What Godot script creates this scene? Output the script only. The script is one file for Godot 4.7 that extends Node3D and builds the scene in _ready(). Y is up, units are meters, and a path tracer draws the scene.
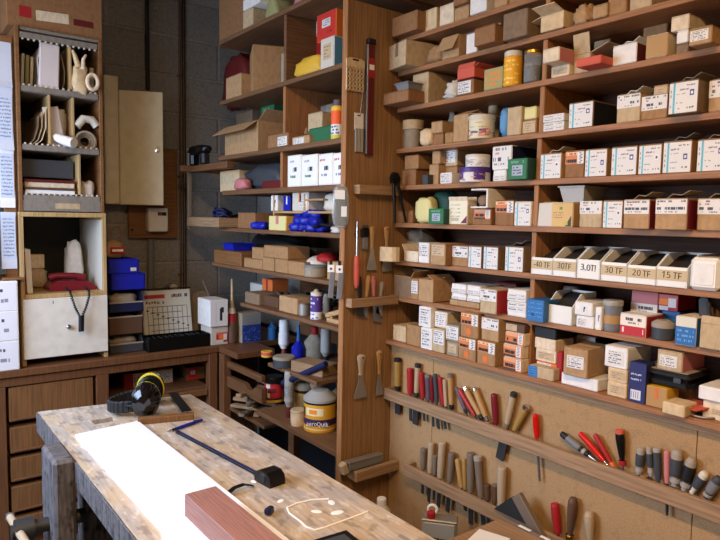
extends Node3D
# A joiner's workshop corner: screw shelving on the right wall, a deeper corner unit, a counter with a desk tower
# along the block wall, and a workbench in front. y up, metres; z = 0 is the front of the wall shelves.

var used := {}
var mats := {}
var meshes := {}
var texs := {}
var font := SystemFont.new()

func _ready() -> void:
	font.font_names = PackedStringArray(["Droid Sans"])
	# ---- camera
	var cam := Camera3D.new()
	cam.name = "camera"
	add_child(cam)
	cam.keep_aspect = Camera3D.KEEP_HEIGHT
	cam.fov = 46.52
	cam.near = 0.05
	cam.far = 60.0
	cam.transform = Transform3D(Basis(Vector3(0.60585, 0.01764, -0.79538), Vector3(-0.07591, 0.99647, -0.03573), Vector3(0.79195, 0.08203, 0.60505)).orthonormalized(), Vector3(0, 1.6, 1.7))
	cam.current = true
	# ---- sky, exposure
	var we := WorldEnvironment.new()
	we.name = "world_environment"
	var env := Environment.new()
	var sky := Sky.new()
	var sm := ProceduralSkyMaterial.new()
	sm.sky_top_color = Color(0.42, 0.58, 0.86)
	sm.sky_horizon_color = Color(0.78, 0.85, 0.95)
	sm.ground_horizon_color = Color(0.50, 0.52, 0.52)
	sm.ground_bottom_color = Color(0.25, 0.25, 0.24)
	sm.sun_angle_max = 0.0
	sky.sky_material = sm
	env.background_mode = Environment.BG_SKY
	env.sky = sky
	env.background_energy_multiplier = 1.6
	env.tonemap_mode = Environment.TONE_MAPPER_LINEAR
	env.tonemap_exposure = 2.4
	env.sdfgi_enabled = true
	env.ssao_enabled = true
	env.ssil_enabled = true
	we.environment = env
	add_child(we)
	# ---- daylight entering at the window in the wall behind the bench
	var day := AreaLight3D.new()
	day.name = "window_daylight"
	add_child(day)
	day.position = Vector3(-2.35, 1.74, 2.6)
	day.rotation_degrees = Vector3(-38, 4, 0)
	day.area_size = Vector2(1.7, 1.15)
	day.light_color = Color(0.78, 0.87, 1.0)
	day.light_energy = 3.8
	day.area_range = 12.0
	day.area_attenuation = 2.0
	day.shadow_enabled = true
	# ---- room, then fittings, then stock
	room()
	ceiling_lamps()
	wall_shelving()
	corner_shelving()
	counter()
	stock_top_shelf()
	stock_second_shelf()
	stock_third_shelf()
	stock_fourth_shelf()
	stock_fifth_shelf()
	stock_sixth_shelf()
	stock_seventh_shelf()
	stock_eighth_shelf()
	stock_lowest_shelf()
	stock_tins_and_jars()
	tools_in_upper_rail()
	tools_in_lower_rail()
	stock_corner_top()
	stock_corner_second()
	stock_corner_third()
	stock_corner_fourth()
	stock_corner_fifth()
	stock_corner_sixth()
	stock_corner_seventh()
	stock_corner_lower()
	stock_on_counter()
	desk_tower()
	under_counter_stock()
	gable_things()
	bench_things()
	floor_things()

# ---------------------------------------------------------------- the setting
func slab(called: String, a: Vector3, b: Vector3, skin: String) -> MeshInstance3D:
	var s := b - a
	return struct(called, rbox(s.x, s.y, s.z, 0.002), mat(skin), Vector3((a.x + b.x) / 2, a.y, (a.z + b.z) / 2))

func room() -> void:
	slab("floor", Vector3(-4.0, -0.1, -0.55), Vector3(1.9, 0.0, 2.9), "concrete")
	slab("ceiling", Vector3(-4.0, 2.95, -0.55), Vector3(1.9, 3.05, 2.9), "plaster")
	slab("wall_east", Vector3(1.7, 0, -0.55), Vector3(1.9, 2.95, 2.9), "plaster")
	# wall behind the shelves, with fibreboard panels closing the lower part
	var wr := slab("wall_north", Vector3(-4.0, 0, -0.5), Vector3(1.7, 2.95, -0.3), "block")
	var seams := [-1.998, -1.741, -0.742, 0.3, 1.69]
	for i in 4:
		var w: float = seams[i + 1] - seams[i] - 0.002
		var p := part("fibre_panel", rbox(w, 1.072, 0.012, 0.001), mat("fibre"), wr)
		p.position = Vector3((seams[i] + seams[i + 1]) / 2, 0.003, -0.006) - wr.position
	# block wall: every block its own piece over a recessed mortar bed
	var wl := slab("wall_west", Vector3(-4.0, 0, -0.3), Vector3(-3.757, 2.95, 2.7), "mortar")
	var kinds := []
	for k in 4:
		kinds.append(rbox(0.045, 0.215, 0.44, [0.004, 0.006, 0.005, 0.007][k]))
	var r := RandomNumberGenerator.new()
	r.seed = 77
	for row in 13:
		var y := -0.035 + row * 0.225
		var z := -0.3 - (0.225 if row % 2 else 0.0) + 0.06
		while z < 2.66:
			var a := maxf(z, -0.295)
			var b := minf(z + 0.44, 2.69)
			var y0 := maxf(y, 0.0)
			var hh := minf(y + 0.215, 2.945) - y0
			if b - a > 0.05:
				var whole := absf(b - a - 0.44) < 0.001 and absf(hh - 0.215) < 0.001
				var m: Mesh = kinds[r.randi_range(0, 3)] if whole else rbox(0.045, hh, b - a, 0.005)
				var p := part("block", m, mat("block"), wl)
				p.position = Vector3(-3.7725 + r.randf_range(-0.003, 0.002), y0, (a + b) / 2) - wl.position
			z += 0.45
	# wall behind the photographer, with the window that lights the bench
	slab("wall_south", Vector3(-4.0, 0, 2.7), Vector3(1.9, 1.1, 2.9), "plaster")
	slab("wall_south_top", Vector3(-4.0, 2.35, 2.7), Vector3(1.9, 2.95, 2.9), "plaster")
	slab("wall_south_west", Vector3(-4.0, 1.1, 2.7), Vector3(-3.25, 2.35, 2.9), "plaster")
	slab("wall_south_east", Vector3(-1.45, 1.1, 2.7), Vector3(1.9, 2.35, 2.9), "plaster")
	var win := Node3D.new()
	win.name = "window_1"
	add_child(win)
	win.position = Vector3(-2.35, 1.1, 2.8)
	win.set_meta("kind", "structure")
	for s in [-1, 1]:
		part("window_frame", rbox(0.05, 1.25, 0.07), mat("whitepaint"), win, Vector3(s * 0.875, 0, 0))
		part("window_frame", rbox(1.7, 0.05, 0.07), mat("whitepaint"), win, Vector3(0, 0.0 if s < 0 else 1.2, 0))
	part("mullion", rbox(0.04, 1.15, 0.06), mat("whitepaint"), win, Vector3(0, 0.05, 0))
	for s in [-1, 1]:
		part("pane", rbox(0.825, 1.15, 0.004, 0.0005), mat("glass"), win, Vector3(s * 0.4275, 0.05, 0))

func ceiling_lamps() -> void:
	for i in 2:
		var at: Vector3 = [Vector3(-0.15, 2.82, 1.7), Vector3(-2.3, 2.82, 2.0)][i]
		var t := thing("strip_light", ["warm fluorescent strip light on the ceiling over the wall shelves", "warm fluorescent strip light on the ceiling over the bench"][i], "lamp", at)
		part("housing", rbox(1.3, 0.06, 0.12, 0.006), mat("whitepaint"), t, Vector3(0, 0.065, 0))
		part("tube", tube([Vector3(-0.6, 0.03, 0), Vector3(0.6, 0.03, 0)], 0.016, 12), mat("tubeglow"), t)
		for s in [-1, 1]:
			part("socket", rbox(0.03, 0.06, 0.05, 0.004), mat("whitepaint"), t, Vector3(s * 0.62, 0.005, 0))
		var l := AreaLight3D.new()
		l.name = "strip_glow"
		t.add_child(l)
		l.position = Vector3(0, 0.0, 0)
		l.rotation_degrees = Vector3(-90, 0, 0)
		l.area_size = Vector2(1.2, 0.06)
		l.light_color = Color(1.0, 0.82, 0.60)
		l.light_energy = [2.7, 0.3][i]
		l.area_range = 12.0
		l.area_attenuation = 2.0
		l.shadow_enabled = true

func wall_shelving() -> void:
	var t := thing("wall_shelving", "long brown wooden wall shelving with nine crowded shelves", "shelving", Vector3(-1.995, 0, 0))
	var ys := [2.324, 2.196, 2.051, 1.886, 1.736, 1.584, 1.429, 1.278, 1.097]
	var L := 2.4
	for i in 9:
		var front := 0.035 if i == 8 else 0.0
		part("shelf", rbox(L, 0.018, 0.285 + front, 0.0015), mat("shelf"), t, Vector3(L / 2, ys[i] - 0.018, front - (0.285 + front) / 2))
	part("top_board", rbox(L, 0.018, 0.285, 0.0015), mat("shelf"), t, Vector3(L / 2, 2.52, -0.1425))
	var dx := [-1.279, -1.283, -1.287, -1.291, -1.295, -1.297, -1.296, -1.300]
	for i in 8:
		for x in [dx[i], dx[i] + 0.98]:
			part("divider", rbox(0.018, ys[i] - 0.018 - ys[i + 1], 0.275, 0.0015), mat("upright"), t, Vector3(x + 1.995, ys[i + 1], -0.1455))
	part("back_panel", rbox(L, 1.5, 0.008, 0.001), mat("shadedback"), t, Vector3(L / 2, 1.08, -0.292))  # darkened so the voids above the boxes hold shade in their colour
	part("end_panel", rbox(0.02, 2.54, 0.29, 0.002), mat("gable"), t, Vector3(L + 0.01, 0, -0.146))
	part("lower_rail", rbox(2.2, 0.016, 0.02, 0.001), mat("rail"), t, Vector3(1.2, 1.062, 0.010))
	# slotted tool rails standing off the panel
	var r1 := thing("tool_rail", "upper grey-brown wooden tool rail holding chisels and screwdrivers", "tool rail", Vector3(-1.99, 0.847, 0.0365))
	part("rail", rbox(2.3, 0.046, 0.015, 0.0015), mat("rail"), r1, Vector3(1.15, 0, 0))
	for x in [0.008, 0.55, 1.12, 1.75, 2.28]:
		part("spacer", rbox(0.016, 0.046, 0.0285, 0.001), mat("rail"), r1, Vector3(x, 0, -0.022))
	var r2 := thing("tool_rail", "lower grey-brown wooden tool rail holding file handles", "tool rail", Vector3(-1.842, 0.570, 0.048))
	part("rail", rbox(2.1, 0.047, 0.016, 0.0015), mat("rail"), r2, Vector3(1.05, 0, 0))
	for x in [0.009, 1.2, 2.09]:
		part("spacer", rbox(0.018, 0.047, 0.039, 0.001), mat("rail"), r2, Vector3(x, 0, -0.0276))

func corner_shelving() -> void:
	var t := thing("corner_shelving", "deep wooden shelf unit in the dim corner with tall brown side panel", "shelving", Vector3(-2.58, 0, -0.02))
	var O := t.position
	var put := func(called: String, a: Vector3, b: Vector3, skin: String) -> void:
		var s := b - a
		part(called, rbox(s.x, s.y, s.z, 0.002), mat(skin), t, Vector3((a.x + b.x) / 2, a.y, (a.z + b.z) / 2) - O)
	put.call("side_panel", Vector3(-2.02, 0, -0.29), Vector3(-2.0, 2.435, 0.25), "gable")
	put.call("edge_strip", Vector3(-2.028, 0, 0.25), Vector3(-1.996, 2.435, 0.256), "upright")
	put.call("back_panel", Vector3(-3.2, 0.9, -0.298), Vector3(-2.02, 2.7, -0.29), "darkwood")
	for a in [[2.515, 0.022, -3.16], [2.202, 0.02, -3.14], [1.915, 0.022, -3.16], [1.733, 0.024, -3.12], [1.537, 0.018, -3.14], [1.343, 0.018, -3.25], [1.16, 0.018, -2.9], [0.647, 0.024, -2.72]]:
		put.call("shelf", Vector3(a[2], a[0] - a[1], -0.285), Vector3(-2.021, a[0], 0.25), "shadedshelf")  # same wood as the wall shelves, the dim corner put into its colour
	put.call("shelf", Vector3(-2.72, 0.858, -0.285), Vector3(-2.021, 0.876, 0.0), "shadedshelf")
	put.call("short_shelf", Vector3(-2.72, 0.858, 0.001), Vector3(-2.28, 0.876, 0.19), "shadedshelf")
	put.call("divider", Vector3(-2.50, 2.202, -0.28), Vector3(-2.48, 2.493, 0.24), "shadedshelf")
	put.call("divider", Vector3(-2.503, 1.915, -0.28), Vector3(-2.483, 2.182, 0.24), "upright")
	put.call("divider", Vector3(-2.525, 1.733, -0.28), Vector3(-2.505, 1.893, 0.24), "upright")
	put.call("thin_shelf", Vector3(-3.18, 2.10, -0.28), Vector3(-2.68, 2.112, 0.05), "shelf")
	put.call("post", Vector3(-3.14, 1.55, -0.285), Vector3(-3.11, 2.7, -0.25), "darkwood")
	put.call("post", Vector3(-2.75, 0.0, -0.285), Vector3(-2.72, 1.14, -0.25), "darkwood")
	put.call("post", Vector3(-2.60, 0.0, 0.1), Vector3(-2.55, 0.622, 0.14), "darkwood")
	put.call("shade_back", Vector3(-3.7, 0.0, -0.299), Vector3(-2.021, 0.899, -0.291), "ink")  # near-black sheet standing in for the shade behind the lower shelves
	# small rack between the unit and the block wall
	var w := thing("wall_rack", "narrow wooden rack between corner shelving and block wall", "rack", Vector3(-3.3, 1.54, 0.2))
	part("plank", rbox(0.5, 0.034, 0.045), mat("darkwood"), w, Vector3(0.095, 0.302, 0.077))
	part("plank", rbox(0.42, 0.05, 0.16), mat("scrap"), w, Vector3(0.06, 0.0, 0.03))
	part("post", rbox(0.02, 0.46, 0.02), mat("greybrown"), w, Vector3(-0.16, -0.02, 0.09))
	part("arm", rbox(0.035, 0.034, 0.66), mat("darkwood"), w, Vector3(-0.11, 0.302, -0.17))
	part("arm", rbox(0.035, 0.034, 0.55), mat("darkwood"), w, Vector3(-0.11, 0.008, -0.22))
	var g := thing("black_tool", "black hand tool lying on the narrow rack plank", "tool", Vector3(-3.37, 1.877, 0.27))
	part("body", lump(0.24, 0.05, 0.07, 61, 0.15), mat("black"), g, Vector3(0, 0.06, 0))
	part("handle", rbox(0.07, 0.075, 0.05, 0.012), mat("black"), g, Vector3(-0.08, 0.0, 0))
	part("foot", rbox(0.05, 0.07, 0.045, 0.01), mat("charcoal"), g, Vector3(0.075, 0.0, 0))
	tangle("cable_coil", "dark blue cable heap on the narrow rack's lower plank", "cable", Vector3(-3.24, 1.615, 0.2), 0.12, 0.05, "navy", 7, 62)

func counter() -> void:
	var t := thing("counter", "long brown wooden counter with a stack of drawers", "counter", Vector3(-3.45, 0, 1.2))
	var O := t.position
	var put := func(called: String, a: Vector3, b: Vector3, skin: String) -> MeshInstance3D:
		var s := b - a
		return part(called, rbox(s.x, s.y, s.z, 0.003), mat(skin), t, Vector3((a.x + b.x) / 2, a.y, (a.z + b.z) / 2) - O)
	put.call("worktop", Vector3(-3.75, 0.845, -0.28), Vector3(-3.2, 0.88, 2.6), "counter")
	put.call("top_rail", Vector3(-3.24, 0.80, 0.27), Vector3(-3.215, 0.845, 2.6), "counter")
	for z in [0.845, 1.30, 2.0]:
		put.call("upright", Vector3(-3.72, 0.06, z - 0.03), Vector3(-3.215, 0.80 if z < 2.5 else 0.845, z + 0.03), "counter")
	put.call("upright", Vector3(-3.255, 0.0, 0.235), Vector3(-3.205, 0.845, 0.285), "counter")
	put.call("upright", Vector3(-3.19, 0.0, 0.19), Vector3(-3.13, 0.845, 0.235), "counter")
	put.call("plinth", Vector3(-3.72, 0.0, 0.3), Vector3(-3.26, 0.06, 2.6), "darkwood")
	put.call("back_panel", Vector3(-3.75, 0.0, -0.28), Vector3(-3.735, 0.84, 2.6), "darkwood")
	put.call("inner_shelf", Vector3(-3.73, 0.635, 0.27), Vector3(-3.25, 0.655, 0.815), "darkwood")
	put.call("inner_rail", Vector3(-3.235, 0.61, 0.29), Vector3(-3.215, 0.645, 0.815), "drawer")
	for y in [[0.631, 0.822], [0.481, 0.603], [0.344, 0.457], [0.196, 0.32], [0.07, 0.17]]:
		for z in [[0.882, 1.264], [1.336, 1.964]]:
			var w: float = z[1] - z[0]
			var hh: float = y[1] - y[0] - (0.028 if y[1] > 0.8 else 0.0)
			var d := part("drawer", rbox(0.46, hh, w - 0.012, 0.004), mat("drawer"), t, Vector3(-3.452, y[0], (z[0] + z[1]) / 2) - O)
			part("finger_lip", rbox(0.012, 0.012, w * 0.9, 0.003), mat("counter"), d, Vector3(0.232, 0.004, 0))
	# slides beyond the corner post
	put.call("slide", Vector3(-3.13, 0.772, 0.19), Vector3(-2.74, 0.806, 0.215), "darkwood")
	var st := stool()
	prism_into(st, [Vector2(-0.2, 0), Vector2(0.19, 0.0), Vector2(0.19, 0.07), Vector2(0.12, 0.068), Vector2(0.09, 0.045), Vector2(0.04, 0.04), Vector2(0.0, 0.062), Vector2(-0.2, 0.058)], 0.025)
	part("scooped_slide", st.commit(), mat("darkwood"), t, Vector3(-2.93, 0.665, 0.2) - O)
	put.call("bin_shelf", Vector3(-3.13, 0.53, -0.28), Vector3(-2.74, 0.55, 0.2), "darkwood")
	put.call("worktop_end", Vector3(-3.198, 0.846, 0.0), Vector3(-2.98, 0.879, 0.23), "counter")

# ---------------------------------------------------------------- bookkeeping
func numbered(called: String) -> String:
	if not used.has(called):
		used[called] = 0
		return called
	used[called] += 1
	return "%s_%03d" % [called, used[called]]

func tag(o: Node, label: String, category: String, group := "", kind := "") -> void:
	if label: o.set_meta("label", label)
	if category: o.set_meta("category", category)
	if group: o.set_meta("group", group)
	if kind: o.set_meta("kind", kind)

func thing(called: String, label: String, category: String, at: Vector3, turn := 0.0, group := "") -> Node3D:
	var o := Node3D.new()
	o.name = numbered(called)
	add_child(o)
	o.position = at
	o.rotation.y = deg_to_rad(turn)
	tag(o, label, category, group)
	return o

# one named mesh under a parent (parts repeat under a three-digit number)
func part(called: String, mesh: Mesh, m: Material, parent: Node3D, at := Vector3.ZERO, rot := Vector3.ZERO, label := "") -> MeshInstance3D:
	var o := MeshInstance3D.new()
	var n := called
	var k := 0
	while parent != self and parent.has_node(NodePath(n)):
		k += 1
		n = "%s_%03d" % [called, k]
	if parent == self:
		n = numbered(called)
	o.name = n
	o.mesh = mesh
	o.material_override = m
	parent.add_child(o, true)
	o.position = at
	o.rotation_degrees = rot
	if label: o.set_meta("label", label)
	return o

func single(called: String, label: String, category: String, mesh: Mesh, m: Material, at: Vector3, rot := Vector3.ZERO, group := "") -> MeshInstance3D:
	var o := part(called, mesh, m, self, at, rot)
	tag(o, label, category, group)
	return o

func struct(called: String, mesh: Mesh, m: Material, at := Vector3.ZERO, rot := Vector3.ZERO) -> MeshInstance3D:
	var o := MeshInstance3D.new()
	o.name = called
	o.mesh = mesh
	o.material_override = m
	add_child(o)
	o.position = at
	o.rotation_degrees = rot
	o.set_meta("kind", "structure")
	return o

# ---------------------------------------------------------------- mesh helpers
func stool() -> SurfaceTool:
	var st := SurfaceTool.new()
	st.begin(Mesh.PRIMITIVE_TRIANGLES)
	return st

func tri(st: SurfaceTool, a: Vector3, b: Vector3, c: Vector3, n: Vector3, ua := Vector2.ZERO, ub := Vector2.ZERO, uc := Vector2.ZERO) -> void:
	if (b - a).cross(c - a).dot(n) > 0.0:
		var t := b; b = c; c = t
		var u := ub; ub = uc; uc = u
	st.set_normal(n); st.set_uv(ua); st.add_vertex(a)
	st.set_normal(n); st.set_uv(ub); st.add_vertex(b)
	st.set_normal(n); st.set_uv(uc); st.add_vertex(c)

func tri_smooth(st: SurfaceTool, p: Array, n: Array, uv: Array) -> void:
	var order := [0, 1, 2]
	if (p[1] - p[0]).cross(p[2] - p[0]).dot(n[0] + n[1] + n[2]) > 0.0:
		order = [0, 2, 1]
	for i in order:
		st.set_normal(n[i]); st.set_uv(uv[i]); st.add_vertex(p[i])

func quad(st: SurfaceTool, a: Vector3, b: Vector3, c: Vector3, d: Vector3, n: Vector3) -> void:
	tri(st, a, b, c, n, Vector2(0, 1), Vector2(1, 1), Vector2(1, 0))
	tri(st, a, c, d, n, Vector2(0, 1), Vector2(1, 0), Vector2(0, 0))

# chamfered box, base centre at o
func box_into(st: SurfaceTool, w: float, h: float, d: float, c := 0.002, o := Vector3.ZERO, basis := Basis.IDENTITY) -> void:
	c = minf(c, 0.45 * minf(w, minf(h, d)))
	var H := Vector3(w / 2, h / 2, d / 2)
	var mid := Vector3(0, h / 2, 0)
	var P := func(sx: int, sy: int, sz: int, k: int) -> Vector3:
		var s := Vector3(sx, sy, sz)
		var q := Vector3(H.x - c, H.y - c, H.z - c)
		q[k] = H[k]
		return o + basis * (mid + q * s)
	for k in 3:
		var a := (k + 1) % 3
		var b := (k + 2) % 3
		for s in [-1, 1]:
			var n := Vector3.ZERO
			n[k] = s
			var pts := []
			for e in [[-1, -1], [1, -1], [1, 1], [-1, 1]]:
				var g := [0, 0, 0]
				g[k] = s; g[a] = e[0]; g[b] = e[1]
				pts.append(P.call(g[0], g[1], g[2], k))
			quad(st, pts[0], pts[1], pts[2], pts[3], basis * n)
	for k in 3:                                    # edges along axis k
		var a := (k + 1) % 3
		var b := (k + 2) % 3
		for sa in [-1, 1]:
			for sb in [-1, 1]:
				var n := Vector3.ZERO
				n[a] = sa; n[b] = sb
				var g0 := [0, 0, 0]
				g0[a] = sa; g0[b] = sb
				var g1 := g0.duplicate()
				g0[k] = -1; g1[k] = 1
				quad(st, P.call(g0[0], g0[1], g0[2], a), P.call(g1[0], g1[1], g1[2], a), P.call(g1[0], g1[1], g1[2], b), P.call(g0[0], g0[1], g0[2], b), (basis * n).normalized())
	for sx in [-1, 1]:
		for sy in [-1, 1]:
			for sz in [-1, 1]:
				tri(st, P.call(sx, sy, sz, 0), P.call(sx, sy, sz, 1), P.call(sx, sy, sz, 2), (basis * Vector3(sx, sy, sz)).normalized())

func rbox(w: float, h: float, d: float, c := 0.002) -> ArrayMesh:
	var key := "b%.4f_%.4f_%.4f_%.4f" % [w, h, d, c]
	if not meshes.has(key):
		var st := stool()
		box_into(st, w, h, d, c)
		meshes[key] = st.commit()
	return meshes[key]

# thin plate whose front face (+z) carries the whole texture
func sheet(w: float, h: float, t := 0.0008) -> ArrayMesh:
	var key := "s%.4f_%.4f_%.4f" % [w, h, t]
	if not meshes.has(key):
		var st := stool()
		var x := w / 2
		quad(st, Vector3(-x, 0, t), Vector3(x, 0, t), Vector3(x, h, t), Vector3(-x, h, t), Vector3(0, 0, 1))
		quad(st, Vector3(-x, 0, 0), Vector3(x, 0, 0), Vector3(x, h, 0), Vector3(-x, h, 0), Vector3(0, 0, -1))
		for s in [-1, 1]:
			tri(st, Vector3(s * x, 0, 0), Vector3(s * x, h, 0), Vector3(s * x, h, t), Vector3(s, 0, 0))
			tri(st, Vector3(s * x, 0, 0), Vector3(s * x, h, t), Vector3(s * x, 0, t), Vector3(s, 0, 0))
		tri(st, Vector3(-x, h, 0), Vector3(x, h, 0), Vector3(x, h, t), Vector3.UP)
		tri(st, Vector3(-x, h, 0), Vector3(x, h, t), Vector3(-x, h, t), Vector3.UP)
		meshes[key] = st.commit()
	return meshes[key]

# profile: flat list r0, y0, r1, y1 ... turned round the y axis
func lathe_into(st: SurfaceTool, profile: Array, segs := 20, o := Vector3.ZERO, basis := Basis.IDENTITY, flat := 1.0) -> void:
	var n := profile.size() / 2
	var lo := 1e9
	var hi := -1e9
	for i in n:
		lo = minf(lo, profile[2 * i + 1])
		hi = maxf(hi, profile[2 * i + 1])
	hi = maxf(hi, lo + 1e-5)
	for i in n - 1:
		var r0: float = profile[2 * i]
		var y0: float = profile[2 * i + 1]
		var r1: float = profile[2 * i + 2]
		var y1: float = profile[2 * i + 3]
		if absf(r0 - r1) + absf(y0 - y1) < 1e-6: continue
		var nr := Vector2(y1 - y0, r0 - r1).normalized()
		for k in segs:
			var a0 := TAU * k / segs
			var a1 := TAU * (k + 1) / segs
			var d0 := Vector3(cos(a0), 0, sin(a0) * flat)
			var d1 := Vector3(cos(a1), 0, sin(a1) * flat)
			var e0 := Vector3(cos(a0), 0, sin(a0) / flat).normalized()
			var e1 := Vector3(cos(a1), 0, sin(a1) / flat).normalized()
			var p := [d0 * r0 + Vector3(0, y0, 0), d1 * r0 + Vector3(0, y0, 0), d1 * r1 + Vector3(0, y1, 0), d0 * r1 + Vector3(0, y1, 0)]
			var m := [e0 * nr.x + Vector3(0, nr.y, 0), e1 * nr.x + Vector3(0, nr.y, 0)]
			for j in 4: p[j] = o + basis * p[j]
			for j in 2: m[j] = basis * m[j]
			var v0 := (y0 - lo) / (hi - lo)
			var v1 := (y1 - lo) / (hi - lo)
			var u0 := float(k) / segs
			var u1 := float(k + 1) / segs
			if r0 > 1e-6:
				tri_smooth(st, [p[0], p[1], p[2]], [m[0], m[1], m[1]], [Vector2(u0, 1 - v0), Vector2(u1, 1 - v0), Vector2(u1, 1 - v1)])
			if r1 > 1e-6:
				tri_smooth(st, [p[0], p[2], p[3]], [m[0], m[1], m[0]], [Vector2(u0, 1 - v0), Vector2(u1, 1 - v1), Vector2(u0, 1 - v1)])

func lathe(profile: Array, segs := 20, flat := 1.0) -> ArrayMesh:
	var key := "l%s_%d_%.3f" % [str(profile), segs, flat]
	if not meshes.has(key):
		var st := stool()
		lathe_into(st, profile, segs, Vector3.ZERO, Basis.IDENTITY, flat)
		meshes[key] = st.commit()
	return meshes[key]

# outline in xy pushed along z, from z = -d/2 to d/2
func prism_into(st: SurfaceTool, poly: Array, d: float, o := Vector3.ZERO, basis := Basis.IDENTITY) -> void:
	var pv := PackedVector2Array(poly)
	var area := 0.0
	for i in pv.size():
		area += pv[i].cross(pv[(i + 1) % pv.size()])
	var idx := Geometry2D.triangulate_polygon(pv)
	for s in [-1.0, 1.0]:
		for i in range(0, idx.size(), 3):
			var q := []
			for j in 3:
				var a := pv[idx[i + j]]
				q.append(o + basis * Vector3(a.x, a.y, s * d / 2))
			tri(st, q[0], q[1], q[2], basis * Vector3(0, 0, s))
	for i in pv.size():
		var a := pv[i]
		var b := pv[(i + 1) % pv.size()]
		var e := (b - a).normalized()
		var n := Vector3(e.y, -e.x, 0) * signf(area)
		quad(st, o + basis * Vector3(a.x, a.y, -d / 2), o + basis * Vector3(b.x, b.y, -d / 2), o + basis * Vector3(b.x, b.y, d / 2), o + basis * Vector3(a.x, a.y, d / 2), basis * n)

func prism(poly: Array, d: float) -> ArrayMesh:
	var st := stool()
	prism_into(st, poly, d)
	return st.commit()

# round rod through points; radius one number or one per point
func tube_into(st: SurfaceTool, pts: Array, rad, segs := 8) -> void:
	var rings := []
	var dirs := []
	var keep := Vector3.ZERO
	for i in pts.size():
		var t: Vector3 = (pts[mini(i + 1, pts.size() - 1)] - pts[maxi(i - 1, 0)]).normalized()
		var a := keep - t * keep.dot(t)
		if a.length() < 0.05: a = t.cross(Vector3(0.13, 0.97, 0.21))
		if a.length() < 0.05: a = t.cross(Vector3(1, 0, 0))
		a = a.normalized()
		keep = a
		var b := t.cross(a)
		var r: float = rad[i] if rad is Array else rad
		var ring := []
		var dr := []
		for k in segs:
			var w := TAU * k / segs
			var d := a * cos(w) + b * sin(w)
			dr.append(d)
			ring.append(pts[i] + d * r)
		rings.append(ring)
		dirs.append(dr)
	for i in pts.size() - 1:
		# line ring i+1 up with ring i
		for k in segs:
			var k1 := (k + 1) % segs
			tri_smooth(st, [rings[i][k], rings[i][k1], rings[i + 1][k1]], [dirs[i][k], dirs[i][k1], dirs[i + 1][k1]], [Vector2.ZERO, Vector2.ZERO, Vector2.ZERO])
			tri_smooth(st, [rings[i][k], rings[i + 1][k1], rings[i + 1][k]], [dirs[i][k], dirs[i + 1][k1], dirs[i + 1][k]], [Vector2.ZERO, Vector2.ZERO, Vector2.ZERO])
	for e in [0, pts.size() - 1]:
		var n: Vector3 = (pts[0] - pts[1]).normalized() if e == 0 else (pts[e] - pts[e - 1]).normalized()
		for k in range(1, segs - 1):
			tri(st, rings[e][0], rings[e][k], rings[e][k + 1], n)

func tube(pts: Array, rad, segs := 8) -> ArrayMesh:
	var st := stool()
	tube_into(st, pts, rad, segs)
	return st.commit()

# sheet of paper or card bent through a list of xy points, width along z
func bent_into(st: SurfaceTool, pts: Array, width: float, t := 0.0012, o := Vector3.ZERO, basis := Basis.IDENTITY) -> void:
	for i in pts.size() - 1:
		var a: Vector2 = pts[i]
		var b: Vector2 = pts[i + 1]
		var e := (b - a).normalized()
		var n := Vector2(-e.y, e.x) * t
		prism_into(st, [a, b, b + n, a + n], width, o, basis)

func bent(pts: Array, width: float, t := 0.0012) -> ArrayMesh:
	var st := stool()
	bent_into(st, pts, width, t)
	return st.commit()

# lumpy closed bag, w x h x d, base at 0
func lump(w: float, h: float, d: float, seed_no: int, rough := 0.22, pinch := 0.0) -> ArrayMesh:
	var key := "p%.3f_%.3f_%.3f_%d_%.2f_%.2f" % [w, h, d, seed_no, rough, pinch]
	if meshes.has(key): return meshes[key]
	var nz := FastNoiseLite.new()
	nz.seed = seed_no
	nz.frequency = 1.3
	var U := 18
	var V := 11
	var g := []
	for j in V + 1:
		var row := []
		var ph := PI * j / V
		for i in U + 1:
			var th := TAU * (i % U) / U
			var q := Vector3(sin(ph) * cos(th), -cos(ph), sin(ph) * sin(th))
			# towards a rounded block
			var s := Vector3(signf(q.x) * pow(absf(q.x), 0.6), signf(q.y) * pow(absf(q.y), 0.62), signf(q.z) * pow(absf(q.z), 0.6))
			var f := 1.0 + rough * nz.get_noise_3d(q.x * 1.6, q.y * 1.6, q.z * 1.6) * 1.6 + rough * 0.6 * nz.get_noise_3d(q.x * 5, q.y * 5, q.z * 5)
			var tp := 1.0 - pinch * clampf((s.y + 1) / 2, 0, 1)
			row.append(Vector3(s.x * w / 2 * f * tp, maxf((s.y * f + 1) * h / 2, 0.0), s.z * d / 2 * f * tp))
		g.append(row)
	var st := stool()
	st.set_smooth_group(0)
	for j in V:
		for i in U:
			var a: Vector3 = g[j][i]
			var b: Vector3 = g[j][i + 1]
			var c: Vector3 = g[j + 1][i + 1]
			var e: Vector3 = g[j + 1][i]
			for f in [[a, b, c], [a, c, e]]:
				var cr: Vector3 = (f[1] - f[0]).cross(f[2] - f[0])
				if cr.length() < 1e-12: continue
				var out: Vector3 = (f[0] + f[1] + f[2]) / 3 - Vector3(0, h / 2, 0)
				if cr.dot(out) > 0: f = [f[0], f[2], f[1]]
				for v in f: st.add_vertex(v)
	st.generate_normals()
	meshes[key] = st.commit()
	return meshes[key]

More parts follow.
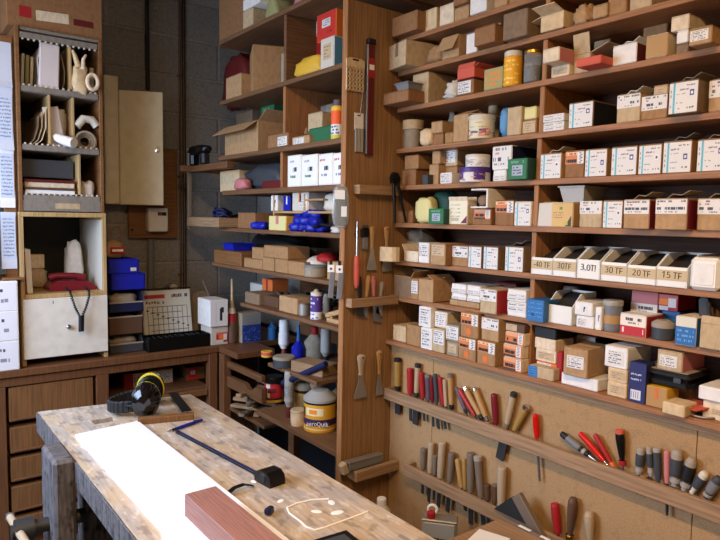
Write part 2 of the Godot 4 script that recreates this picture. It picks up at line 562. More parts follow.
# ---------------------------------------------------------------- materials
func noise_image(w: int, h: int, fx: float, fy: float, lo: float, hi: float, seed_no: int, oct := 4, spots := 0.0, power := 1.0) -> Image:
	var a := FastNoiseLite.new()
	a.seed = seed_no
	a.frequency = 1.0
	a.fractal_octaves = oct
	var b := FastNoiseLite.new()
	b.seed = seed_no + 7
	b.frequency = 1.0
	b.fractal_octaves = 2
	var data := PackedByteArray()
	data.resize(w * h)
	for y in h:
		var v := 1.0 - absf(2.0 * y / h - 1.0)
		for x in w:
			var u := 1.0 - absf(2.0 * x / w - 1.0)
			var n := 0.5 + 0.75 * a.get_noise_2d(u * fx, v * fy)
			var s := spots * maxf(0.0, b.get_noise_2d(u * 9 + 3, v * 9 + 5) - 0.12)
			data[y * w + x] = int(255 * clampf(lo + (hi - lo) * pow(clampf(n, 0, 1), power) - s, 0, 1))
	return Image.create_from_data(w, h, false, Image.FORMAT_L8, data)

func tex(key: String) -> Texture2D:
	if texs.has(key): return texs[key]
	var im: Image
	match key:
		"grain_u": im = noise_image(512, 512, 2.2, 60.0, 0.80, 1.08, 3, 4)
		"grain_v": im = noise_image(512, 512, 60.0, 2.2, 0.80, 1.08, 5, 4)
		"worn_v": im = noise_image(512, 512, 34.0, 4.0, 0.66, 1.10, 6, 4, 0.6)
		"fibre": im = noise_image(512, 512, 60.0, 60.0, 0.88, 1.05, 11, 4, 0.10)
		"card": im = noise_image(256, 256, 9.0, 5.0, 0.90, 1.05, 13, 4)
		"paint": im = noise_image(256, 256, 6.0, 6.0, 0.96, 1.01, 17, 2, 0.03)
		"block": im = noise_image(512, 512, 26.0, 26.0, 0.88, 1.05, 19, 4, 0.10)
		"bench": im = bench_image()
	var t := ImageTexture.create_from_image(im)
	texs[key] = t
	return t

# scratched old bench top: mottled wood with glue smears and dark stains
func bench_image() -> Image:
	var w := 1024
	var h := 512
	var a := FastNoiseLite.new(); a.seed = 31; a.frequency = 1.0; a.fractal_octaves = 5
	var b := FastNoiseLite.new(); b.seed = 37; b.frequency = 1.0; b.fractal_octaves = 3
	var c := FastNoiseLite.new(); c.seed = 41; c.frequency = 1.0; c.fractal_octaves = 4
	var data := PackedByteArray()
	data.resize(w * h * 3)
	for y in h:
		for x in w:
			var u := 2.0 * x / w
			var v := 1.0 * y / h
			var g := a.get_noise_2d(u * 8, v * 40)
			var m := b.get_noise_2d(u * 4 + 9, v * 5)
			var k := c.get_noise_2d(u * 13, v * 14)
			var col := Color(0.68, 0.61, 0.53).lerp(Color(0.78, 0.72, 0.65), clampf(0.5 + g * 1.3, 0, 1))
			col = col.lerp(Color(0.60, 0.58, 0.57), clampf(m * 1.4, 0, 0.5))
			col = col.lerp(Color(0.72, 0.62, 0.48), clampf(-m * 1.6, 0, 0.5))
			col = col.lerp(Color(0.27, 0.23, 0.21), clampf((k - 0.22) * 1.2, 0, 0.28))
			col = col.lerp(Color(0.86, 0.84, 0.80), clampf((-k - 0.36) * 4.0, 0, 0.5))
			var i := (y * w + x) * 3
			data[i] = int(255 * col.r); data[i + 1] = int(255 * col.g); data[i + 2] = int(255 * col.b)
	return Image.create_from_data(w, h, false, Image.FORMAT_RGB8, data)

const TINT := {
	"shelf": ["grain_u", 0.64, 0.445, 0.29, 0.55, 0.9], "upright": ["grain_v", 0.66, 0.46, 0.29, 0.6, 0.9], "gable": ["grain_v", 0.61, 0.46, 0.305, 0.6, 0.7],
	"screwheap": ["block", 0.20, 0.19, 0.18, 0.6, 6.0], "shadedback": ["grain_u", 0.34, 0.22, 0.15, 0.7, 0.8], "shadedshelf": ["grain_u", 0.47, 0.335, 0.225, 0.6, 0.9], "rail": ["grain_u", 0.64, 0.51, 0.38, 0.65, 0.8], "fibre": ["fibre", 0.68, 0.545, 0.38, 0.8, 1.3], "darkwood": ["grain_u", 0.44, 0.30, 0.19, 0.55, 0.9],  # corner boards and shelving back carry shade in their colour
	"counter": ["grain_v", 0.44, 0.29, 0.18, 0.5, 0.9], "drawer": ["grain_v", 0.50, 0.35, 0.21, 0.5, 0.8], "oldwood": ["worn_v", 0.52, 0.45, 0.38, 0.75, 1.0],
	"leg": ["worn_v", 0.42, 0.40, 0.40, 0.7, 1.2], "birch": ["grain_u", 0.74, 0.60, 0.42, 0.6, 0.9], "mahogany": ["grain_u", 0.62, 0.45, 0.41, 0.55, 1.6],
	"ply": ["grain_v", 0.74, 0.62, 0.42, 0.6, 0.9], "orangewood": ["grain_u", 0.52, 0.36, 0.21, 0.55, 0.9], "scrap": ["grain_u", 0.62, 0.50, 0.37, 0.7, 1.1],
	"block": ["block", 0.56, 0.545, 0.52, 0.95, 1.0], "mortar": ["block", 0.62, 0.60, 0.57, 0.95, 1.3], "plaster": ["paint", 0.62, 0.59, 0.54, 0.9, 0.7], "concrete": ["block", 0.36, 0.34, 0.32, 0.9, 0.6],
	"tan": ["card", 0.70, 0.56, 0.40, 0.8, 2.5], "brown": ["card", 0.57, 0.41, 0.27, 0.8, 2.5], "kraft": ["card", 0.64, 0.49, 0.33, 0.8, 2.5], "cream": ["card", 0.84, 0.74, 0.58, 0.8, 2.5],
	"pale": ["card", 0.88, 0.81, 0.70, 0.8, 2.5], "beige": ["card", 0.75, 0.66, 0.52, 0.8, 2.5], "taupe": ["card", 0.52, 0.43, 0.34, 0.8, 2.5], "white": ["paint", 0.91, 0.90, 0.88, 0.6, 2.0],
	"grey": ["card", 0.52, 0.49, 0.45, 0.8, 2.0], "dusty": ["card", 0.60, 0.55, 0.47, 0.85, 2.0], "creampaint": ["paint", 0.86, 0.82, 0.69, 0.45, 1.0], "whitepaint": ["paint", 0.88, 0.86, 0.81, 0.5, 1.2],
}
const PLAIN := {
	"red": [0.72, 0.10, 0.12, 0.4], "darkred": [0.42, 0.09, 0.09, 0.5], "maroon": [0.50, 0.08, 0.13, 0.35], "coral": [0.86, 0.33, 0.24, 0.7], "orange": [0.93, 0.42, 0.12, 0.6], "yellow": [0.90, 0.68, 0.12, 0.45],
	"envelope": [0.84, 0.80, 0.80, 0.8], "earyellow": [0.88, 0.82, 0.12, 0.4], "lemon": [0.86, 0.81, 0.50, 0.6], "olive": [0.62, 0.60, 0.36, 0.7], "green": [0.13, 0.42, 0.25, 0.6], "darkgreen": [0.08, 0.27, 0.20, 0.6], "blue": [0.14, 0.40, 0.66, 0.5], "royal": [0.07, 0.12, 0.72, 0.35],
	"navy": [0.10, 0.13, 0.32, 0.5], "purple": [0.30, 0.16, 0.52, 0.4], "black": [0.035, 0.035, 0.04, 0.35], "charcoal": [0.11, 0.11, 0.12, 0.5], "slate": [0.24, 0.26, 0.29, 0.5], "midgrey": [0.45, 0.46, 0.47, 0.5],
	"plastic": [0.90, 0.89, 0.85, 0.35], "offwhite": [0.80, 0.77, 0.70, 0.5], "ochre": [0.66, 0.50, 0.20, 0.4], "ash": [0.70, 0.60, 0.46, 0.5], "umber": [0.38, 0.26, 0.18, 0.5], "greybrown": [0.47, 0.40, 0.33, 0.6],
	"honey": [0.72, 0.53, 0.28, 0.45], "paper": [0.93, 0.93, 0.92, 0.8], "bluetint": [0.80, 0.84, 0.92, 0.8], "manila": [0.80, 0.70, 0.52, 0.8], "maskingtape": [0.82, 0.69, 0.44, 0.7], "copperpipe": [0.42, 0.25, 0.18, 0.5], "greyplastic": [0.62, 0.61, 0.58, 0.4], "ink": [0.05, 0.05, 0.06, 0.7],
	"cyan": [0.35, 0.72, 0.78, 0.6], "skyblue": [0.30, 0.58, 0.80, 0.5], "dust": [0.62, 0.57, 0.50, 0.9], "cable": [0.10, 0.10, 0.11, 0.45], "pink": [0.80, 0.45, 0.45, 0.6], "violetgrey": [0.36, 0.30, 0.36, 0.45],
}

func mat(key: String) -> StandardMaterial3D:
	if mats.has(key): return mats[key]
	var m := StandardMaterial3D.new()
	m.resource_name = key
	m.metallic_specular = 0.4
	if TINT.has(key):
		var t = TINT[key]
		m.albedo_color = Color(t[1], t[2], t[3])
		m.albedo_texture = tex(t[0])
		m.roughness = t[4]
		m.uv1_triplanar = true
		m.uv1_world_triplanar = true
		m.uv1_scale = Vector3.ONE * float(t[5])
		m.uv1_triplanar_sharpness = 8.0
	elif PLAIN.has(key):
		var p = PLAIN[key]
		var g: float = 0.3 * p[0] + 0.55 * p[1] + 0.15 * p[2]
		m.albedo_color = Color(p[0], p[1], p[2]).lerp(Color(g, g, g), 0.2)
		m.roughness = p[3]
	else:
		match key:
			"steel":
				m.albedo_color = Color(0.55, 0.56, 0.58); m.metallic = 0.9; m.roughness = 0.38
			"chrome":
				m.albedo_color = Color(0.82, 0.82, 0.83); m.metallic = 1.0; m.roughness = 0.18
			"oldsteel":
				m.albedo_color = Color(0.25, 0.25, 0.25); m.metallic = 0.6; m.roughness = 0.55
			"tin":
				m.albedo_color = Color(0.62, 0.61, 0.58); m.metallic = 0.6; m.roughness = 0.45
			"brass":
				m.albedo_color = Color(0.80, 0.62, 0.28); m.metallic = 1.0; m.roughness = 0.35
			"glass":
				m.albedo_color = Color(0.92, 0.95, 0.95, 0.16); m.roughness = 0.05; m.transparency = BaseMaterial3D.TRANSPARENCY_ALPHA
			"clearbag":
				m.albedo_color = Color(0.80, 0.82, 0.80, 0.30); m.roughness = 0.2; m.transparency = BaseMaterial3D.TRANSPARENCY_ALPHA
			"redclear":
				m.albedo_color = Color(0.78, 0.08, 0.05); m.roughness = 0.12
			"glossblack":
				m.albedo_color = Color(0.02, 0.02, 0.025); m.roughness = 0.12; m.metallic_specular = 0.6
			"boardwhite":
				m.albedo_color = Color(0.93, 0.94, 0.96); m.roughness = 0.35
			"tubeglow":
				m.albedo_color = Color(1, 1, 1); m.emission_enabled = true; m.emission = Color(1.0, 0.93, 0.80); m.emission_energy_multiplier = 4.0
	mats[key] = m
	return m

# printed labels: flat print only, painted once per style and variant
func strokes(im: Image, r: RandomNumberGenerator, x: int, y: int, w: int, h: int, col: Color, fill := 0.75) -> void:
	var cx := x
	while cx < x + w:
		var lw := r.randi_range(2, maxi(3, h))
		if r.randf() < fill:
			im.fill_rect(Rect2i(cx, y + r.randi_range(0, 1), mini(lw, x + w - cx), h), col)
		cx += lw + r.randi_range(1, 2)

func print_mat(style: String, v: int) -> StandardMaterial3D:
	var key := "print_%s_%d" % [style, v]
	if mats.has(key): return mats[key]
	var r := RandomNumberGenerator.new()
	r.seed = hash(key)
	var W := 96
	var H := 96
	var im := Image.create(W, H, false, Image.FORMAT_RGB8)
	var ink := Color(0.30, 0.30, 0.32)
	im.fill(Color(0.86, 0.85, 0.83))
	match style:
		"stripe":
			im.fill_rect(Rect2i(13, 0, 7, H), Color(0.36, 0.70, 0.78))
			strokes(im, r, 52, 8, 36, 4, ink)
			strokes(im, r, 26, 20, 40, 5, Color(0.45, 0.35, 0.35))
			strokes(im, r, 26, 34, 30, 3, Color(0.5, 0.5, 0.52))
			im.fill_rect(Rect2i(70, 26 + 6 * v, 14, 18), [Color(0.25, 0.20, 0.50), Color(0.92, 0.9, 0.9), Color(0.28, 0.26, 0.45)][v % 3])
			im.fill_rect(Rect2i(73, 31 + 6 * v, 8, 9), [Color(0.9, 0.9, 0.9), Color(0.3, 0.3, 0.35), Color(0.8, 0.8, 0.9)][v % 3])
			strokes(im, r, 26, 62, 24, 3, ink)
			strokes(im, r, 26, 80, 20, 3, ink)
			strokes(im, r, 62, 78, 28, 5, ink)
			for i in 4: strokes(im, r, 4, 20 + 16 * i, 4, 9, Color(0.55, 0.6, 0.65))
		"rows":
			for i in 2:
				strokes(im, r, 4, 10 + 46 * i, 88, 4, Color(0.4, 0.4, 0.42))
				strokes(im, r, 6, 22 + 46 * i, 40, 9, ink, 0.95)
				strokes(im, r, 54, 20 + 46 * i, 34, 6, ink)
			im.fill_rect(Rect2i(0, 47, W, 2), Color(0.55, 0.52, 0.48))
		"top":
			strokes(im, r, 4, 6, 88, 12, Color(0.45, 0.43, 0.45), 0.6)
			strokes(im, r, 4, 26, 30, 10, Color(0.72, 0.42, 0.35), 0.5)
			strokes(im, r, 4, 50, 86, 18, ink, 0.72)
			strokes(im, r, 8, 78, 60, 7, Color(0.4, 0.4, 0.4), 0.6)
		"orange":
			im.fill_rect(Rect2i(0, 0, 62, H), Color(0.80, 0.48, 0.26))
			im.fill_rect(Rect2i(0, 0, 62, 26), Color(0.93, 0.72, 0.55))
			strokes(im, r, 4, 8, 54, 12, Color(0.55, 0.25, 0.12))
			strokes(im, r, 6, 58, 54, 26, Color(0.10, 0.07, 0.06), 0.9)
			for i in 7: im.fill_rect(Rect2i(72 + (i % 2) * 6, 8 + 12 * i, 10, 6 + (i * 5) % 4), ink)
		"addr":
			for i in 6: strokes(im, r, 6, 8 + 14 * i, 84 - (i * 13) % 30, 5 + (i % 2) * 3, ink, 0.7)
		"print":
			im.fill(Color(0.76, 0.66, 0.52))
			for i in 4: strokes(im, r, 10, 14 + 20 * i, 76 - (i * 17) % 36, 7, Color(0.42, 0.34, 0.26), 0.7)
		"redprint":
			im.fill(Color(0.90, 0.86, 0.80))
			im.fill_rect(Rect2i(0, 52, W, 44), Color(0.72, 0.11, 0.13))
			strokes(im, r, 8, 60, 80, 24, Color(0.93, 0.85, 0.80), 0.7)
			strokes(im, r, 20, 12, 60, 14, Color(0.30, 0.30, 0.26), 0.75)
			strokes(im, r, 30, 32, 40, 8, Color(0.45, 0.42, 0.36), 0.75)
		"blueprint":
			im.fill(Color(0.14, 0.40, 0.66))
			im.fill_rect(Rect2i(0, 0, W, 34), Color(0.85, 0.83, 0.76))
			for i in 3: strokes(im, r, 10, 44 + 16 * i, 76, 7, Color(0.45, 0.66, 0.85), 0.7)
		"bluebox":
			im.fill(Color(0.16, 0.42, 0.66))
			for i in 4: strokes(im, r, 8, 12 + 20 * i, 80, 5, Color(0.35, 0.60, 0.80), 0.8)
			im.fill_rect(Rect2i(26, 60, 18, 14), Color(0.10, 0.26, 0.45))
		"navyprint":
			im.fill(Color(0.11, 0.13, 0.36))
			strokes(im, r, 10, 26, 60, 4, Color(0.85, 0.85, 0.9), 0.85)
			strokes(im, r, 10, 38, 60, 4, Color(0.85, 0.85, 0.9), 0.85)
			im.fill_rect(Rect2i(12, 66, 60, 24), Color(0.82, 0.82, 0.85))
			for i in 4: im.fill_rect(Rect2i(16 + 13 * i, 70, 3, 16), Color(0.3, 0.3, 0.4))
		"multi":
			im.fill(Color(0.70, 0.12, 0.16))
			im.fill_rect(Rect2i(0, 0, W, 22), Color(0.80, 0.45, 0.45))
			im.fill_rect(Rect2i(20, 24, 44, 40), Color(0.93, 0.50, 0.12))
			im.fill_rect(Rect2i(60, 20, 30, 56), Color(0.88, 0.86, 0.84))
			im.fill_rect(Rect2i(0, 70, 60, 26), Color(0.82, 0.80, 0.80))
		"floral":
			im.fill(Color(0.84, 0.81, 0.68))
			for i in 60:
				var c := [Color(0.72, 0.25, 0.35), Color(0.25, 0.32, 0.50), Color(0.55, 0.50, 0.30), Color(0.85, 0.55, 0.50)][r.randi_range(0, 3)] as Color
				im.fill_rect(Rect2i(r.randi_range(0, 88), r.randi_range(50, 84), r.randi_range(3, 9), r.randi_range(4, 10)), c)
			for i in 24: im.fill_rect(Rect2i(r.randi_range(0, 88), r.randi_range(20, 50), r.randi_range(2, 8), 2), Color(0.52, 0.46, 0.32))
		"scroll":
			im.fill(Color(0.86, 0.84, 0.80))
			for i in 70: im.fill_rect(Rect2i(r.randi_range(0, 92), r.randi_range(30, 80), r.randi_range(2, 7), r.randi_range(2, 5)), Color(0.40, 0.36, 0.42))
		"sweets":
			im.fill(Color(0.86, 0.84, 0.82))
			for k in 4: im.fill_rect(Rect2i(24 * k + 2, 20, 12, 60), Color(0.28, 0.16, 0.52))
			for i in 40: im.fill_rect(Rect2i(r.randi_range(0, 92), r.randi_range(20, 84), 4, 6), [Color(0.62, 0.50, 0.28), Color(0.75, 0.62, 0.45)][i % 2])
		"greenprint":
			im.fill(Color(0.13, 0.42, 0.25))
			im.fill_rect(Rect2i(22, 30, 54, 50), Color(0.62, 0.66, 0.70))
			for i in 3: strokes(im, r, 28, 38 + 13 * i, 42, 6, Color(0.22, 0.25, 0.35), 0.7)
			strokes(im, r, 16, 8, 66, 12, Color(0.40, 0.60, 0.45), 0.7)
		"leafprint":
			im.fill(Color(0.82, 0.68, 0.42))
			im.fill_rect(Rect2i(36, 14, 14, 12), Color(0.40, 0.55, 0.25))
			for i in 3: strokes(im, r, 8, 36 + 10 * i, 50, 4, Color(0.52, 0.42, 0.25), 0.7)
			for i in 26: im.fill_rect(Rect2i(90 - i, 52 + i * 1.6, i + 2, 3), Color(0.22, 0.22, 0.16))
			im.fill_rect(Rect2i(58, 78, 18, 12), Color(0.72, 0.72, 0.20))
		"packet":
			im.fill(Color(0.90, 0.87, 0.76))
			for i in 4: strokes(im, r, 10, 14 + 16 * i, 50, 4, Color(0.55, 0.56, 0.45), 0.7)
			for i in 30: im.fill_rect(Rect2i(94 - i, 62 + i, i + 2, 2), Color(0.42, 0.14, 0.28))
			im.fill_rect(Rect2i(12, 70, 42, 14), Color(0.72, 0.70, 0.60))
		"orangebox":
			im.fill(Color(0.80, 0.46, 0.24))
			im.fill_rect(Rect2i(0, 0, 64, 30), Color(0.88, 0.62, 0.44))
			strokes(im, r, 8, 44, 52, 26, Color(0.15, 0.08, 0.06), 0.9)
			im.fill_rect(Rect2i(66, 6, 26, 80), Color(0.90, 0.88, 0.86))
			for i in 6: im.fill_rect(Rect2i(70, 12 + 12 * i, 16, 5), ink)
			im.fill_rect(Rect2i(0, 78, 66, 18), Color(0.30, 0.18, 0.12))
		"letters":
			im.fill(Color(0.62, 0.60, 0.38))
			for i in 3: strokes(im, r, 26, 12 + 28 * i, 60, 16, Color(0.86, 0.52, 0.20), 0.8)
			im.fill_rect(Rect2i(8, 20, 8, 54), Color(0.86, 0.52, 0.20))
		"chart":
			im.fill(Color(0.80, 0.80, 0.76))
			im.fill_rect(Rect2i(4, 6, 40, 7), Color(0.66, 0.16, 0.18))
			strokes(im, r, 58, 6, 34, 6, ink, 0.85)
			strokes(im, r, 6, 18, 36, 4, ink, 0.8)
			for i in 9: im.fill_rect(Rect2i(8 + 10 * i, 28, 1, 60), Color(0.28, 0.28, 0.3))
			for i in 6: im.fill_rect(Rect2i(8 + (i % 3) * 5, 28 + 11 * i, 78 - (i % 2) * 14, 1), Color(0.28, 0.28, 0.3))
			for i in 9: im.fill_rect(Rect2i(6 + 10 * i, 34 + i * 4, 5, 2), Color(0.12, 0.12, 0.14))
		"docprint":
			im.fill(Color(0.78, 0.83, 0.92))  # paper ground tinted with the blue window light
			for i in 11: strokes(im, r, 8, 6 + 8 * i, 78, 3, Color(0.32, 0.36, 0.48), 0.8)
		"carton":
			im.fill(Color(0.89, 0.89, 0.91))
			strokes(im, r, 44, 22, 34, 10, ink, 0.9)
			im.fill_rect(Rect2i(2, 60, 40, 8), ink)
			im.fill_rect(Rect2i(4, 62, 34, 2), Color(0.8, 0.8, 0.82))
			strokes(im, r, 60, 56, 24, 12, Color(0.55, 0.55, 0.6), 0.6)
			strokes(im, r, 6, 84, 30, 3, Color(0.5, 0.5, 0.54), 0.6)
		"capsule":
			im.fill(Color(0.92, 0.92, 0.91))
			strokes(im, r, 40, 36, 30, 14, Color(0.10, 0.11, 0.16), 0.8)
			strokes(im, r, 20, 62, 40, 8, [Color(0.16, 0.20, 0.50), Color(0.2, 0.45, 0.3)][v % 2], 0.9)
			strokes(im, r, 8, 12, 40, 7, [Color(0.72, 0.2, 0.22), Color(0.6, 0.6, 0.65)][v % 2], 0.8)
		"drum":
			im.fill(Color(0.84, 0.62, 0.16))
			for k in 2:
				var o := 48 * k
				im.fill_rect(Rect2i(o + 6, 12, 18, 26), Color(0.92, 0.86, 0.70))
				im.fill_rect(Rect2i(o + 26, 14, 12, 34), Color(0.25, 0.16, 0.10))
				im.fill_rect(Rect2i(o + 12, 18, 8, 14), Color(0.92, 0.55, 0.10))
			im.fill_rect(Rect2i(0, 50, W, 22), Color(0.24, 0.12, 0.30))
			im.fill_rect(Rect2i(0, 82, W, 4), Color(0.90, 0.80, 0.60))
		"can":
			im.fill(Color(0.28, 0.17, 0.48))
			for k in 2:
				for i in 3: strokes(im, r, 48 * k + 6, 10 + 16 * i, 34, 8, Color(0.80, 0.80, 0.88), 0.8)
			im.fill_rect(Rect2i(0, 66, W, 30), Color(0.86, 0.86, 0.86))
			for i in 18: im.fill_rect(Rect2i(r.randi_range(0, 90), r.randi_range(66, 90), 6, 5), Color(0.20, 0.20, 0.55))
		"foamcan":
			im.fill(Color(0.92, 0.36, 0.10))
			im.fill_rect(Rect2i(0, 0, W, 14), Color(0.90, 0.72, 0.18))
			im.fill_rect(Rect2i(0, 52, W, 30), Color(0.88, 0.88, 0.86))
			for i in 3: strokes(im, r, 6, 56 + 9 * i, 84, 5, Color(0.22, 0.30, 0.42), 0.6)
			im.fill_rect(Rect2i(0, 82, W, 14), Color(0.80, 0.76, 0.22))
		"yellowjar":
			im.fill(Color(0.90, 0.64, 0.10))
			for i in 6: strokes(im, r, 4, 12 + 14 * i, 88, 6, Color(0.95, 0.82, 0.45), 0.6)
		"lubecan":
			im.fill(Color(0.60, 0.62, 0.64))
			strokes(im, r, 26, 30, 56, 12, Color(0.12, 0.12, 0.14), 0.9)
			for i in 3: strokes(im, r, 10, 54 + 13 * i, 76, 4, Color(0.35, 0.36, 0.4), 0.7)
			im.fill_rect(Rect2i(0, 92, W, 4), Color(0.4, 0.4, 0.42))
		"tinband":
			im.fill(Color(0.76, 0.18, 0.22))
			for k in 3: im.fill_rect(Rect2i(32 * k + 14, 0, 8, H), Color(0.90, 0.85, 0.78))
			strokes(im, r, 4, 30, 88, 30, Color(0.45, 0.10, 0.14), 0.4)
		"bluesplash":
			im.fill(Color(0.14, 0.24, 0.55))
			im.fill_rect(Rect2i(0, 0, W, 38), Color(0.55, 0.56, 0.54))
			for i in 30: im.fill_rect(Rect2i(r.randi_range(0, 88), r.randi_range(44, 90), r.randi_range(4, 10), 2), Color(0.48, 0.58, 0.80))
		"redred":
			im.fill(Color(0.74, 0.16, 0.10))
			im.fill_rect(Rect2i(26, 22, 44, 30), Color(0.80, 0.80, 0.80))
			for i in 3: strokes(im, r, 30, 26 + 8 * i, 36, 4, ink, 0.8)
			strokes(im, r, 10, 66, 70, 10, Color(0.55, 0.08, 0.06), 0.8)
		"clock":
			im.fill(Color(0.88, 0.88, 0.88))
			im.fill_rect(Rect2i(52, 30, 14, 46), Color(0.12, 0.12, 0.14))
			im.fill_rect(Rect2i(58, 26, 16, 20), Color(0.12, 0.12, 0.14))
			im.fill_rect(Rect2i(30, 8, 2, 80), Color(0.7, 0.7, 0.7))
	var m := StandardMaterial3D.new()
	m.resource_name = key
	m.albedo_texture = ImageTexture.create_from_image(im)
	m.roughness = 0.6
	mats[key] = m
	return m

# ---------------------------------------------------------------- builders of kinds
func flap(box: Node3D, edge: String, W: float, h: float, D: float, angle: float, m: Material, length := 0.0) -> void:
	var along := W if edge in ["f", "b"] else D
	var lng := length if length > 0.0 else (D if edge in ["f", "b"] else W) * 0.48
	var st := stool()
	box_into(st, along * 0.98, lng, 0.003, 0.0008)
	var yaw := {"f": 0.0, "b": 180.0, "r": 90.0, "l": -90.0}
	var p := {"f": Vector3(0, h, D / 2), "b": Vector3(0, h, -D / 2), "r": Vector3(W / 2, h, 0), "l": Vector3(-W / 2, h, 0)}
	var b := Basis(Vector3.UP, deg_to_rad(yaw[edge])) * Basis(Vector3.RIGHT, deg_to_rad(angle))
	var o := part("flap", st.commit(), m, box)
	o.transform = Transform3D(b, p[edge])

# a carton whose front face lies at zf; extras: open flaps, printed front, tape, coloured side, sticker
func carton(called: String, label: String, category: String, group: String, x0: float, x1: float, y0: float, h: float, zf: float, dep: float, skin: String, opt := {}) -> Node3D:
	var w := x1 - x0
	var o := thing(called, label, category, Vector3((x0 + x1) / 2, y0, zf - dep / 2), opt.get("turn", 0.0), group)
	var m := mat(skin)
	if opt.has("flap"):
		var st := stool()
		var t := 0.004
		box_into(st, w, t, dep, 0.0008)
		box_into(st, w, h, t, 0.0008, Vector3(0, 0, dep / 2 - t / 2))
		box_into(st, w, h, t, 0.0008, Vector3(0, 0, -dep / 2 + t / 2))
		box_into(st, t, h, dep - 2 * t, 0.0008, Vector3(w / 2 - t / 2, 0, 0))
		box_into(st, t, h, dep - 2 * t, 0.0008, Vector3(-w / 2 + t / 2, 0, 0))
		part("body", st.commit(), m, o)
		var fl: Dictionary = opt.flap
		for e in fl:
			flap(o, e, w, h, dep, fl[e], m, opt.get("len", 0.0))
	else:
		part("body", rbox(w, h, dep, 0.0025), m, o)
		if not opt.has("plain"):                   # closing flaps meet on the lid along a seam
			var gap := 0.0015
			var st := stool()
			for s in [-1, 1]:
				box_into(st, w * 0.985, 0.0022, dep / 2 - gap, 0.0008, Vector3(0, h, s * (dep / 4 + gap / 2)))
			part("lid_flaps", st.commit(), m, o)
	if opt.has("lab"):
		for L in (opt.lab if opt.lab[0] is Array else [opt.lab]):
			var lw: float = (L[4] - L[2]) * w
			var lh: float = (L[5] - L[3]) * h
			part("printed_label", sheet(lw, lh), print_mat(L[0], L[1]), o, Vector3(-w / 2 + (L[2] + L[4]) / 2 * w, L[3] * h, dep / 2 + (0.0009 if opt.has("face") else 0.0)))
	if opt.has("side"):
		part("side_print", sheet(dep * 0.96, h * 0.94), mat(opt.side), o, Vector3(w / 2, h * 0.03, 0), Vector3(0, 90, 0))
	if opt.has("face"):
		part("front_print", sheet(w * 0.97, h * 0.96), mat(opt.face), o, Vector3(0, h * 0.02, dep / 2))
	if opt.has("tape"):
		part("tape", sheet(w * 0.16, h * 0.55), mat(opt.tape), o, Vector3(0, h * 0.44, dep / 2 + (0.0009 if opt.has("face") or opt.has("lab") else 0.0)))
	if opt.has("dot"):
		part("price_sticker", lathe([0.0, 0.0009, h * 0.15, 0.0009, h * 0.15, 0.0, 0.0, 0.0], 12), mat(opt.dot), o, Vector3(-w * 0.03, h * 0.25, dep / 2), Vector3(90, 0, 0))
	if opt.has("paper"):                             # crumpled paper sticking out of the top
		part("paper_flap", bent([Vector2(-w * 0.3, 0.0), Vector2(-w * 0.1, 0.012), Vector2(w * 0.15, 0.008), Vector2(w * 0.42, 0.02)], dep * 0.5), mat(opt.paper), o, Vector3(0, h + 0.002, dep * 0.1))
	return o

func bag(called: String, label: String, category: String, x: float, y0: float, z: float, w: float, h: float, d: float, skin: String, sd := 1, rough := 0.2, pinch := 0.0, group := "") -> MeshInstance3D:
	return single(called, label, category, lump(w, h, d, sd, rough, pinch), mat(skin), Vector3(x, y0, z), Vector3.ZERO, group)

# round things: parts = [[name, skin or [print style, variant], profile], ...]
func turned(called: String, label: String, category: String, at: Vector3, parts: Array, group := "", rot := 0.0) -> Node3D:
	var o := thing(called, label, category, at, rot, group)
	for p in parts:
		part(p[0], lathe(p[2], 24), print_mat(p[1][0], p[1][1]) if p[1] is Array else mat(p[1]), o)
	return o

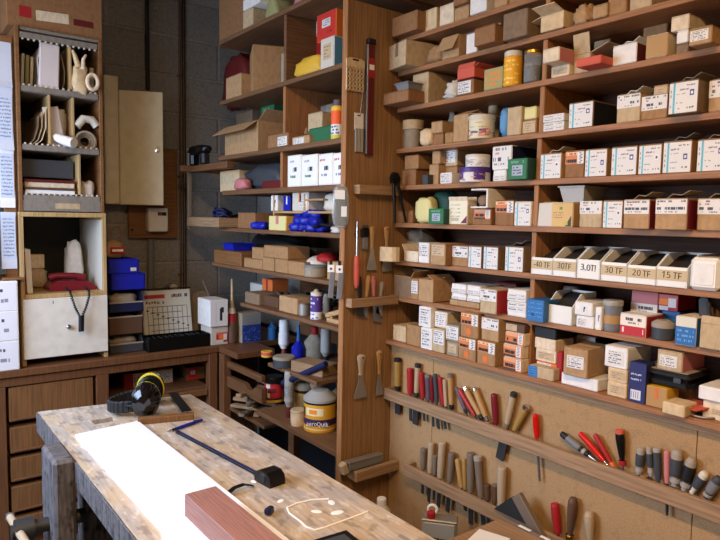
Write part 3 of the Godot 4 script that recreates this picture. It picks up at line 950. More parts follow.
# hand tool standing in a slotted rail: origin at the rail's top, handle up, blade down
func chisel(label: String, at: Vector3, tilt: float, hl: float, r: float, skin: String, opt := {}) -> Node3D:
	var kind: String = opt.get("kind", "chisel")
	var o := thing({"chisel": "chisel", "screwdriver": "screwdriver", "file": "file_tool"}[kind], label, {"chisel": "chisel", "screwdriver": "screwdriver", "file": "file"}[kind], at, 0, opt.get("group", ""))
	o.rotation_degrees = Vector3(opt.get("lean", 0.0), 0, tilt)
	var prof := [0.0, 0.0, r * 0.72, 0.0, r * 0.82, hl * 0.08, r * 0.98, hl * 0.3, r * 1.04, hl * 0.6, r, hl * 0.9, r * 0.86, hl * 0.97, r * 0.4, hl, 0.0, hl]
	if opt.get("shape", "") == "swell":
		prof = [0.0, 0.0, r * 0.62, 0.0, r * 0.55, hl * 0.12, r * 0.78, hl * 0.3, r * 1.1, hl * 0.72, r * 1.05, hl * 0.88, r * 0.7, hl * 0.98, 0.0, hl]
	if opt.get("shape", "") == "straight":
		prof = [0.0, 0.0, r * 0.8, 0.0, r * 0.92, hl * 0.2, r, hl * 0.94, r * 0.93, hl * 0.985, r * 0.6, hl, 0.0, hl]
	part("handle", lathe(prof, 16), mat(skin), o)
	if opt.has("grip"):                            # soft panels let into the handle
		part("grip", lathe([r * 0.93, hl * 0.28, r * 1.1, hl * 0.34, r * 1.16, hl * 0.58, r * 1.12, hl * 0.74, r * 0.95, hl * 0.78], 16), mat(opt.grip), o)
	if opt.has("collar"):
		part("collar", lathe([r * 0.5, hl * 0.1, r * 0.95, hl * 0.11, r * 0.98, hl * 0.2, r * 0.6, hl * 0.21], 16), mat(opt.collar), o)
	if opt.has("cap"):
		part("cap", lathe([r * 0.9, hl * 0.9, r * 1.06, hl * 0.9, r * 1.06, hl * 1.0, r * 0.8, hl * 1.02, 0.0, hl * 1.02], 16), mat(opt.cap), o)
	if opt.has("ferrule"):
		part("ferrule", lathe([r * 0.8, -0.004, r * 0.86, -0.002, r * 0.92, hl * 0.1, r * 0.84, hl * 0.11], 16), mat(opt.ferrule), o)
	var bl: float = opt.get("bl", 0.09)
	var bw: float = opt.get("bw", 0.012)
	if bl > 0:
		if kind == "screwdriver":
			part("shaft", lathe([0.0, -bl, bw * 0.35, -bl, bw * 0.5, -bl + 0.012, bw * 0.5, 0.0, 0.0, 0.0], 10), mat(opt.get("steel", "steel")), o)
		else:
			part("blade", prism([Vector2(-bw * 0.25, 0.002), Vector2(-bw * 0.3, -0.018), Vector2(-bw / 2, -0.03), Vector2(-bw / 2, -bl), Vector2(bw / 2, -bl), Vector2(bw / 2, -0.03), Vector2(bw * 0.3, -0.018), Vector2(bw * 0.25, 0.002)], 0.003), mat(opt.get("steel", "oldsteel")), o)
	return o

# scraper hanging on the gable (which faces +x): origin at the top of the handle
func scraper(label: String, at: Vector3, hl: float, hw: float, bl: float, bw: float, skin: String, turn := 0.0, group := "", steel := "steel") -> Node3D:
	var o := thing("scraper", label, "scraper", at, 90, group)
	o.rotation_degrees.x = 0
	part("handle", lathe([0.0, 0.0, hw * 0.30, -hl * 0.02, hw * 0.5, -hl * 0.1, hw * 0.48, -hl * 0.25, hw * 0.34, -hl * 0.6, hw * 0.27, -hl * 0.85, hw * 0.3, -hl, 0.0, -hl], 16, 0.55), mat(skin), o)
	part("blade", prism([Vector2(-hw * 0.26, -hl * 0.96), Vector2(-hw * 0.3, -hl - bl * 0.25), Vector2(-bw / 2, -hl - bl * 0.85), Vector2(-bw / 2, -hl - bl), Vector2(bw / 2, -hl - bl), Vector2(bw / 2, -hl - bl * 0.85), Vector2(hw * 0.3, -hl - bl * 0.25), Vector2(hw * 0.26, -hl * 0.96)], 0.0022), mat(steel), o)
	part("rivet", lathe([0.0, 0.0012, hw * 0.1, 0.0012, hw * 0.1, -0.0012, 0.0, -0.0012], 10), mat("ink"), o, Vector3(0, -hl * 0.16, hw * 0.27), Vector3(90, 0, 0))
	o.rotation_degrees.z = turn
	return o

# cut plastic container used as a screw tub: low open front, high back
func tub(label: String, x0: float, x1: float, y0: float, hf: float, hb: float, zf: float, d: float, note: String, group: String) -> Node3D:
	var w := x1 - x0
	var o := thing("screw_tub", label, "tub", Vector3((x0 + x1) / 2, y0, zf), 0, group)
	var t := 0.003
	var st := stool()
	box_into(st, w, t, d, 0.001, Vector3(0, 0, -d / 2))
	box_into(st, w, hf, t, 0.0014, Vector3(0, 0, -t / 2))
	box_into(st, w, hb, t, 0.0014, Vector3(0, 0, -d + t / 2))
	var sidep := [Vector2(0, 0), Vector2(d, 0), Vector2(d, hb), Vector2(d * 0.5, hb), Vector2(d * 0.36, hb * 0.98), Vector2(0.004, hf), Vector2(0, hf - 0.004)]
	for s in [-1, 1]:
		prism_into(st, sidep, t, Vector3(s * (w / 2 - t / 2), 0, 0), Basis(Vector3.UP, PI / 2))
	part("body", st.commit(), mat("plastic"), o)
	var heap := prism([Vector2(0.006, 0), Vector2(d - 0.006, 0), Vector2(d - 0.006, hb * 0.9), Vector2(d * 0.7, hb * 0.84), Vector2(d * 0.35, hf * 0.95), Vector2(0.006, hf * 0.82)], w - 0.009)
	part("screws", heap, mat("screwheap"), o, Vector3(0, t, 0), Vector3(0, 90, 0)).set_meta("kind", "stuff")
	if note:
		if note != "3.0T!": part("tape_band", sheet(w * 0.98, hf * 0.52), mat("manila"), o, Vector3(0, hf * 0.32, 0.0003))
		var tm := TextMesh.new()
		tm.text = note
		tm.font = font
		tm.font_size = 32
		tm.pixel_size = hf * 0.42 / 32.0
		tm.depth = 0.0006
		part("lettering", tm, mat("ink"), o, Vector3(0, hf * 0.58, 0.0015), Vector3(0, 0, -2))
	return o

# ---------------------------------------------------------------- particular things
func open_tray(w: float, h: float, d: float, taper := 0.85) -> ArrayMesh:
	var st := stool()
	var t := 0.0025
	var q := func(fw: float, fd: float, y: float) -> Array:
		return [Vector3(-fw / 2, y, -fd / 2), Vector3(fw / 2, y, -fd / 2), Vector3(fw / 2, y, fd / 2), Vector3(-fw / 2, y, fd / 2)]
	var ob: Array = q.call(w * taper, d * taper, 0.0)
	var ot: Array = q.call(w, d, h - 0.004)
	var rt: Array = q.call(w + 0.008, d + 0.008, h)
	var rb: Array = q.call(w + 0.008, d + 0.008, h - 0.004)
	var it: Array = q.call(w - 2 * t, d - 2 * t, h)
	var ib: Array = q.call(w * taper - 2 * t, d * taper - 2 * t, t)
	var nn := [Vector3(0, 0, -1), Vector3(1, 0, 0), Vector3(0, 0, 1), Vector3(-1, 0, 0)]
	for i in 4:
		var j := (i + 1) % 4
		quad(st, ob[i], ob[j], ot[j], ot[i], nn[i])
		quad(st, ot[i], ot[j], rb[j], rb[i], Vector3.DOWN)
		quad(st, rb[i], rb[j], rt[j], rt[i], nn[i])
		quad(st, rt[i], rt[j], it[j], it[i], Vector3.UP)
		quad(st, ib[i], ib[j], it[j], it[i], -nn[i])
	quad(st, ob[0], ob[1], ob[2], ob[3], Vector3.DOWN)
	quad(st, ib[0], ib[1], ib[2], ib[3], Vector3.UP)
	return st.commit()

func loose_screws(jar: Node3D, r: float, h: float) -> void:
	var st := stool()
	var g := RandomNumberGenerator.new()
	g.seed = 5
	for i in 70:
		var a := g.randf() * TAU
		var q := Vector3(cos(a) * r * 0.88, g.randf_range(0.01, h), sin(a) * r * 0.88)
		var d := Vector3(g.randf_range(-1, 1), g.randf_range(-1, 1), g.randf_range(-1, 1)).normalized() * 0.007
		tube_into(st, [q - d, q + d], 0.0016, 5)
	part("screws", st.commit(), mat("tin"), jar).set_meta("kind", "stuff")

func white_tray(at: Vector3, w: float) -> void:
	var o := thing("foam_tray", "white foam tray lying on its side above an orange label box", "tray", at + Vector3(0, 0, -0.07))
	var st := stool()
	box_into(st, w, 0.006, 0.15, 0.002)
	box_into(st, w, 0.006, 0.15, 0.002, Vector3(0, 0.062, 0))
	box_into(st, 0.008, 0.066, 0.15, 0.002, Vector3(w / 2, 0.001, 0))
	box_into(st, w, 0.066, 0.006, 0.002, Vector3(0, 0.001, -0.072))
	part("body", st.commit(), mat("white"), o)
	part("wrapped_fitting", lump(w * 0.6, 0.04, 0.08, 71, 0.2), mat("taupe"), o, Vector3(-0.008, 0.007, 0.015))

func sleeves(at: Vector3) -> void:
	var o := thing("plastic_sleeves", "pale plastic sleeves standing right of the sixth shelf divider", "sleeves", at)
	for i in 4:
		part("sleeve", rbox(0.058 - 0.004 * i, 0.076 + 0.004 * (i % 2), 0.008, 0.002), mat(["offwhite", "olive", "lemon", "bluetint"][i]), o, Vector3(-0.002 * i, 0, 0.055 - 0.022 * i), Vector3(-4, 0, 0))

func card_flap(at: Vector3) -> void:
	var o := thing("card_sheet", "bent pale card sheet hanging out past the seventh shelf end", "card", at)
	var pts := [Vector2(-0.030, -0.042), Vector2(-0.010, -0.041), Vector2(0.010, -0.036), Vector2(0.026, -0.025), Vector2(0.034, -0.010), Vector2(0.035, 0.008)]
	part("card", bent(pts, 0.058, 0.002), mat("cream"), o, Vector3(0.0, 0.0295, 0.02), Vector3(-90, 0, 0))

func blank_tub(x: float, w: float, y: float, h: float) -> void:
	var o := thing("screw_tub", "blank white square plastic container at the right end of tubs", "tub", Vector3(x, y + 0.0003, -0.068))
	part("body", rbox(w, h, 0.16, 0.009), mat("plastic"), o)
	part("raised_panel", rbox(w * 0.68, h * 0.68, 0.004, 0.0018), mat("white"), o, Vector3(0, h * 0.15, 0.0795))

func fittings_heap(at: Vector3) -> void:
	var o := thing("metal_fittings", "rusty dark fittings poking out of the beige open box", "fittings", at)
	var g := RandomNumberGenerator.new()
	g.seed = 14
	for i in 7:
		var a := Vector3(g.randf_range(-0.017, 0.017), 0.0, g.randf_range(-0.04, 0.04))
		var b := a + Vector3(g.randf_range(-0.01, 0.01), g.randf_range(0.07, 0.125), g.randf_range(-0.015, 0.015))
		part("fitting", tube([a, (a + b) / 2 + Vector3(0.004, 0, 0), b], 0.006, 8), mat(["umber", "oldsteel", "charcoal"][i % 3]), o)
	for i in 2:
		part("bracket", prism([Vector2(-0.014, 0), Vector2(0.014, 0), Vector2(0.012, 0.05), Vector2(0.0, 0.062), Vector2(-0.012, 0.05)], 0.006), mat("oldsteel"), o, Vector3(-0.008 + 0.02 * i, 0.068, 0.02 - 0.03 * i), Vector3(0, 25 * i, 8))

func leaflet(at: Vector3) -> void:
	var o := single("folded_leaflet", "coral red folded leaflet lying behind the cream box", "leaflet", bent([Vector2(-0.055, 0.001), Vector2(-0.02, 0.012), Vector2(0.02, 0.028), Vector2(0.05, 0.036)], 0.075, 0.003), mat("coral"), at)
	o.rotation_degrees = Vector3(8, -25, -12)

func black_case(at: Vector3) -> void:
	var o := thing("tool_case", "flat black plastic case with dusty grey lid", "case", at + Vector3(0.005, 0, 0.005))
	part("base", rbox(0.15, 0.026, 0.13, 0.008), mat("black"), o)
	part("lid", rbox(0.154, 0.018, 0.134, 0.007), mat("charcoal"), o, Vector3(0, 0.0265, 0))
	part("dust_sheet", rbox(0.135, 0.002, 0.115, 0.0008), mat("dust"), o, Vector3(0, 0.0438, 0))
	for s in [-1, 1]:
		part("clasp", rbox(0.02, 0.014, 0.004, 0.001), mat("slate"), o, Vector3(s * 0.045, 0.018, 0.066))

func metal_rings(at: Vector3) -> void:
	for i in 2:
		var st := stool()
		var pts := []
		for k in 25: pts.append(Vector3(cos(TAU * k / 24) * 0.034, 0.004, sin(TAU * k / 24) * 0.024))
		tube_into(st, pts, 0.003, 6)
		single("metal_ring", ["grey metal ring lying nearest the lowest shelf edge", "grey metal ring lying further in under white boxes"][i], "ring", st.commit(), mat("tin"), at + Vector3(-0.012 + 0.03 * i, 0, 0.008 - 0.03 * i))

func card_block(at: Vector3) -> void:
	single("card_block", "kraft block at the back supporting the black case", "card", rbox(0.1, 0.0565, 0.05), mat("kraft"), at)

func tangle(called: String, label: String, category: String, at: Vector3, w: float, h: float, skin: String, loops: int, sd: int) -> void:
	var g := RandomNumberGenerator.new()
	g.seed = sd
	var st := stool()
	for i in loops:
		var pts := []
		var r := g.randf_range(0.55, 1.0) * w / 2
		var c := Vector3(g.randf_range(-0.2, 0.2) * w, g.randf_range(-0.2, 0.3) * h, g.randf_range(-0.1, 0.1) * w)
		var ph := g.randf() * TAU
		for k in 17:
			var a := ph + TAU * k / 16.0 * g.randf_range(0.98, 1.02)
			pts.append(c + Vector3(cos(a) * r, sin(a * 2 + i) * h * 0.25, sin(a) * r * 0.7))
		tube_into(st, pts, 0.006, 6)
	single(called, label, category, st.commit(), mat(skin), at)

func junk(called: String, label: String, category: String, at: Vector3, sd: int) -> void:
	single(called, label, category, lump(0.07, 0.03, 0.06, sd, 0.3), mat("offwhite"), at)

func lidbowl(label: String, at: Vector3, r: float, skin: String) -> void:
	single("jar_cover", label, "lid", lathe([0.0, 0.03, r * 0.5, 0.028, r * 0.85, 0.018, r, 0.006, r, 0.0, r * 0.96, 0.0, r * 0.8, 0.014, 0.0, 0.025], 22), mat(skin), at, Vector3(6, 0, -8))

func offcut(label: String, at: Vector3, w: float, h: float, skin: String) -> void:
	single("wood_offcut", label, "offcut", rbox(w, h, 0.12, 0.003), mat("scrap"), at, Vector3(0, 14, 0))

func bracket(at: Vector3) -> void:
	var o := thing("wooden_bracket", "pale wooden bracket at the end of the corner seventh shelf", "bracket", at)
	part("arm", rbox(0.14, 0.02, 0.08), mat("birch"), o, Vector3(-0.01, 0.035, 0), Vector3(0, 0, 16))
	part("foot", rbox(0.12, 0.018, 0.08), mat("birch"), o, Vector3(-0.01, 0, 0))
	part("web", rbox(0.02, 0.03, 0.07), mat("birch"), o, Vector3(-0.045, 0.012, 0))

func cubby(at: Vector3) -> void:
	var o := thing("little_rack", "little wooden rack with pigeonholes on the corner fifth shelf", "rack", at)
	for x in [-0.255, 0.015, 0.31]:
		part("divider", rbox(0.012, 0.165, 0.13), mat("birch"), o, Vector3(x, 0, -0.075))
	part("shelf", rbox(0.258, 0.01, 0.13), mat("birch"), o, Vector3(-0.12, 0.08, -0.075))
	part("shelf", rbox(0.283, 0.01, 0.13), mat("birch"), o, Vector3(0.1625, 0.08, -0.075))
	part("shelf", rbox(0.14, 0.008, 0.13), mat("birch"), o, Vector3(0.09, 0.135, -0.075))
	part("cable", tube([Vector3(0.08, 0.02, -0.02), Vector3(0.14, 0.035, -0.015), Vector3(0.2, 0.03, -0.02), Vector3(0.26, 0.06, -0.015)], 0.006, 8), mat("cable"), o)

func blue_packets(at: Vector3, label: String, n: int, w: float, d: float, sd: int) -> void:
	var g := RandomNumberGenerator.new()
	g.seed = sd
	for i in n:
		var lv := i / 5 if n > 9 else i / 4
		var m := lump(0.062, 0.036, 0.05, 80 + i % 3, 0.2)
		var q := at + Vector3(((i % 5 - 2.0) * w / 5 if n > 9 else (i % 4 - 1.5) * w / 4) + lv * 0.012, lv * 0.03, g.randf_range(-0.3, 0.3) * d)
		if label.begins_with("heap"):
			single("blue_packet", "bright blue plastic packet in the heap on the corner fifth shelf", "packet", m, mat("royal"), q, Vector3(0, g.randf_range(-40, 40), g.randf_range(-10, 10)), "bright blue packets heaped by the little rack")
		else:
			single("blue_packet", "blue plastic packet between cables and yellow box, corner fifth shelf", "packet", m, mat("royal"), q, Vector3(0, g.randf_range(-40, 40), 0), "blue packets left of the yellow and pink box")

func drum_word(at: Vector3, r: float) -> void:
	var o := get_node("paint_drum") as Node3D
	var tm := TextMesh.new()
	tm.text = "aeroQuik"
	tm.font = font
	tm.font_size = 32
	tm.pixel_size = 0.00075
	tm.depth = 0.0012
	var d := Vector3(0.72, 0, 0.69)
	part("lettering", tm, mat("paper"), o, at - o.position + d * (r + 0.0012), Vector3(0, 46, 0))

# box whose printed face looks along +x
func side_box(called: String, label: String, category: String, z0: float, z1: float, y: float, h: float, x: float, dep: float, skin: String, opt := {}) -> void:
	var w := z1 - z0
	var o := carton(called, label, category, opt.get("group", ""), -w / 2, w / 2, y, h, 0.0, dep, skin, opt)
	o.position = Vector3(x - dep / 2, y, (z0 + z1) / 2)
	o.rotation.y = PI / 2

func glue_bottle(at: Vector3) -> void:
	var o := thing("glue_bottle", "brown bottle with red and white label and long white nozzle", "bottle", at + Vector3(-0.05, 0, 0))
	part("body", lathe([0.0, 0.0, 0.026, 0.0, 0.03, 0.006, 0.03, 0.10, 0.024, 0.13, 0.02, 0.175, 0.0, 0.175], 20), mat("umber"), o)
	part("label", lathe([0.0255, 0.118, 0.026, 0.118, 0.0215, 0.168, 0.021, 0.168], 20), mat("red"), o)
	part("neck_band", lathe([0.021, 0.17, 0.0215, 0.17, 0.017, 0.2, 0.0, 0.2], 20), mat("offwhite"), o)
	part("nozzle", lathe([0.013, 0.2, 0.012, 0.23, 0.0075, 0.25, 0.007, 0.36, 0.005, 0.366, 0.0, 0.366], 14), mat("beige"), o)

func drill_chart(y: float, z: float, w: float) -> void:
	var o := thing("drill_chart", "white printed chart with bars standing behind the black tray", "chart", Vector3(-3.42, y + 0.0003, z), 90)
	part("board", rbox(w, 0.30, 0.006, 0.001), mat("offwhite"), o, Vector3(0, 0, 0), Vector3(-10, 0, 0))
	part("print", sheet(w * 0.97, 0.29), print_mat("chart", 0), o, Vector3(0, 0.005, 0.0033), Vector3(-10, 0, 0))
	part("edge_frame", rbox(w + 0.012, 0.008, 0.01, 0.001), mat("charcoal"), o, Vector3(0, 0.3, -0.052), Vector3(-10, 0, 0))
	part("prop", rbox(0.02, 0.22, 0.006, 0.001), mat("charcoal"), o, Vector3(0, 0, -0.09), Vector3(12, 0, 0))

func drill_case(y: float, z: float, w: float) -> void:
	var o := thing("drill_case", "open black compartment tray in front of the white chart", "tray", Vector3(-3.30, y + 0.0003, z), 90)
	var st := stool()
	box_into(st, w, 0.004, 0.13, 0.001)
	for s in [-1, 1]:
		box_into(st, w, 0.07, 0.005, 0.002, Vector3(0, 0, s * 0.0625))
		box_into(st, 0.005, 0.07, 0.125, 0.002, Vector3(s * (w / 2 - 0.0025), 0, 0))
	part("body", st.commit(), mat("black"), o)
	for i in 4:
		part("rib", rbox(0.004, 0.055, 0.12, 0.001), mat("charcoal"), o, Vector3((i - 1.5) * w / 5, 0.004, 0))
	part("long_rib", rbox(w * 0.97, 0.05, 0.004, 0.001), mat("charcoal"), o, Vector3(0, 0.004, 0.01))
	var g := RandomNumberGenerator.new()
	g.seed = 9
	for i in 10:
		part("drill_bit", tube([Vector3(-0.42 * w + 0.09 * w * i, 0.06, -0.045), Vector3(-0.42 * w + 0.09 * w * i, 0.062, 0.0 + g.randf_range(0.0, 0.03))], 0.0035, 6), mat("oldsteel"), o)

func parts_bins(y: float, z0: float, z1: float) -> void:
	var w := z1 - z0
	var zc := (z0 + z1) / 2
	var yy := y
	var spec := [[0.095, "clearbag", "grey plastic bag of screws in the lowest of the stacked bins"], [0.115, "umber", "brown parts bin second from the counter"], [0.115, "navy", "dark blue bin of clear packets third in the stack"], [0.085, "royal", "bright blue parts bin"], [0.075, "royal", "bright blue bin topmost of the stack"]]
	for i in 5:
		var h: float = spec[i][0]
		var skin: String = "slate" if i == 0 else spec[i][1]
		var label: String = ["grey bin holding a clear bag, bottom of the stack", "brown fronted parts bin, second from the counter", "navy bin with clear packets, middle of the stack", "bright blue parts bin just below the topmost", "bright blue parts bin topmost beside the white cupboard"][i]
		var o := thing("parts_bin", label, "bin", Vector3(-3.40, yy + 0.0003, zc + [0.0, 0.002, -0.002, -0.012, 0.01][i]), 90, "stacked parts bins on the counter")
		var ww: float = w - (0.02 if i == 4 else 0.0)
		var st := stool()
		var d := 0.2
		var t := 0.004
		var front: float = h * [0.5, 0.8, 0.45, 0.96, 0.96][i]
		box_into(st, ww, t, d, 0.001)
		box_into(st, ww, h * 0.98, t, 0.001, Vector3(0, 0, -d / 2 + t / 2))
		box_into(st, ww, front, t, 0.001, Vector3(0, 0, d / 2 - t / 2))
		for s in [-1, 1]:
			prism_into(st, [Vector2(-d / 2, 0), Vector2(d / 2, 0), Vector2(d / 2, h * 0.98), Vector2(-d / 2 + 0.045, h * 0.98), Vector2(-d / 2, front)], t, Vector3(s * (ww / 2 - t / 2), 0, 0), Basis(Vector3.UP, PI / 2))
		part("body", st.commit(), mat(skin), o)
		part("rim", rbox(ww, 0.008, 0.008, 0.002), mat("dust" if i < 3 else skin), o, Vector3(0, front - 0.004, d / 2))
		if i < 3:
			part("packets", lump(ww * 0.85, h * 0.8, d * 0.8, 90 + i, 0.25), mat(["dusty", "umber", "dust"][i]), o, Vector3(0, 0.006, 0)).set_meta("kind", "stuff")
		elif i == 4:
			part("printed_mark", rbox(0.03, 0.018, 0.001, 0.0003), mat("offwhite"), o, Vector3(ww * 0.32, 0.012, 0.1003))
		yy += h + 0.001

func strap_bag(at: Vector3) -> void:
	var o := thing("paper_bag", "tan bag with red and white label above the blue bins", "bag", Vector3(-3.40, 1.37, 0.735), 90)
	part("body", lump(0.11, 0.09, 0.09, 95, 0.12, 0.25), mat("tan"), o)
	part("label", rbox(0.075, 0.034, 0.0015, 0.0004), mat("red"), o, Vector3(0.01, 0.025, 0.052))
	part("label_text", rbox(0.055, 0.012, 0.0005, 0.0001), mat("paper"), o, Vector3(0.01, 0.036, 0.053))
	part("strap", tube([Vector3(0.03, 0.09, 0), Vector3(0.05, 0.13, 0.01), Vector3(0.03, 0.165, 0.01), Vector3(-0.01, 0.15, 0.0), Vector3(-0.03, 0.085, 0)], 0.007, 8), mat("taupe"), o)

func fuse_cabinet() -> void:
	var b := thing("meter_board", "orange-brown wooden board with a white meter box", "meter board", Vector3(-3.725, 1.46, 0.41), 90)
	part("board", rbox(0.29, 0.53, 0.022, 0.003), mat("orangewood"), b)
	part("meter_box", rbox(0.115, 0.14, 0.06, 0.006), mat("whitepaint"), b, Vector3(0.01, 0.04, 0.041))
	part("meter_window", rbox(0.05, 0.02, 0.004, 0.001), mat("charcoal"), b, Vector3(0.03, 0.135, 0.072))
	for i in 2:
		part("fuse", rbox(0.018, 0.016, 0.006, 0.001), mat(["red", "charcoal"][i]), b, Vector3(0.02 + 0.022 * i, 0.137, 0.073))
	part("screw_head", lathe([0.0, 0.006, 0.007, 0.004, 0.008, 0.0, 0.0, 0.0], 10), mat("charcoal"), b, Vector3(-0.125, 0.05, 0.011), Vector3(90, 0, 0))
	var c := thing("fuse_cabinet", "cream painted wall cabinet with its door ajar", "cabinet", Vector3(-3.712, 1.655, 0.53), 90)
	part("side_body", rbox(0.078, 0.70, 0.085, 0.004), mat("creampaint"), c, Vector3(-0.137, 0, 0.0425))
	var st := stool()
	box_into(st, 0.22, 0.62, 0.006, 0.001, Vector3(0.013, 0, 0.006))
	for s in [-1, 1]:
		box_into(st, 0.012, 0.62, 0.06, 0.001, Vector3(0.013 + s * 0.105, 0, 0.04))
	box_into(st, 0.22, 0.012, 0.06, 0.001, Vector3(0.013, 0, 0.04))
	box_into(st, 0.22, 0.012, 0.06, 0.001, Vector3(0.013, 0.61, 0.04))
	part("body", st.commit(), mat("creampaint"), c)
	var d := part("door", rbox(0.232, 0.63, 0.016, 0.003), mat("creampaint"), c)
	var bs := Basis(Vector3.UP, deg_to_rad(-24))
	d.transform = Transform3D(bs, Vector3(-0.096, -0.002, 0.083) + bs * Vector3(0.117, 0, 0))
	part("lock", lathe([0.0, 0.016, 0.011, 0.014, 0.014, 0.0, 0.0, 0.0], 14), mat("chrome"), d, Vector3(0.085, 0.305, 0.008), Vector3(90, 0, 0))
	part("key", rbox(0.006, 0.016, 0.014, 0.001), mat("chrome"), d, Vector3(0.085, 0.312, 0.02))

func pipes() -> void:
	single("conduit", "grey plastic conduit running down from the meter board", "conduit", lathe([0.0, -0.6, 0.02, -0.6, 0.02, 0.0, 0.0, 0.0], 14), mat("midgrey"), Vector3(-3.725, 1.455, 0.425))
	single("conduit", "dark conduit running up the block wall above the cream cabinet", "conduit", lathe([0.0, 0.0, 0.012, 0.0, 0.012, 0.62, 0.0, 0.62], 12), mat("charcoal"), Vector3(-3.733, 2.325, 0.43))
	var o := thing("copper_pipe", "thin brown copper pipe running down the block wall", "pipe", Vector3(-3.738, 0.88, 0.235))
	part("pipe", lathe([0.0, 0.0, 0.0065, 0.0, 0.0065, 2.06, 0.0, 2.06], 12), mat("copperpipe"), o)
	for y in [0.35, 0.95, 1.55]:
		part("clip", rbox(0.018, 0.012, 0.03, 0.003), mat("copperpipe"), o, Vector3(-0.002, y, 0))
	for i in 2:
		part("cable", lathe([0.0, 0.0, 0.004, 0.0, 0.004, 2.06, 0.0, 2.06], 8), mat("cable"), o, Vector3(-0.004, 0, -0.02 - 0.014 * i))

func pull_cord(at: Vector3) -> void:
	var o := thing("wall_fitting", "small white wall fitting with a short pipe above the chart", "fitting", at)
	part("cap", lathe([0.0, 0.03, 0.014, 0.028, 0.02, 0.02, 0.02, 0.0, 0.0, 0.0], 16), mat("offwhite"), o, Vector3.ZERO, Vector3(0, 0, -90))
	part("stem", tube([Vector3(0, 0, 0), Vector3(0, 0.01, 0.04), Vector3(0, -0.02, 0.10)], 0.008, 8), mat("midgrey"), o)
	part("backplate", rbox(0.012, 0.05, 0.05, 0.003), mat("midgrey"), o, Vector3(-0.012, -0.025, 0))

func rubbish_bag(at: Vector3) -> void:
	single("plastic_bag", "crumpled dull clear bag on the counter against the wall", "bag", lump(0.22, 0.24, 0.2, 99, 0.3, 0.35), mat("dusty"), Vector3(-3.6, 0.8805, 0.17))
	single("broomstick", "worn wooden handle leaning in the counter corner", "handle", tube([Vector3(0, 0, 0), Vector3(-0.02, 0.12, 0.03), Vector3(-0.06, 0.34, 0.10)], [0.012, 0.01, 0.007], 8), mat("greybrown"), Vector3(-3.42, 0.881, 0.1))

func white_cupboard() -> void:
	var o := thing("white_cupboard", "off-white cupboard with an open shelf above one door", "cupboard", Vector3(-3.475, 0.8803, 1.0), 90)
	var W := 0.385
	var D := 0.45
	for s in [-1, 1]:
		part("side_board", rbox(0.018, 0.70, D, 0.0015), mat("ply"), o, Vector3(s * (W / 2 - 0.009), 0.0, 0))
	part("top_board", rbox(W, 0.022, D, 0.0015), mat("ply"), o, Vector3(0, 0.7003, 0))
	part("middle_board", rbox(W - 0.037, 0.02, D - 0.01, 0.0015), mat("ply"), o, Vector3(0, 0.316, 0.005))
	part("bottom_board", rbox(W - 0.037, 0.018, D - 0.03, 0.0015), mat("ply"), o, Vector3(0, 0.05, -0.01))
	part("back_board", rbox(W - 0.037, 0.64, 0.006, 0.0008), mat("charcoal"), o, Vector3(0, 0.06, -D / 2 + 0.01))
	for s in [-1, 1]:
		part("lining", rbox(0.002, 0.35, D - 0.03, 0.0005), mat("offwhite"), o, Vector3(s * (W / 2 - 0.0195), 0.338, 0.0))
	var d := part("door", rbox(W - 0.008, 0.282, 0.018, 0.002), mat("whitepaint"), o, Vector3(0, 0.034, D / 2 + 0.0095))
	part("knob", lathe([0.0, 0.02, 0.008, 0.019, 0.012, 0.014, 0.009, 0.006, 0.012, 0.0, 0.0, 0.0], 18), mat("chrome"), d, Vector3(0.005, 0.14, 0.009), Vector3(90, 0, 0))
	part("keyhole", rbox(0.003, 0.014, 0.001, 0.0002), mat("ink"), d, Vector3(-0.06, 0.255, 0.0092))

func toothed(parent: Node3D, y: float, a: float, b: float, up: bool) -> void:
	# batten with a row of slot teeth that hold movable dividers
	part("batten", rbox(b - a, 0.026, 0.012, 0.001), mat("grey"), parent, Vector3((a + b) / 2, y, 0.196))
	var n := int((b - a) / 0.024)
	var st := stool()
	for i in n:
		box_into(st, 0.008, 0.008, 0.01, 0.001, Vector3(a + 0.012 + i * 0.024, y + (0.026 if up else -0.008), 0.198))
	part("teeth", st.commit(), mat("offwhite"), parent)

func pigeonholes() -> void:
	var o := thing("pigeonholes", "tall wooden pigeonhole unit with slotted battens above the white cupboard", "pigeonholes", Vector3(-3.455, 1.6035, 1.002), 90)
	var W := 0.375
	var H := 0.835
	for s in [-1, 1]:
		part("side_board", rbox(0.016, H, 0.41, 0.0015), mat("orangewood"), o, Vector3(s * (W / 2 - 0.008), 0, 0))
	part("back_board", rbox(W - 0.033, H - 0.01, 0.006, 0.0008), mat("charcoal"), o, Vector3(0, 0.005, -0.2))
	part("top_board", rbox(W - 0.033, 0.014, 0.39, 0.001), mat("grey"), o, Vector3(0, H - 0.014, 0))
	part("base_panel", rbox(W - 0.033, 0.05, 0.012, 0.001), mat("grey"), o, Vector3(0, 0.004, 0.197))
	part("paper_label", rbox(0.11, 0.026, 0.001, 0.0003), mat("beige"), o, Vector3(0.02, 0.016, 0.2035))
	for y in [0.06, 0.288, 0.552]:
		part("shelf", rbox(W - 0.033, 0.01, 0.388, 0.001), mat("grey"), o, Vector3(0, y - 0.006, -0.006))
	toothed(o, 0.035 + 0.018, -0.168, 0.168, true)
	toothed(o, 0.283, -0.168, 0.168, true)
	toothed(o, 0.548, -0.168, 0.168, true)
	toothed(o, 0.785, -0.168, 0.168, false)
	# z 0.956 -> x = 1.002 - z once the unit is turned
	for a in [[0.046, 0.58, 0.785], [-0.05, 0.315, 0.545], [0.054, 0.315, 0.545], [0.078, 0.085, 0.28]]:
		part("divider", rbox(0.01, a[2] - a[1], 0.38, 0.001), mat("ply"), o, Vector3(a[0], a[1], 0.005))

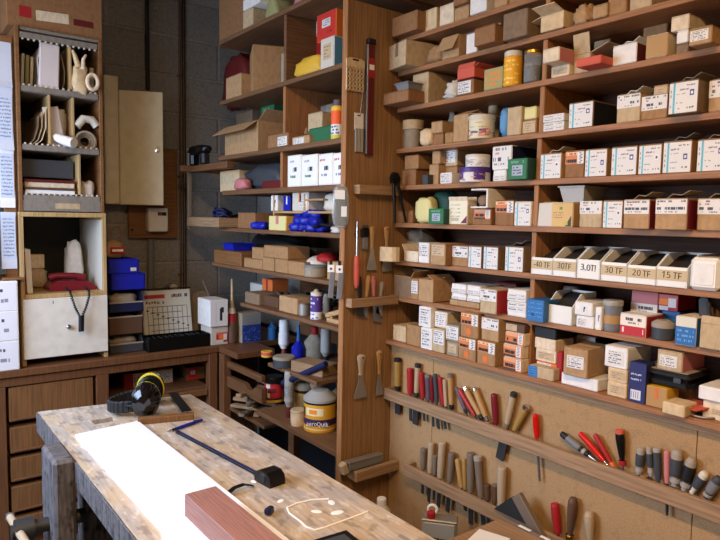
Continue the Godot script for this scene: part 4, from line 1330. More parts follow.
func tower_papers() -> void:
	var X := -3.455
	var put := func(called: String, label: String, category: String, mesh: Mesh, skin: String, at: Vector3, rot := Vector3.ZERO, group := "") -> void:
		# at: along the front (left negative), height, towards the room
		var o := single(called, label, category, mesh, mat(skin), Vector3(X + at.z, at.y, 1.002 - at.x), Vector3.ZERO, group)
		o.rotation_degrees = Vector3(rot.x, rot.y + 90, rot.z)
	var y1 := 2.1605
	var y2 := 1.8965
	var y3 := 1.6685
	var books := [["pale thin book standing at the left of upper pigeonhole", 0.012, 0.17, "offwhite"], ["olive brown book standing second in the upper pigeonhole", 0.014, 0.165, "olive"], ["tan book standing third in the upper pigeonhole", 0.012, 0.16, "beige"]]
	for i in 3:
		put.call("book", books[i][0], "book", rbox(books[i][1], books[i][2], 0.24, 0.001), books[i][3], Vector3(-0.155 + 0.019 * i, y1, 0.03), Vector3(0, 0, -3), "")
	var st := stool()
	bent_into(st, [Vector2(-0.038, 0.0), Vector2(-0.03, 0.07), Vector2(-0.034, 0.15), Vector2(-0.022, 0.21)], 0.2, 0.004)
	bent_into(st, [Vector2(0.03, 0.0), Vector2(0.044, 0.06), Vector2(0.04, 0.13), Vector2(0.022, 0.20)], 0.2, 0.004)
	put.call("paper_sheaf", "curved white papers standing behind the broad envelope", "papers", st.commit(), "paper", Vector3(-0.05, y1, 0.05))
	put.call("paper_sheaf", "broad pinkish white envelope leaning in the upper pigeonhole", "papers", rbox(0.086, 0.228, 0.016, 0.005), "envelope", Vector3(-0.05, y1, 0.188), Vector3(-4, 0, -3))
	put.call("card_sheets", "curved brown card sheets right of the white envelope", "card", bent([Vector2(-0.01, 0.0), Vector2(0.008, 0.05), Vector2(0.012, 0.11), Vector2(-0.004, 0.19)], 0.24, 0.003), "taupe", Vector3(0.015, y1, 0.05))
	# pale cloth loop
	var cl := thing("cloth_loop", "cream knotted cloth loop hanging in the upper right pigeonhole", "cloth", Vector3(X + 0.17, 2.165, 1.002 - 0.1), 90)
	part("bundle", lump(0.085, 0.15, 0.09, 101, 0.22, 0.25), mat("cream"), cl, Vector3(-0.012, 0.0, 0))
	part("tail", tube([Vector3(-0.02, 0.13, 0.03), Vector3(-0.035, 0.18, 0.03), Vector3(-0.042, 0.205, 0.02)], [0.014, 0.01, 0.006], 8), mat("cream"), cl)
	part("tail", tube([Vector3(0.0, 0.12, 0.035), Vector3(0.0, 0.165, 0.04), Vector3(0.015, 0.19, 0.03)], [0.012, 0.009, 0.006], 8), mat("pale"), cl)
	var ring := []
	for k in 17: ring.append(Vector3(0.036 + cos(TAU * k / 16) * 0.024, 0.062 + sin(TAU * k / 16) * 0.036, 0.06))
	part("loop", tube(ring, 0.010, 8), mat("pale"), cl)
	put.call("plastic_tube", "white plastic tube standing at the far right of the upper pigeonhole", "tube", lathe([0.0, 0.0, 0.012, 0.0, 0.012, 0.15, 0.0, 0.15], 12), "offwhite", Vector3(0.155, y1, 0.14))
	# middle row
	for i in 3:
		put.call("magazine", ["outermost curled magazine in the middle left pigeonhole", "curled magazine in the middle left pigeonhole, centre one", "innermost curled magazine in the middle left pigeonhole"][i], "magazine", bent([Vector2(-0.07, 0.004), Vector2(-0.03, 0.012), Vector2(0.0, 0.04), Vector2(0.018, 0.1), Vector2(0.02, 0.19 - 0.02 * i)], 0.28, 0.003), ["pale", "beige", "taupe"][i], Vector3(-0.082 - 0.016 * i, y2 + 0.0, 0.05))
	var st2 := stool()
	for i in 4:
		box_into(st2, 0.07 - 0.008 * i, 0.205 - 0.012 * (i % 2), 0.005, 0.0015, Vector3(-0.008 + 0.007 * i, 0, 0.10 - 0.03 * i), Basis(Vector3(0, 0, 1), deg_to_rad(9 - 5 * i)))
	put.call("paper_sheaf", "white fanned papers in the narrow middle pigeonhole", "papers", st2.commit(), "envelope", Vector3(0.0, y2, 0.06))
	put.call("paper_roll", "rolled white paper jutting from the narrow middle pigeonhole", "paper roll", tube([Vector3(-0.02, 0.05, 0.0), Vector3(0.02, 0.028, 0.06), Vector3(0.04, 0.02, 0.09)], [0.02, 0.024, 0.024], 14), "white", Vector3(0.0, y2 + 0.012, 0.17))
	var coil := stool()
	for j in 3:
		var pts := []
		for k in 21: pts.append(Vector3(cos(TAU * k / 20) * (0.045 - 0.009 * j), 0.048 + sin(TAU * k / 20) * (0.045 - 0.009 * j), 0.02 - 0.012 * j))
		tube_into(coil, pts, 0.007, 8)
	put.call("rope_coil", "dull grey coil standing in the middle right pigeonhole", "coil", coil.commit(), "dusty", Vector3(0.11, y2 + 0.004, 0.17))
	put.call("mesh_lump", "dark netting inside the dull grey coil", "netting", lump(0.05, 0.05, 0.05, 103, 0.25), "slate", Vector3(0.11, y2 + 0.012, 0.10))
	put.call("paper_roll", "thick white roll lying over the grey coil", "paper roll", tube([Vector3(-0.04, 0.12, 0.02), Vector3(-0.01, 0.16, 0.02), Vector3(0.03, 0.158, 0.02), Vector3(0.052, 0.13, 0.02)], 0.02, 12), "offwhite", Vector3(0.112, y2 + 0.0, 0.16))
	# lower row
	put.call("document_box", "slate grey document box in the lower pigeonhole", "document box", rbox(0.225, 0.085, 0.02, 0.002), "slate", Vector3(-0.05, y3 + 0.098, 0.13))
	var stack := [["red folder at the bottom of the lower pigeonhole stack", "darkred", 0.018], ["white papers on the red folder, lower pigeonhole", "paper", 0.02], ["brown folder between white papers, lower pigeonhole", "umber", 0.01], ["pale papers near the top of the lower pigeonhole stack", "pale", 0.024], ["dark red folder topping the lower pigeonhole stack", "darkred", 0.012]]
	var yy := y3
	for i in 5:
		put.call("folder" if i % 2 == 0 else "paper_stack", stack[i][0], "folder" if i % 2 == 0 else "papers", rbox(0.222 - 0.006 * (i % 2), stack[i][2], 0.28, 0.002), stack[i][1], Vector3(-0.05, yy + 0.0003, 0.035 + 0.008 * (i % 3)))
		yy += stack[i][2] + 0.0006
	put.call("paper_stack", "white crumpled packets in the lower right pigeonhole", "papers", lump(0.06, 0.09, 0.1, 104, 0.2), "white", Vector3(0.125, y3, 0.12))

func box_print() -> void:
	var o := get_node("cardboard_box_%03d" % used["cardboard_box"]) as Node3D
	o.position = Vector3(-3.463, 2.4405, 1.01)
	o.rotation.y = PI / 2
	part("red_mark", rbox(0.05, 0.05, 0.001, 0.0003), mat("red"), o, Vector3(-0.13, 0.045, 0.1875))
	part("printed_label", rbox(0.14, 0.045, 0.001, 0.0003), mat("pale"), o, Vector3(-0.015, 0.045, 0.1875), Vector3(0, 0, 3))
	part("red_mark", rbox(0.09, 0.03, 0.001, 0.0003), mat("darkred"), o, Vector3(0.12, 0.05, 0.1875))

func telephone(at: Vector3) -> void:
	var o := thing("telephone", "dark red desk telephone with a coiled black cord", "telephone", Vector3(-3.40, 1.2167, 0.96), 90)
	part("base", prism([Vector2(-0.095, 0), Vector2(0.12, 0), Vector2(0.125, 0.012), Vector2(0.08, 0.045), Vector2(-0.06, 0.052), Vector2(-0.095, 0.02)], 0.15), mat("maroon"), o)
	part("handset", tube([Vector3(-0.08, 0.062, 0.0), Vector3(-0.05, 0.072, 0.01), Vector3(0.03, 0.07, 0.02), Vector3(0.075, 0.054, 0.02)], [0.022, 0.016, 0.016, 0.024], 12), mat("maroon"), o)
	part("key_panel", rbox(0.06, 0.004, 0.05, 0.001), mat("charcoal"), o, Vector3(0.03, 0.052, -0.04), Vector3(0, 0, -4))
	# coiled cord hanging over the door front
	var st := stool()
	var legs := [[Vector3(-0.03, 0.02, 0.1), Vector3(-0.025, 0.008, 0.172), Vector3(-0.022, -0.02, 0.19), Vector3(-0.008, -0.07, 0.192), Vector3(0.015, -0.12, 0.194)], [Vector3(0.06, 0.02, 0.1), Vector3(0.06, 0.008, 0.172), Vector3(0.056, -0.02, 0.19), Vector3(0.04, -0.07, 0.195), Vector3(0.018, -0.12, 0.198)]]
	for lg in legs:
		var c := Curve3D.new()
		for p in lg: c.add_point(p)
		var pts := []
		var n := 90
		for i in n:
			var q := c.sample_baked(c.get_baked_length() * i / (n - 1))
			pts.append(q + Vector3(cos(i * 1.3), 0, sin(i * 1.3)) * 0.005)
		tube_into(st, pts, 0.003, 5)
	var pts2 := []
	for i in 60:
		pts2.append(Vector3(0.017 + cos(i * 1.25) * 0.011, -0.11 - 0.075 * i / 59.0, 0.199 + sin(i * 1.25) * 0.007))
	tube_into(st, pts2, 0.004, 5)
	part("cord", st.commit(), mat("cable"), o)
	single("plastic_bag", "translucent white bag standing behind the red telephone", "bag", lump(0.11, 0.24, 0.1, 106, 0.16, 0.3), mat("white"), Vector3(-3.52, 1.2167, 0.90))
	single("directory", "red spined white book standing at the left of the cupboard", "book", rbox(0.17, 0.21, 0.024, 0.002), mat("paper"), Vector3(-3.385, 1.2167, 1.145), Vector3(2, 0, 0))
	single("directory", "dark red thin book beside the white one in the cupboard", "book", rbox(0.17, 0.20, 0.012, 0.002), mat("red"), Vector3(-3.384, 1.2167, 1.169 - 0.0005))
	single("small_carton", "small pale carton upright at the cupboard back", "carton", rbox(0.06, 0.07, 0.075, 0.002), mat("pale"), Vector3(-3.56, 1.3168, 1.075))
	single("wrapped_block", "beige wrapped block under the small carton, cupboard back", "block", lump(0.1, 0.1, 0.1, 107, 0.1), mat("beige"), Vector3(-3.55, 1.2167, 1.075))

func pinned_papers() -> void:
	# loose papers, blue daylight put into their colour, hung on a board end left of the pigeonholes
	var b := thing("notice_board", "narrow pale board left of the pigeonholes hung with papers", "board", Vector3(-3.32, 1.2905, 1.225))
	part("board", rbox(0.02, 1.1, 0.05, 0.002), mat("orangewood"), b, Vector3(0.03, 0, -0.005))
	part("foot", rbox(0.2, 0.012, 0.09, 0.002), mat("orangewood"), b)
	var at := [[2.16, 0.20, "bluetint", 6, 0.0], [1.88, 0.30, "bluetint", -4, 0.004], [1.62, 0.30, "paper", 3, 0.002], [1.34, 0.26, "bluetint", -2, 0.006]]
	for i in 4:
		var a = at[i]
		var o := thing("hanging_paper", ["topmost curled blue-lit paper hanging left of the pigeonholes", "blue-lit paper curling out at its lower edge, left of pigeonholes", "white sheet hung below the curled blue-lit paper", "lowest blue-lit printed sheet above the white cartons"][i], "paper", Vector3(-3.276 + a[4], a[0], 1.233), 90)
		part("sheet", bent([Vector2(0.0, 0.0) + Vector2(0.018 if i < 2 else 0.004, 0), Vector2(0.006, 0.03), Vector2(0.0, 0.09), Vector2(0.0, a[1])], 0.062, 0.0012), mat(a[2]), o, Vector3.ZERO, Vector3(0, -90, 0))
		if i > 0:
			part("print", sheet(0.055, 0.2), print_mat("docprint", 0), o, Vector3(0, 0.045, 0.004))
	for i in 3:
		var o := single("magazine_file", ["leaning blue-lit magazine nearest the pigeonholes", "leaning white magazine in the middle of the left heap", "leaning dark blue magazine furthest left"][i], "magazine", rbox(0.16, 0.3, 0.012, 0.002), mat(["bluetint", "paper", "navy"][i]), Vector3(-3.30, 1.2905, 1.30 + 0.05 * i), Vector3(12, 0, 0))
	single("red_folder", "red folder edge behind the leaning magazines at far left", "folder", rbox(0.14, 0.36, 0.014, 0.002), mat("red"), Vector3(-3.42, 1.2905, 1.31), Vector3(8, 0, 0))
	single("card_sheet", "beige card panel standing behind the hanging papers", "card", rbox(0.012, 1.35, 0.4, 0.002), mat("taupe"), Vector3(-3.46, 1.2905, 1.45))

func offcut_pile() -> void:
	var g := RandomNumberGenerator.new()
	g.seed = 23
	var kinds := []
	for k in 5: kinds.append(rbox(0.16 + 0.03 * k, 0.016 + 0.003 * (k % 3), 0.03 + 0.006 * (k % 2), 0.003))
	for i in 40:
		var lv := i / 7
		single("wood_offcut", "weathered wooden offcut in the pile beyond the counter post", "offcut", kinds[i % 5], mat("scrap" if i % 3 else "oldwood"), Vector3(-2.945 + g.randf_range(-0.05, 0.05), 0.5505 + lv * 0.026 + g.randf_range(0, 0.006), -0.10 + (i % 7) * 0.045 + g.randf_range(-0.01, 0.01)), Vector3(g.randf_range(-4, 4), g.randf_range(-55, 35), g.randf_range(-9, 9)), "wooden offcuts piled beyond the counter post")

func gable_ledges() -> void:
	var spec := [["upper wooden ledge across the side panel at the fifth shelf", 1.695, 0.036, 0.0, 0.214], ["middle wooden ledge across the side panel with scrapers stuck in", 1.248, 0.036, 0.0, 0.244]]
	for s in spec:
		var o := thing("tool_ledge", s[0], "ledge", Vector3(-1.9995, s[1], (s[3] + s[4]) / 2))
		part("rail", rbox(0.014, s[2], s[4] - s[3], 0.002), mat("rail"), o, Vector3(0.036, 0, 0))
		for e in [-1, 1]:
			part("spacer", rbox(0.029, s[2], 0.018, 0.001), mat("rail"), o, Vector3(0.0145, 0, e * ((s[4] - s[3]) / 2 - 0.010)))
	var o := thing("tool_ledge", "lowest wooden ledge jutting from the side panel foot", "ledge", Vector3(-1.9995, 0.545, 0.1))
	part("rail", rbox(0.022, 0.045, 0.25, 0.004), mat("rail"), o, Vector3(0.058, 0, 0.0))
	for e in [-1, 1]:
		part("spacer", rbox(0.047, 0.04, 0.02, 0.001), mat("rail"), o, Vector3(0.0235, 0.002, e * 0.112))
	var p := thing("sanding_block", "grey worn block plane resting on the lowest ledge", "plane", Vector3(-1.965, 0.592, 0.15))
	part("body", rbox(0.034, 0.03, 0.17, 0.003), mat("midgrey"), p, Vector3(0, 0, 0.01), Vector3(0, 0, 0))
	part("sole", rbox(0.038, 0.006, 0.18, 0.002), mat("greybrown"), p, Vector3(0, 0.03, 0.01))
	part("nose", rbox(0.03, 0.05, 0.03, 0.006), mat("beige"), p, Vector3(0, -0.012, 0.105), Vector3(18, 0, 0))

func hung_tools() -> void:
	var X := -1.9995
	var nail := func(o: Node3D, y: float, z: float) -> void:
		part("nail", tube([Vector3(-0.0002, y, z), Vector3(0.022, y, z)], 0.002, 6), mat("oldsteel"), o)
	# perforated plate
	var r := thing("punched_plate", "pale tan plate punched with a grid of holes, high on side panel", "plate", Vector3(X + 0.004, 2.09, 0.218), 90)
	var st := stool()
	var W := 0.086
	var H := 0.125
	for i in 6: box_into(st, 0.006 if i in [0, 5] else 0.007, 0.088, 0.006, 0.0006, Vector3(-W / 2 + 0.004 + i * (W - 0.008) / 5, 0, 0.003))
	for j in 6: box_into(st, W, 0.007, 0.006, 0.0006, Vector3(0, j * 0.0165, 0.003))
	prism_into(st, [Vector2(-W / 2, 0.088), Vector2(W / 2, 0.088), Vector2(W / 2, 0.118), Vector2(0.028, H), Vector2(-0.028, H), Vector2(-W / 2, 0.118)], 0.006, Vector3(0, 0, 0.003))
	part("plate", st.commit(), mat("cream"), r)
	part("hang_hole", rbox(0.03, 0.007, 0.0008, 0.0002), mat("ink"), r, Vector3(0, 0.115, 0.0061))
	nail.call(r, 0.118, 0.0)
	# long red sash clamp / bar
	var b := thing("clamp_bar", "long dark red bar hanging beside the punched plate", "bar", Vector3(X + 0.004, 1.85, 0.148), 90)
	part("bar", rbox(0.034, 0.43, 0.014, 0.003), mat("darkred"), b, Vector3(0.002, 0, 0.007))
	part("label", rbox(0.032, 0.075, 0.001, 0.0003), mat("red"), b, Vector3(0.002, 0.30, 0.0145))
	part("label_text", rbox(0.024, 0.02, 0.0008, 0.0002), mat("paper"), b, Vector3(0.002, 0.33, 0.0155))
	part("steel_edge", rbox(0.006, 0.42, 0.016, 0.001), mat("steel"), b, Vector3(-0.017, 0.004, 0.008))
	part("cap", rbox(0.038, 0.02, 0.02, 0.003), mat("charcoal"), b, Vector3(0.002, 0.43, 0.008))
	# blister card with keys
	var k := thing("blister_card", "white carded grey blades hanging below the punched plate", "blister pack", Vector3(X + 0.004, 1.86, 0.195), 90)
	part("card", rbox(0.045, 0.065, 0.002, 0.0006), mat("white"), k, Vector3(0, 0.085, 0.001))
	part("hang_slot", rbox(0.016, 0.005, 0.0008, 0.0002), mat("ink"), k, Vector3(0, 0.138, 0.0023))
	for i in 3:
		part("blade", rbox(0.011, 0.09, 0.006, 0.001), mat("greyplastic"), k, Vector3((i - 1) * 0.014, 0.0, 0.004))
	part("chain", tube([Vector3(0.004, 0.14, 0.004), Vector3(0.01, 0.19, 0.004), Vector3(0.016, 0.24, 0.004)], 0.0025, 6), mat("steel"), k)
	# plastic bag on the front edge
	var g := thing("hanging_bag", "clear plastic bag with white label on the side panel's front edge", "bag", Vector3(-2.0, 1.56, 0.272), 60)
	part("bag", lump(0.068, 0.165, 0.02, 111, 0.12), mat("clearbag"), g, Vector3(0, 0, 0))
	part("contents", rbox(0.05, 0.11, 0.008, 0.003), mat("slate"), g, Vector3(0, 0.01, 0))
	part("label", rbox(0.04, 0.035, 0.001, 0.0003), mat("paper"), g, Vector3(-0.005, 0.112, 0.0112))
	part("label", rbox(0.022, 0.04, 0.001, 0.0003), mat("paper"), g, Vector3(0.012, 0.045, 0.0112))
	# pair of grey blade packs
	for i in 2:
		var s := thing("blade_pack", ["grey blade pack with white header, left of the hanging pair", "grey blade pack with white header, right of the hanging pair"][i], "blade pack", Vector3(-2.0 - 0.012 * (1 - i) - 0.03 * (1 - i), 1.285, 0.285 - 0.012 * i), 55, "hanging pair of grey blade packs")
		part("header", rbox(0.026, 0.03, 0.004, 0.001), mat("paper"), s, Vector3(0, 0.10, 0.002))
		part("header_mark", rbox(0.008, 0.008, 0.0006, 0.0001), mat("ink"), s, Vector3(0, 0.11, 0.0046))
		part("blades", rbox(0.022, 0.105, 0.006, 0.002), mat("midgrey"), s, Vector3(0, -0.004, 0.0), Vector3(0, 0, -4))
		part("loop", rbox(0.012, 0.02, 0.003, 0.001), mat("charcoal"), s, Vector3(0, 0.128, 0.002))
	# red screwdriver with pale shaft
	var d := thing("screwdriver", "long red handled screwdriver hanging handle down, side panel", "screwdriver", Vector3(X + 0.014, 1.452, 0.2))
	part("handle", lathe([0.0, 0.0, 0.009, 0.0, 0.0115, -0.02, 0.0125, -0.07, 0.011, -0.115, 0.006, -0.13, 0.0, -0.13], 14), mat("coral"), d)
	part("shaft", lathe([0.0, 0.0, 0.0045, 0.0, 0.0045, 0.135, 0.0, 0.137], 10), mat("chrome"), d)
	part("clip", rbox(0.014, 0.01, 0.016, 0.002), mat("umber"), d, Vector3(-0.006, 0.08, 0))
	# black clip
	var c := thing("spring_clamp", "small black clamp with grey jaws beside the red screwdriver", "clamp", Vector3(X + 0.003, 1.49, 0.16), 90)
	part("body", rbox(0.04, 0.035, 0.016, 0.005), mat("black"), c, Vector3(0, 0.035, 0.008))
	part("jaw", rbox(0.03, 0.05, 0.012, 0.004), mat("midgrey"), c, Vector3(0.002, -0.015, 0.007))
	part("arm", rbox(0.028, 0.012, 0.01, 0.003), mat("slate"), c, Vector3(0.004, 0.07, 0.006))
	# pincers on the upper ledge
	var p := thing("pincers", "black long pincers hooked over the upper ledge", "pincers", Vector3(-1.94, 1.738, 0.04), 90)
	part("head", prism([Vector2(-0.02, 0.0), Vector2(0.016, -0.004), Vector2(0.022, 0.02), Vector2(0.008, 0.042), Vector2(-0.012, 0.044), Vector2(-0.024, 0.022)], 0.018), mat("black"), p, Vector3(-0.008, 0.004, 0.0))
	part("handle", tube([Vector3(0.0, 0.01, 0.004), Vector3(0.022, -0.06, 0.006), Vector3(0.05, -0.15, 0.004)], [0.007, 0.006, 0.005], 8), mat("black"), p)
	part("handle", tube([Vector3(-0.012, 0.01, -0.004), Vector3(-0.006, -0.07, -0.004), Vector3(0.002, -0.155, -0.008)], [0.007, 0.006, 0.005], 8), mat("black"), p)
	# tools stuck in the middle ledge, handles up and blades below
	var spec := [[0.183, 0.088, "oldsteel", "dark handled scraper stuck in the middle ledge, nearest its front", "charcoal"], [0.150, 0.09, "midgrey", "brown handled scraper stuck in the middle ledge, second", "honey"], [0.112, 0.086, "steel", "pink handled scraper stuck in the middle ledge, third", "pink"], [0.075, 0.06, "tin", "ash handled scraper stuck in the middle ledge, nearest the wall", "dust"]]
	for i in 4:
		var q = spec[i]
		var o := thing("putty_knife", q[3], "scraper", Vector3(-1.983, 1.284, q[0]), 90, "scrapers stuck in the middle ledge")
		part("handle", lathe([0.0, 0.0, 0.007, 0.0, 0.0085, 0.02, 0.012, q[1] * 0.7, 0.009, q[1] * 0.95, 0.0, q[1]], 14, 0.75), mat(q[4]), o, Vector3.ZERO, Vector3(0, 0, [4, -6, 5, -4][i]))
		part("blade", prism([Vector2(-0.008, 0.004), Vector2(0.008, 0.004), Vector2(0.012, -0.03), Vector2(0.02 if i != 1 else 0.011, -0.085 - 0.03 * int(i == 2)), Vector2(-0.02 if i != 1 else -0.011, -0.07 - 0.03 * int(i == 2)), Vector2(-0.012, -0.03)], 0.0025), mat(q[2]), o, Vector3.ZERO, Vector3(0, 0, [4, -3, 12, -6][i]))

func workbench() -> void:
	var o := thing("workbench", "worn greyish wooden workbench with stained top and front vise", "workbench", Vector3(-1.4, 0, 0.97))
	var O := o.position
	var bb := Basis(Vector3.RIGHT, -PI / 2)
	var st := stool()
	var T := 0.075
	var yc := 0.852 - T / 2
	# the top is laid round the dog hole at its far end
	for poly in [[Vector2(-2.570, -1.253), Vector2(0.1, -1.253), Vector2(0.1, -1.118), Vector2(-2.548, -1.118)], [Vector2(-2.5355, -1.042), Vector2(0.1, -1.042), Vector2(0.1, -0.69), Vector2(-2.478, -0.69)],
			[Vector2(-2.548, -1.118), Vector2(-2.352, -1.118), Vector2(-2.352, -1.042), Vector2(-2.5355, -1.042)], [Vector2(-2.302, -1.118), Vector2(0.1, -1.118), Vector2(0.1, -1.042), Vector2(-2.302, -1.042)]]:
		prism_into(st, poly, T, Vector3(0, yc, 0) - O, bb)
	part("benchtop", st.commit(), bench_mat(), o)
	part("hole_floor", rbox(0.05, 0.01, 0.076, 0.001), mat("charcoal"), o, Vector3(-2.327, 0.778, 1.08) - O)
	part("shaded_front_edge", rbox(2.668, 0.074, 0.005, 0.0015), mat("leg"), o, Vector3(-1.235, 0.7775, 1.2562) - O)  # cover strip in a darker skin, shading the bench front by colour
	part("apron", rbox(2.3, 0.12, 0.03), mat("leg"), o, Vector3(-1.15, 0.656, 1.12) - O)  # darker than the rear apron: shade under the top put into the colour
	part("apron", rbox(2.3, 0.12, 0.03), mat("oldwood"), o, Vector3(-1.15, 0.656, 0.75) - O)
	for p in [Vector3(-2.15, 0, 1.16), Vector3(-2.3, 0, 0.76), Vector3(-0.05, 0, 1.16), Vector3(-0.05, 0, 0.76)]:
		part("leg", rbox(0.09, 0.776, 0.09, 0.004), mat("leg"), o, p - O)
	part("stretcher", rbox(2.0, 0.08, 0.04), mat("leg"), o, Vector3(-1.15, 0.15, 0.96) - O)
	# leg vise
	part("vise_chop", rbox(0.185, 0.858, 0.062, 0.010), mat("leg"), o, Vector3(-2.068, 0.006, 1.287) - O)
	part("vise_screw", tube([Vector3(0, 0, -0.1), Vector3(0, 0, 0.11)], 0.022, 14), mat("oldsteel"), o, Vector3(-2.068, 0.64, 1.31) - O)
	part("vise_hub", tube([Vector3(0, 0, 0), Vector3(0, 0, 0.05)], 0.036, 16), mat("oldsteel"), o, Vector3(-2.068, 0.64, 1.36) - O)
	part("vise_bar", tube([Vector3(-0.16, -0.02, 0), Vector3(0.16, 0.02, 0)], 0.012, 10), mat("ash"), o, Vector3(-2.068, 0.64, 1.40) - O)
	for s in [-1, 1]:
		part("bar_knob", lathe([0.0, -0.016, 0.013, -0.01, 0.017, 0.0, 0.013, 0.01, 0.0, 0.016], 14), mat("chrome"), o, Vector3(-2.068 + s * 0.165, 0.64 + s * 0.021, 1.40) - O)

func bench_mat() -> StandardMaterial3D:
	var m := StandardMaterial3D.new()
	m.resource_name = "benchtop"
	m.albedo_texture = tex("bench")
	m.roughness = 0.55
	m.uv1_triplanar = true
	m.uv1_world_triplanar = true
	m.uv1_scale = Vector3(0.4, 1.0, 1.6)
	m.uv1_triplanar_sharpness = 8.0
	return m

func bench_objects() -> void:
	var Y := 0.8523
	var bb := Basis(Vector3.RIGHT, -PI / 2)
	var st := stool()
	prism_into(st, [Vector2(-2.196, -1.206), Vector2(-2.221, -0.991), Vector2(-0.25, -0.972), Vector2(-0.25, -1.188)], 0.012, Vector3(0, Y + 0.006, 0), bb)
	single("white_board", "long white painted board lying along the workbench front", "board", st.commit(), mat("boardwhite"), Vector3.ZERO)
	single("hardwood_block", "reddish brown hardwood block resting on the white board", "block", rbox(0.9, 0.056, 0.083, 0.002), mat("mahogany"), Vector3(-0.985, Y + 0.0125, 1.087), Vector3(0, 0.4, 0))
	# ear defenders lying on their side, headband to the left
	var e := thing("ear_defenders", "black ear defenders with yellow cup rims and padded headband", "ear defenders", Vector3(-2.35, Y, 0.91))
	var ax := Vector3(0.90, 0.0, 0.43).normalized()       # across the two cups
	var side := Vector3(-0.43, 0.0, 0.90).normalized()
	for s in [-1, 1]:
		var c: Vector3 = ax * (0.056 * s) + Vector3(0, 0.054, 0)
		var bs: Basis = Basis(side, ax * float(s), side.cross(ax * float(s))).orthonormalized()
		var m := stool()
		lathe_into(m, [0.0, 0.056, 0.02, 0.053, 0.035, 0.042, 0.042, 0.024, 0.0435, 0.002, 0.0, 0.002], 24, Vector3.ZERO, Basis.IDENTITY, 1.25)
		var cup := part("cup", m.commit(), mat("glossblack"), e)
		cup.transform = Transform3D(bs, c)
		var m2 := stool()
		lathe_into(m2, [0.03, 0.002, 0.0425, 0.002, 0.0435, -0.001, 0.0425, -0.004, 0.03, -0.004], 24, Vector3.ZERO, Basis.IDENTITY, 1.25)
		var rim := part("rim", m2.commit(), mat("earyellow"), e)
		rim.transform = Transform3D(bs, c)
		var m3 := stool()
		lathe_into(m3, [0.02, -0.022, 0.034, -0.022, 0.041, -0.014, 0.04, -0.006, 0.02, -0.006], 24, Vector3.ZERO, Basis.IDENTITY, 1.2)
		var pad := part("cushion", m3.commit(), mat("black"), e)
		pad.transform = Transform3D(bs, c)
	var pts := []
	for k in 17:
		var a := PI * k / 16.0
		pts.append(ax * (cos(a) * 0.066) + side * (0.03 + sin(a) * 0.085) + Vector3(0, 0.04 - 0.012 * sin(a), 0))
	var hb := stool()
	for k in 16:
		var p0: Vector3 = pts[k]
		var p1: Vector3 = pts[k + 1]
		var dir := (p1 - p0).normalized()
		var nrm := dir.cross(Vector3.UP).normalized()
		box_into(hb, (p1 - p0).length() + 0.004, 0.036, 0.012, 0.004, (p0 + p1) / 2 - Vector3(0, 0.02, 0), Basis(dir, Vector3.UP, nrm))
	part("headband", hb.commit(), mat("charcoal"), e)
	for s in [-1, 1]:
		part("yoke", tube([ax * (0.085 * s) + Vector3(0, 0.054, 0), ax * (0.09 * s) + side * 0.03 + Vector3(0, 0.045, 0), ax * (0.07 * s) + side * 0.055 + Vector3(0, 0.038, 0)], 0.004, 8), mat("black"), e)
	e.scale = Vector3.ONE * 1.22
	# try square
	var q := thing("try_square", "wooden try square with a broad black blade", "try square", Vector3(-2.19, Y, 0.90))
	var a0 := Vector3(-2.222, 0, 0.992)
	var b0 := Vector3(-2.166, 0, 0.806)
	var dir := (b0 - a0).normalized()
	var bs2 := Basis(dir, Vector3.UP, dir.cross(Vector3.UP))
	var stock := part("stock", rbox(a0.distance_to(b0), 0.022, 0.03, 0.002), mat("drawer"), q)
	stock.transform = Transform3D(bs2, (a0 + b0) / 2 - Vector3(-2.19, 0, 0.90))
	var bl := part("blade", rbox(0.036, 0.004, 0.26, 0.001), mat("black"), q)
	var perp := Vector3(-0.985, 0, -0.17).normalized()
	bl.transform = Transform3D(Basis(perp.cross(Vector3.UP) * -1.0, Vector3.UP, perp * -1.0).orthonormalized(), Vector3(-2.325, 0.0225, 0.797) - Vector3(-2.19, 0, 0.90))
	for i in 3:
		part("rivet", lathe([0.0, 0.0012, 0.004, 0.001, 0.004, 0.0, 0.0, 0.0], 10), mat("brass"), q, Vector3(-2.176 + 0.003 * i, 0.022, 0.83 - 0.013 * i) - Vector3(-2.19, 0, 0.90))
	# pen
	var pa := Vector3(-2.068, Y + 0.0062, 0.935)
	var pb := Vector3(-2.121, Y + 0.0062, 0.785)
	var pd := (pb - pa).normalized()
	var pen := thing("pen", "blue ballpoint pen with a silver tip on the bench", "pen", pa)
	part("barrel", tube([pd * 0.03, pd * 0.09, pd * 0.15], [0.0058, 0.006, 0.005], 12), mat("royal"), pen)
	part("grip", tube([pd * 0.012, pd * 0.03], [0.0045, 0.0056], 12), mat("navy"), pen)
	part("tip", tube([pd * -0.008, pd * 0.012], [0.0012, 0.0045], 12), mat("chrome"), pen)
	part("clip", tube([pd * 0.152 + Vector3(0, 0.002, 0), pd * 0.11 + Vector3(0, 0.0075, 0)], 0.0016, 6), mat("navy"), pen)
	# tape measure with its blade pulled out towards the pen
	var tm := thing("tape_measure", "black tape measure with its dark blade pulled out across the bench", "tape measure", Vector3(-1.515, Y, 0.850))
	var td := Vector3(-0.993, 0, 0.115)
	var tb := Basis(td, Vector3.UP, td.cross(Vector3.UP))
	var body := stool()
	prism_into(body, [Vector2(-0.036, 0.0), Vector2(0.038, 0.0), Vector2(0.039, 0.012), Vector2(0.032, 0.030), Vector2(0.016, 0.038), Vector2(-0.018, 0.038), Vector2(-0.034, 0.028), Vector2(-0.038, 0.01)], 0.052, Vector3.ZERO, tb)
	part("body", body.commit(), mat("black"), tm)
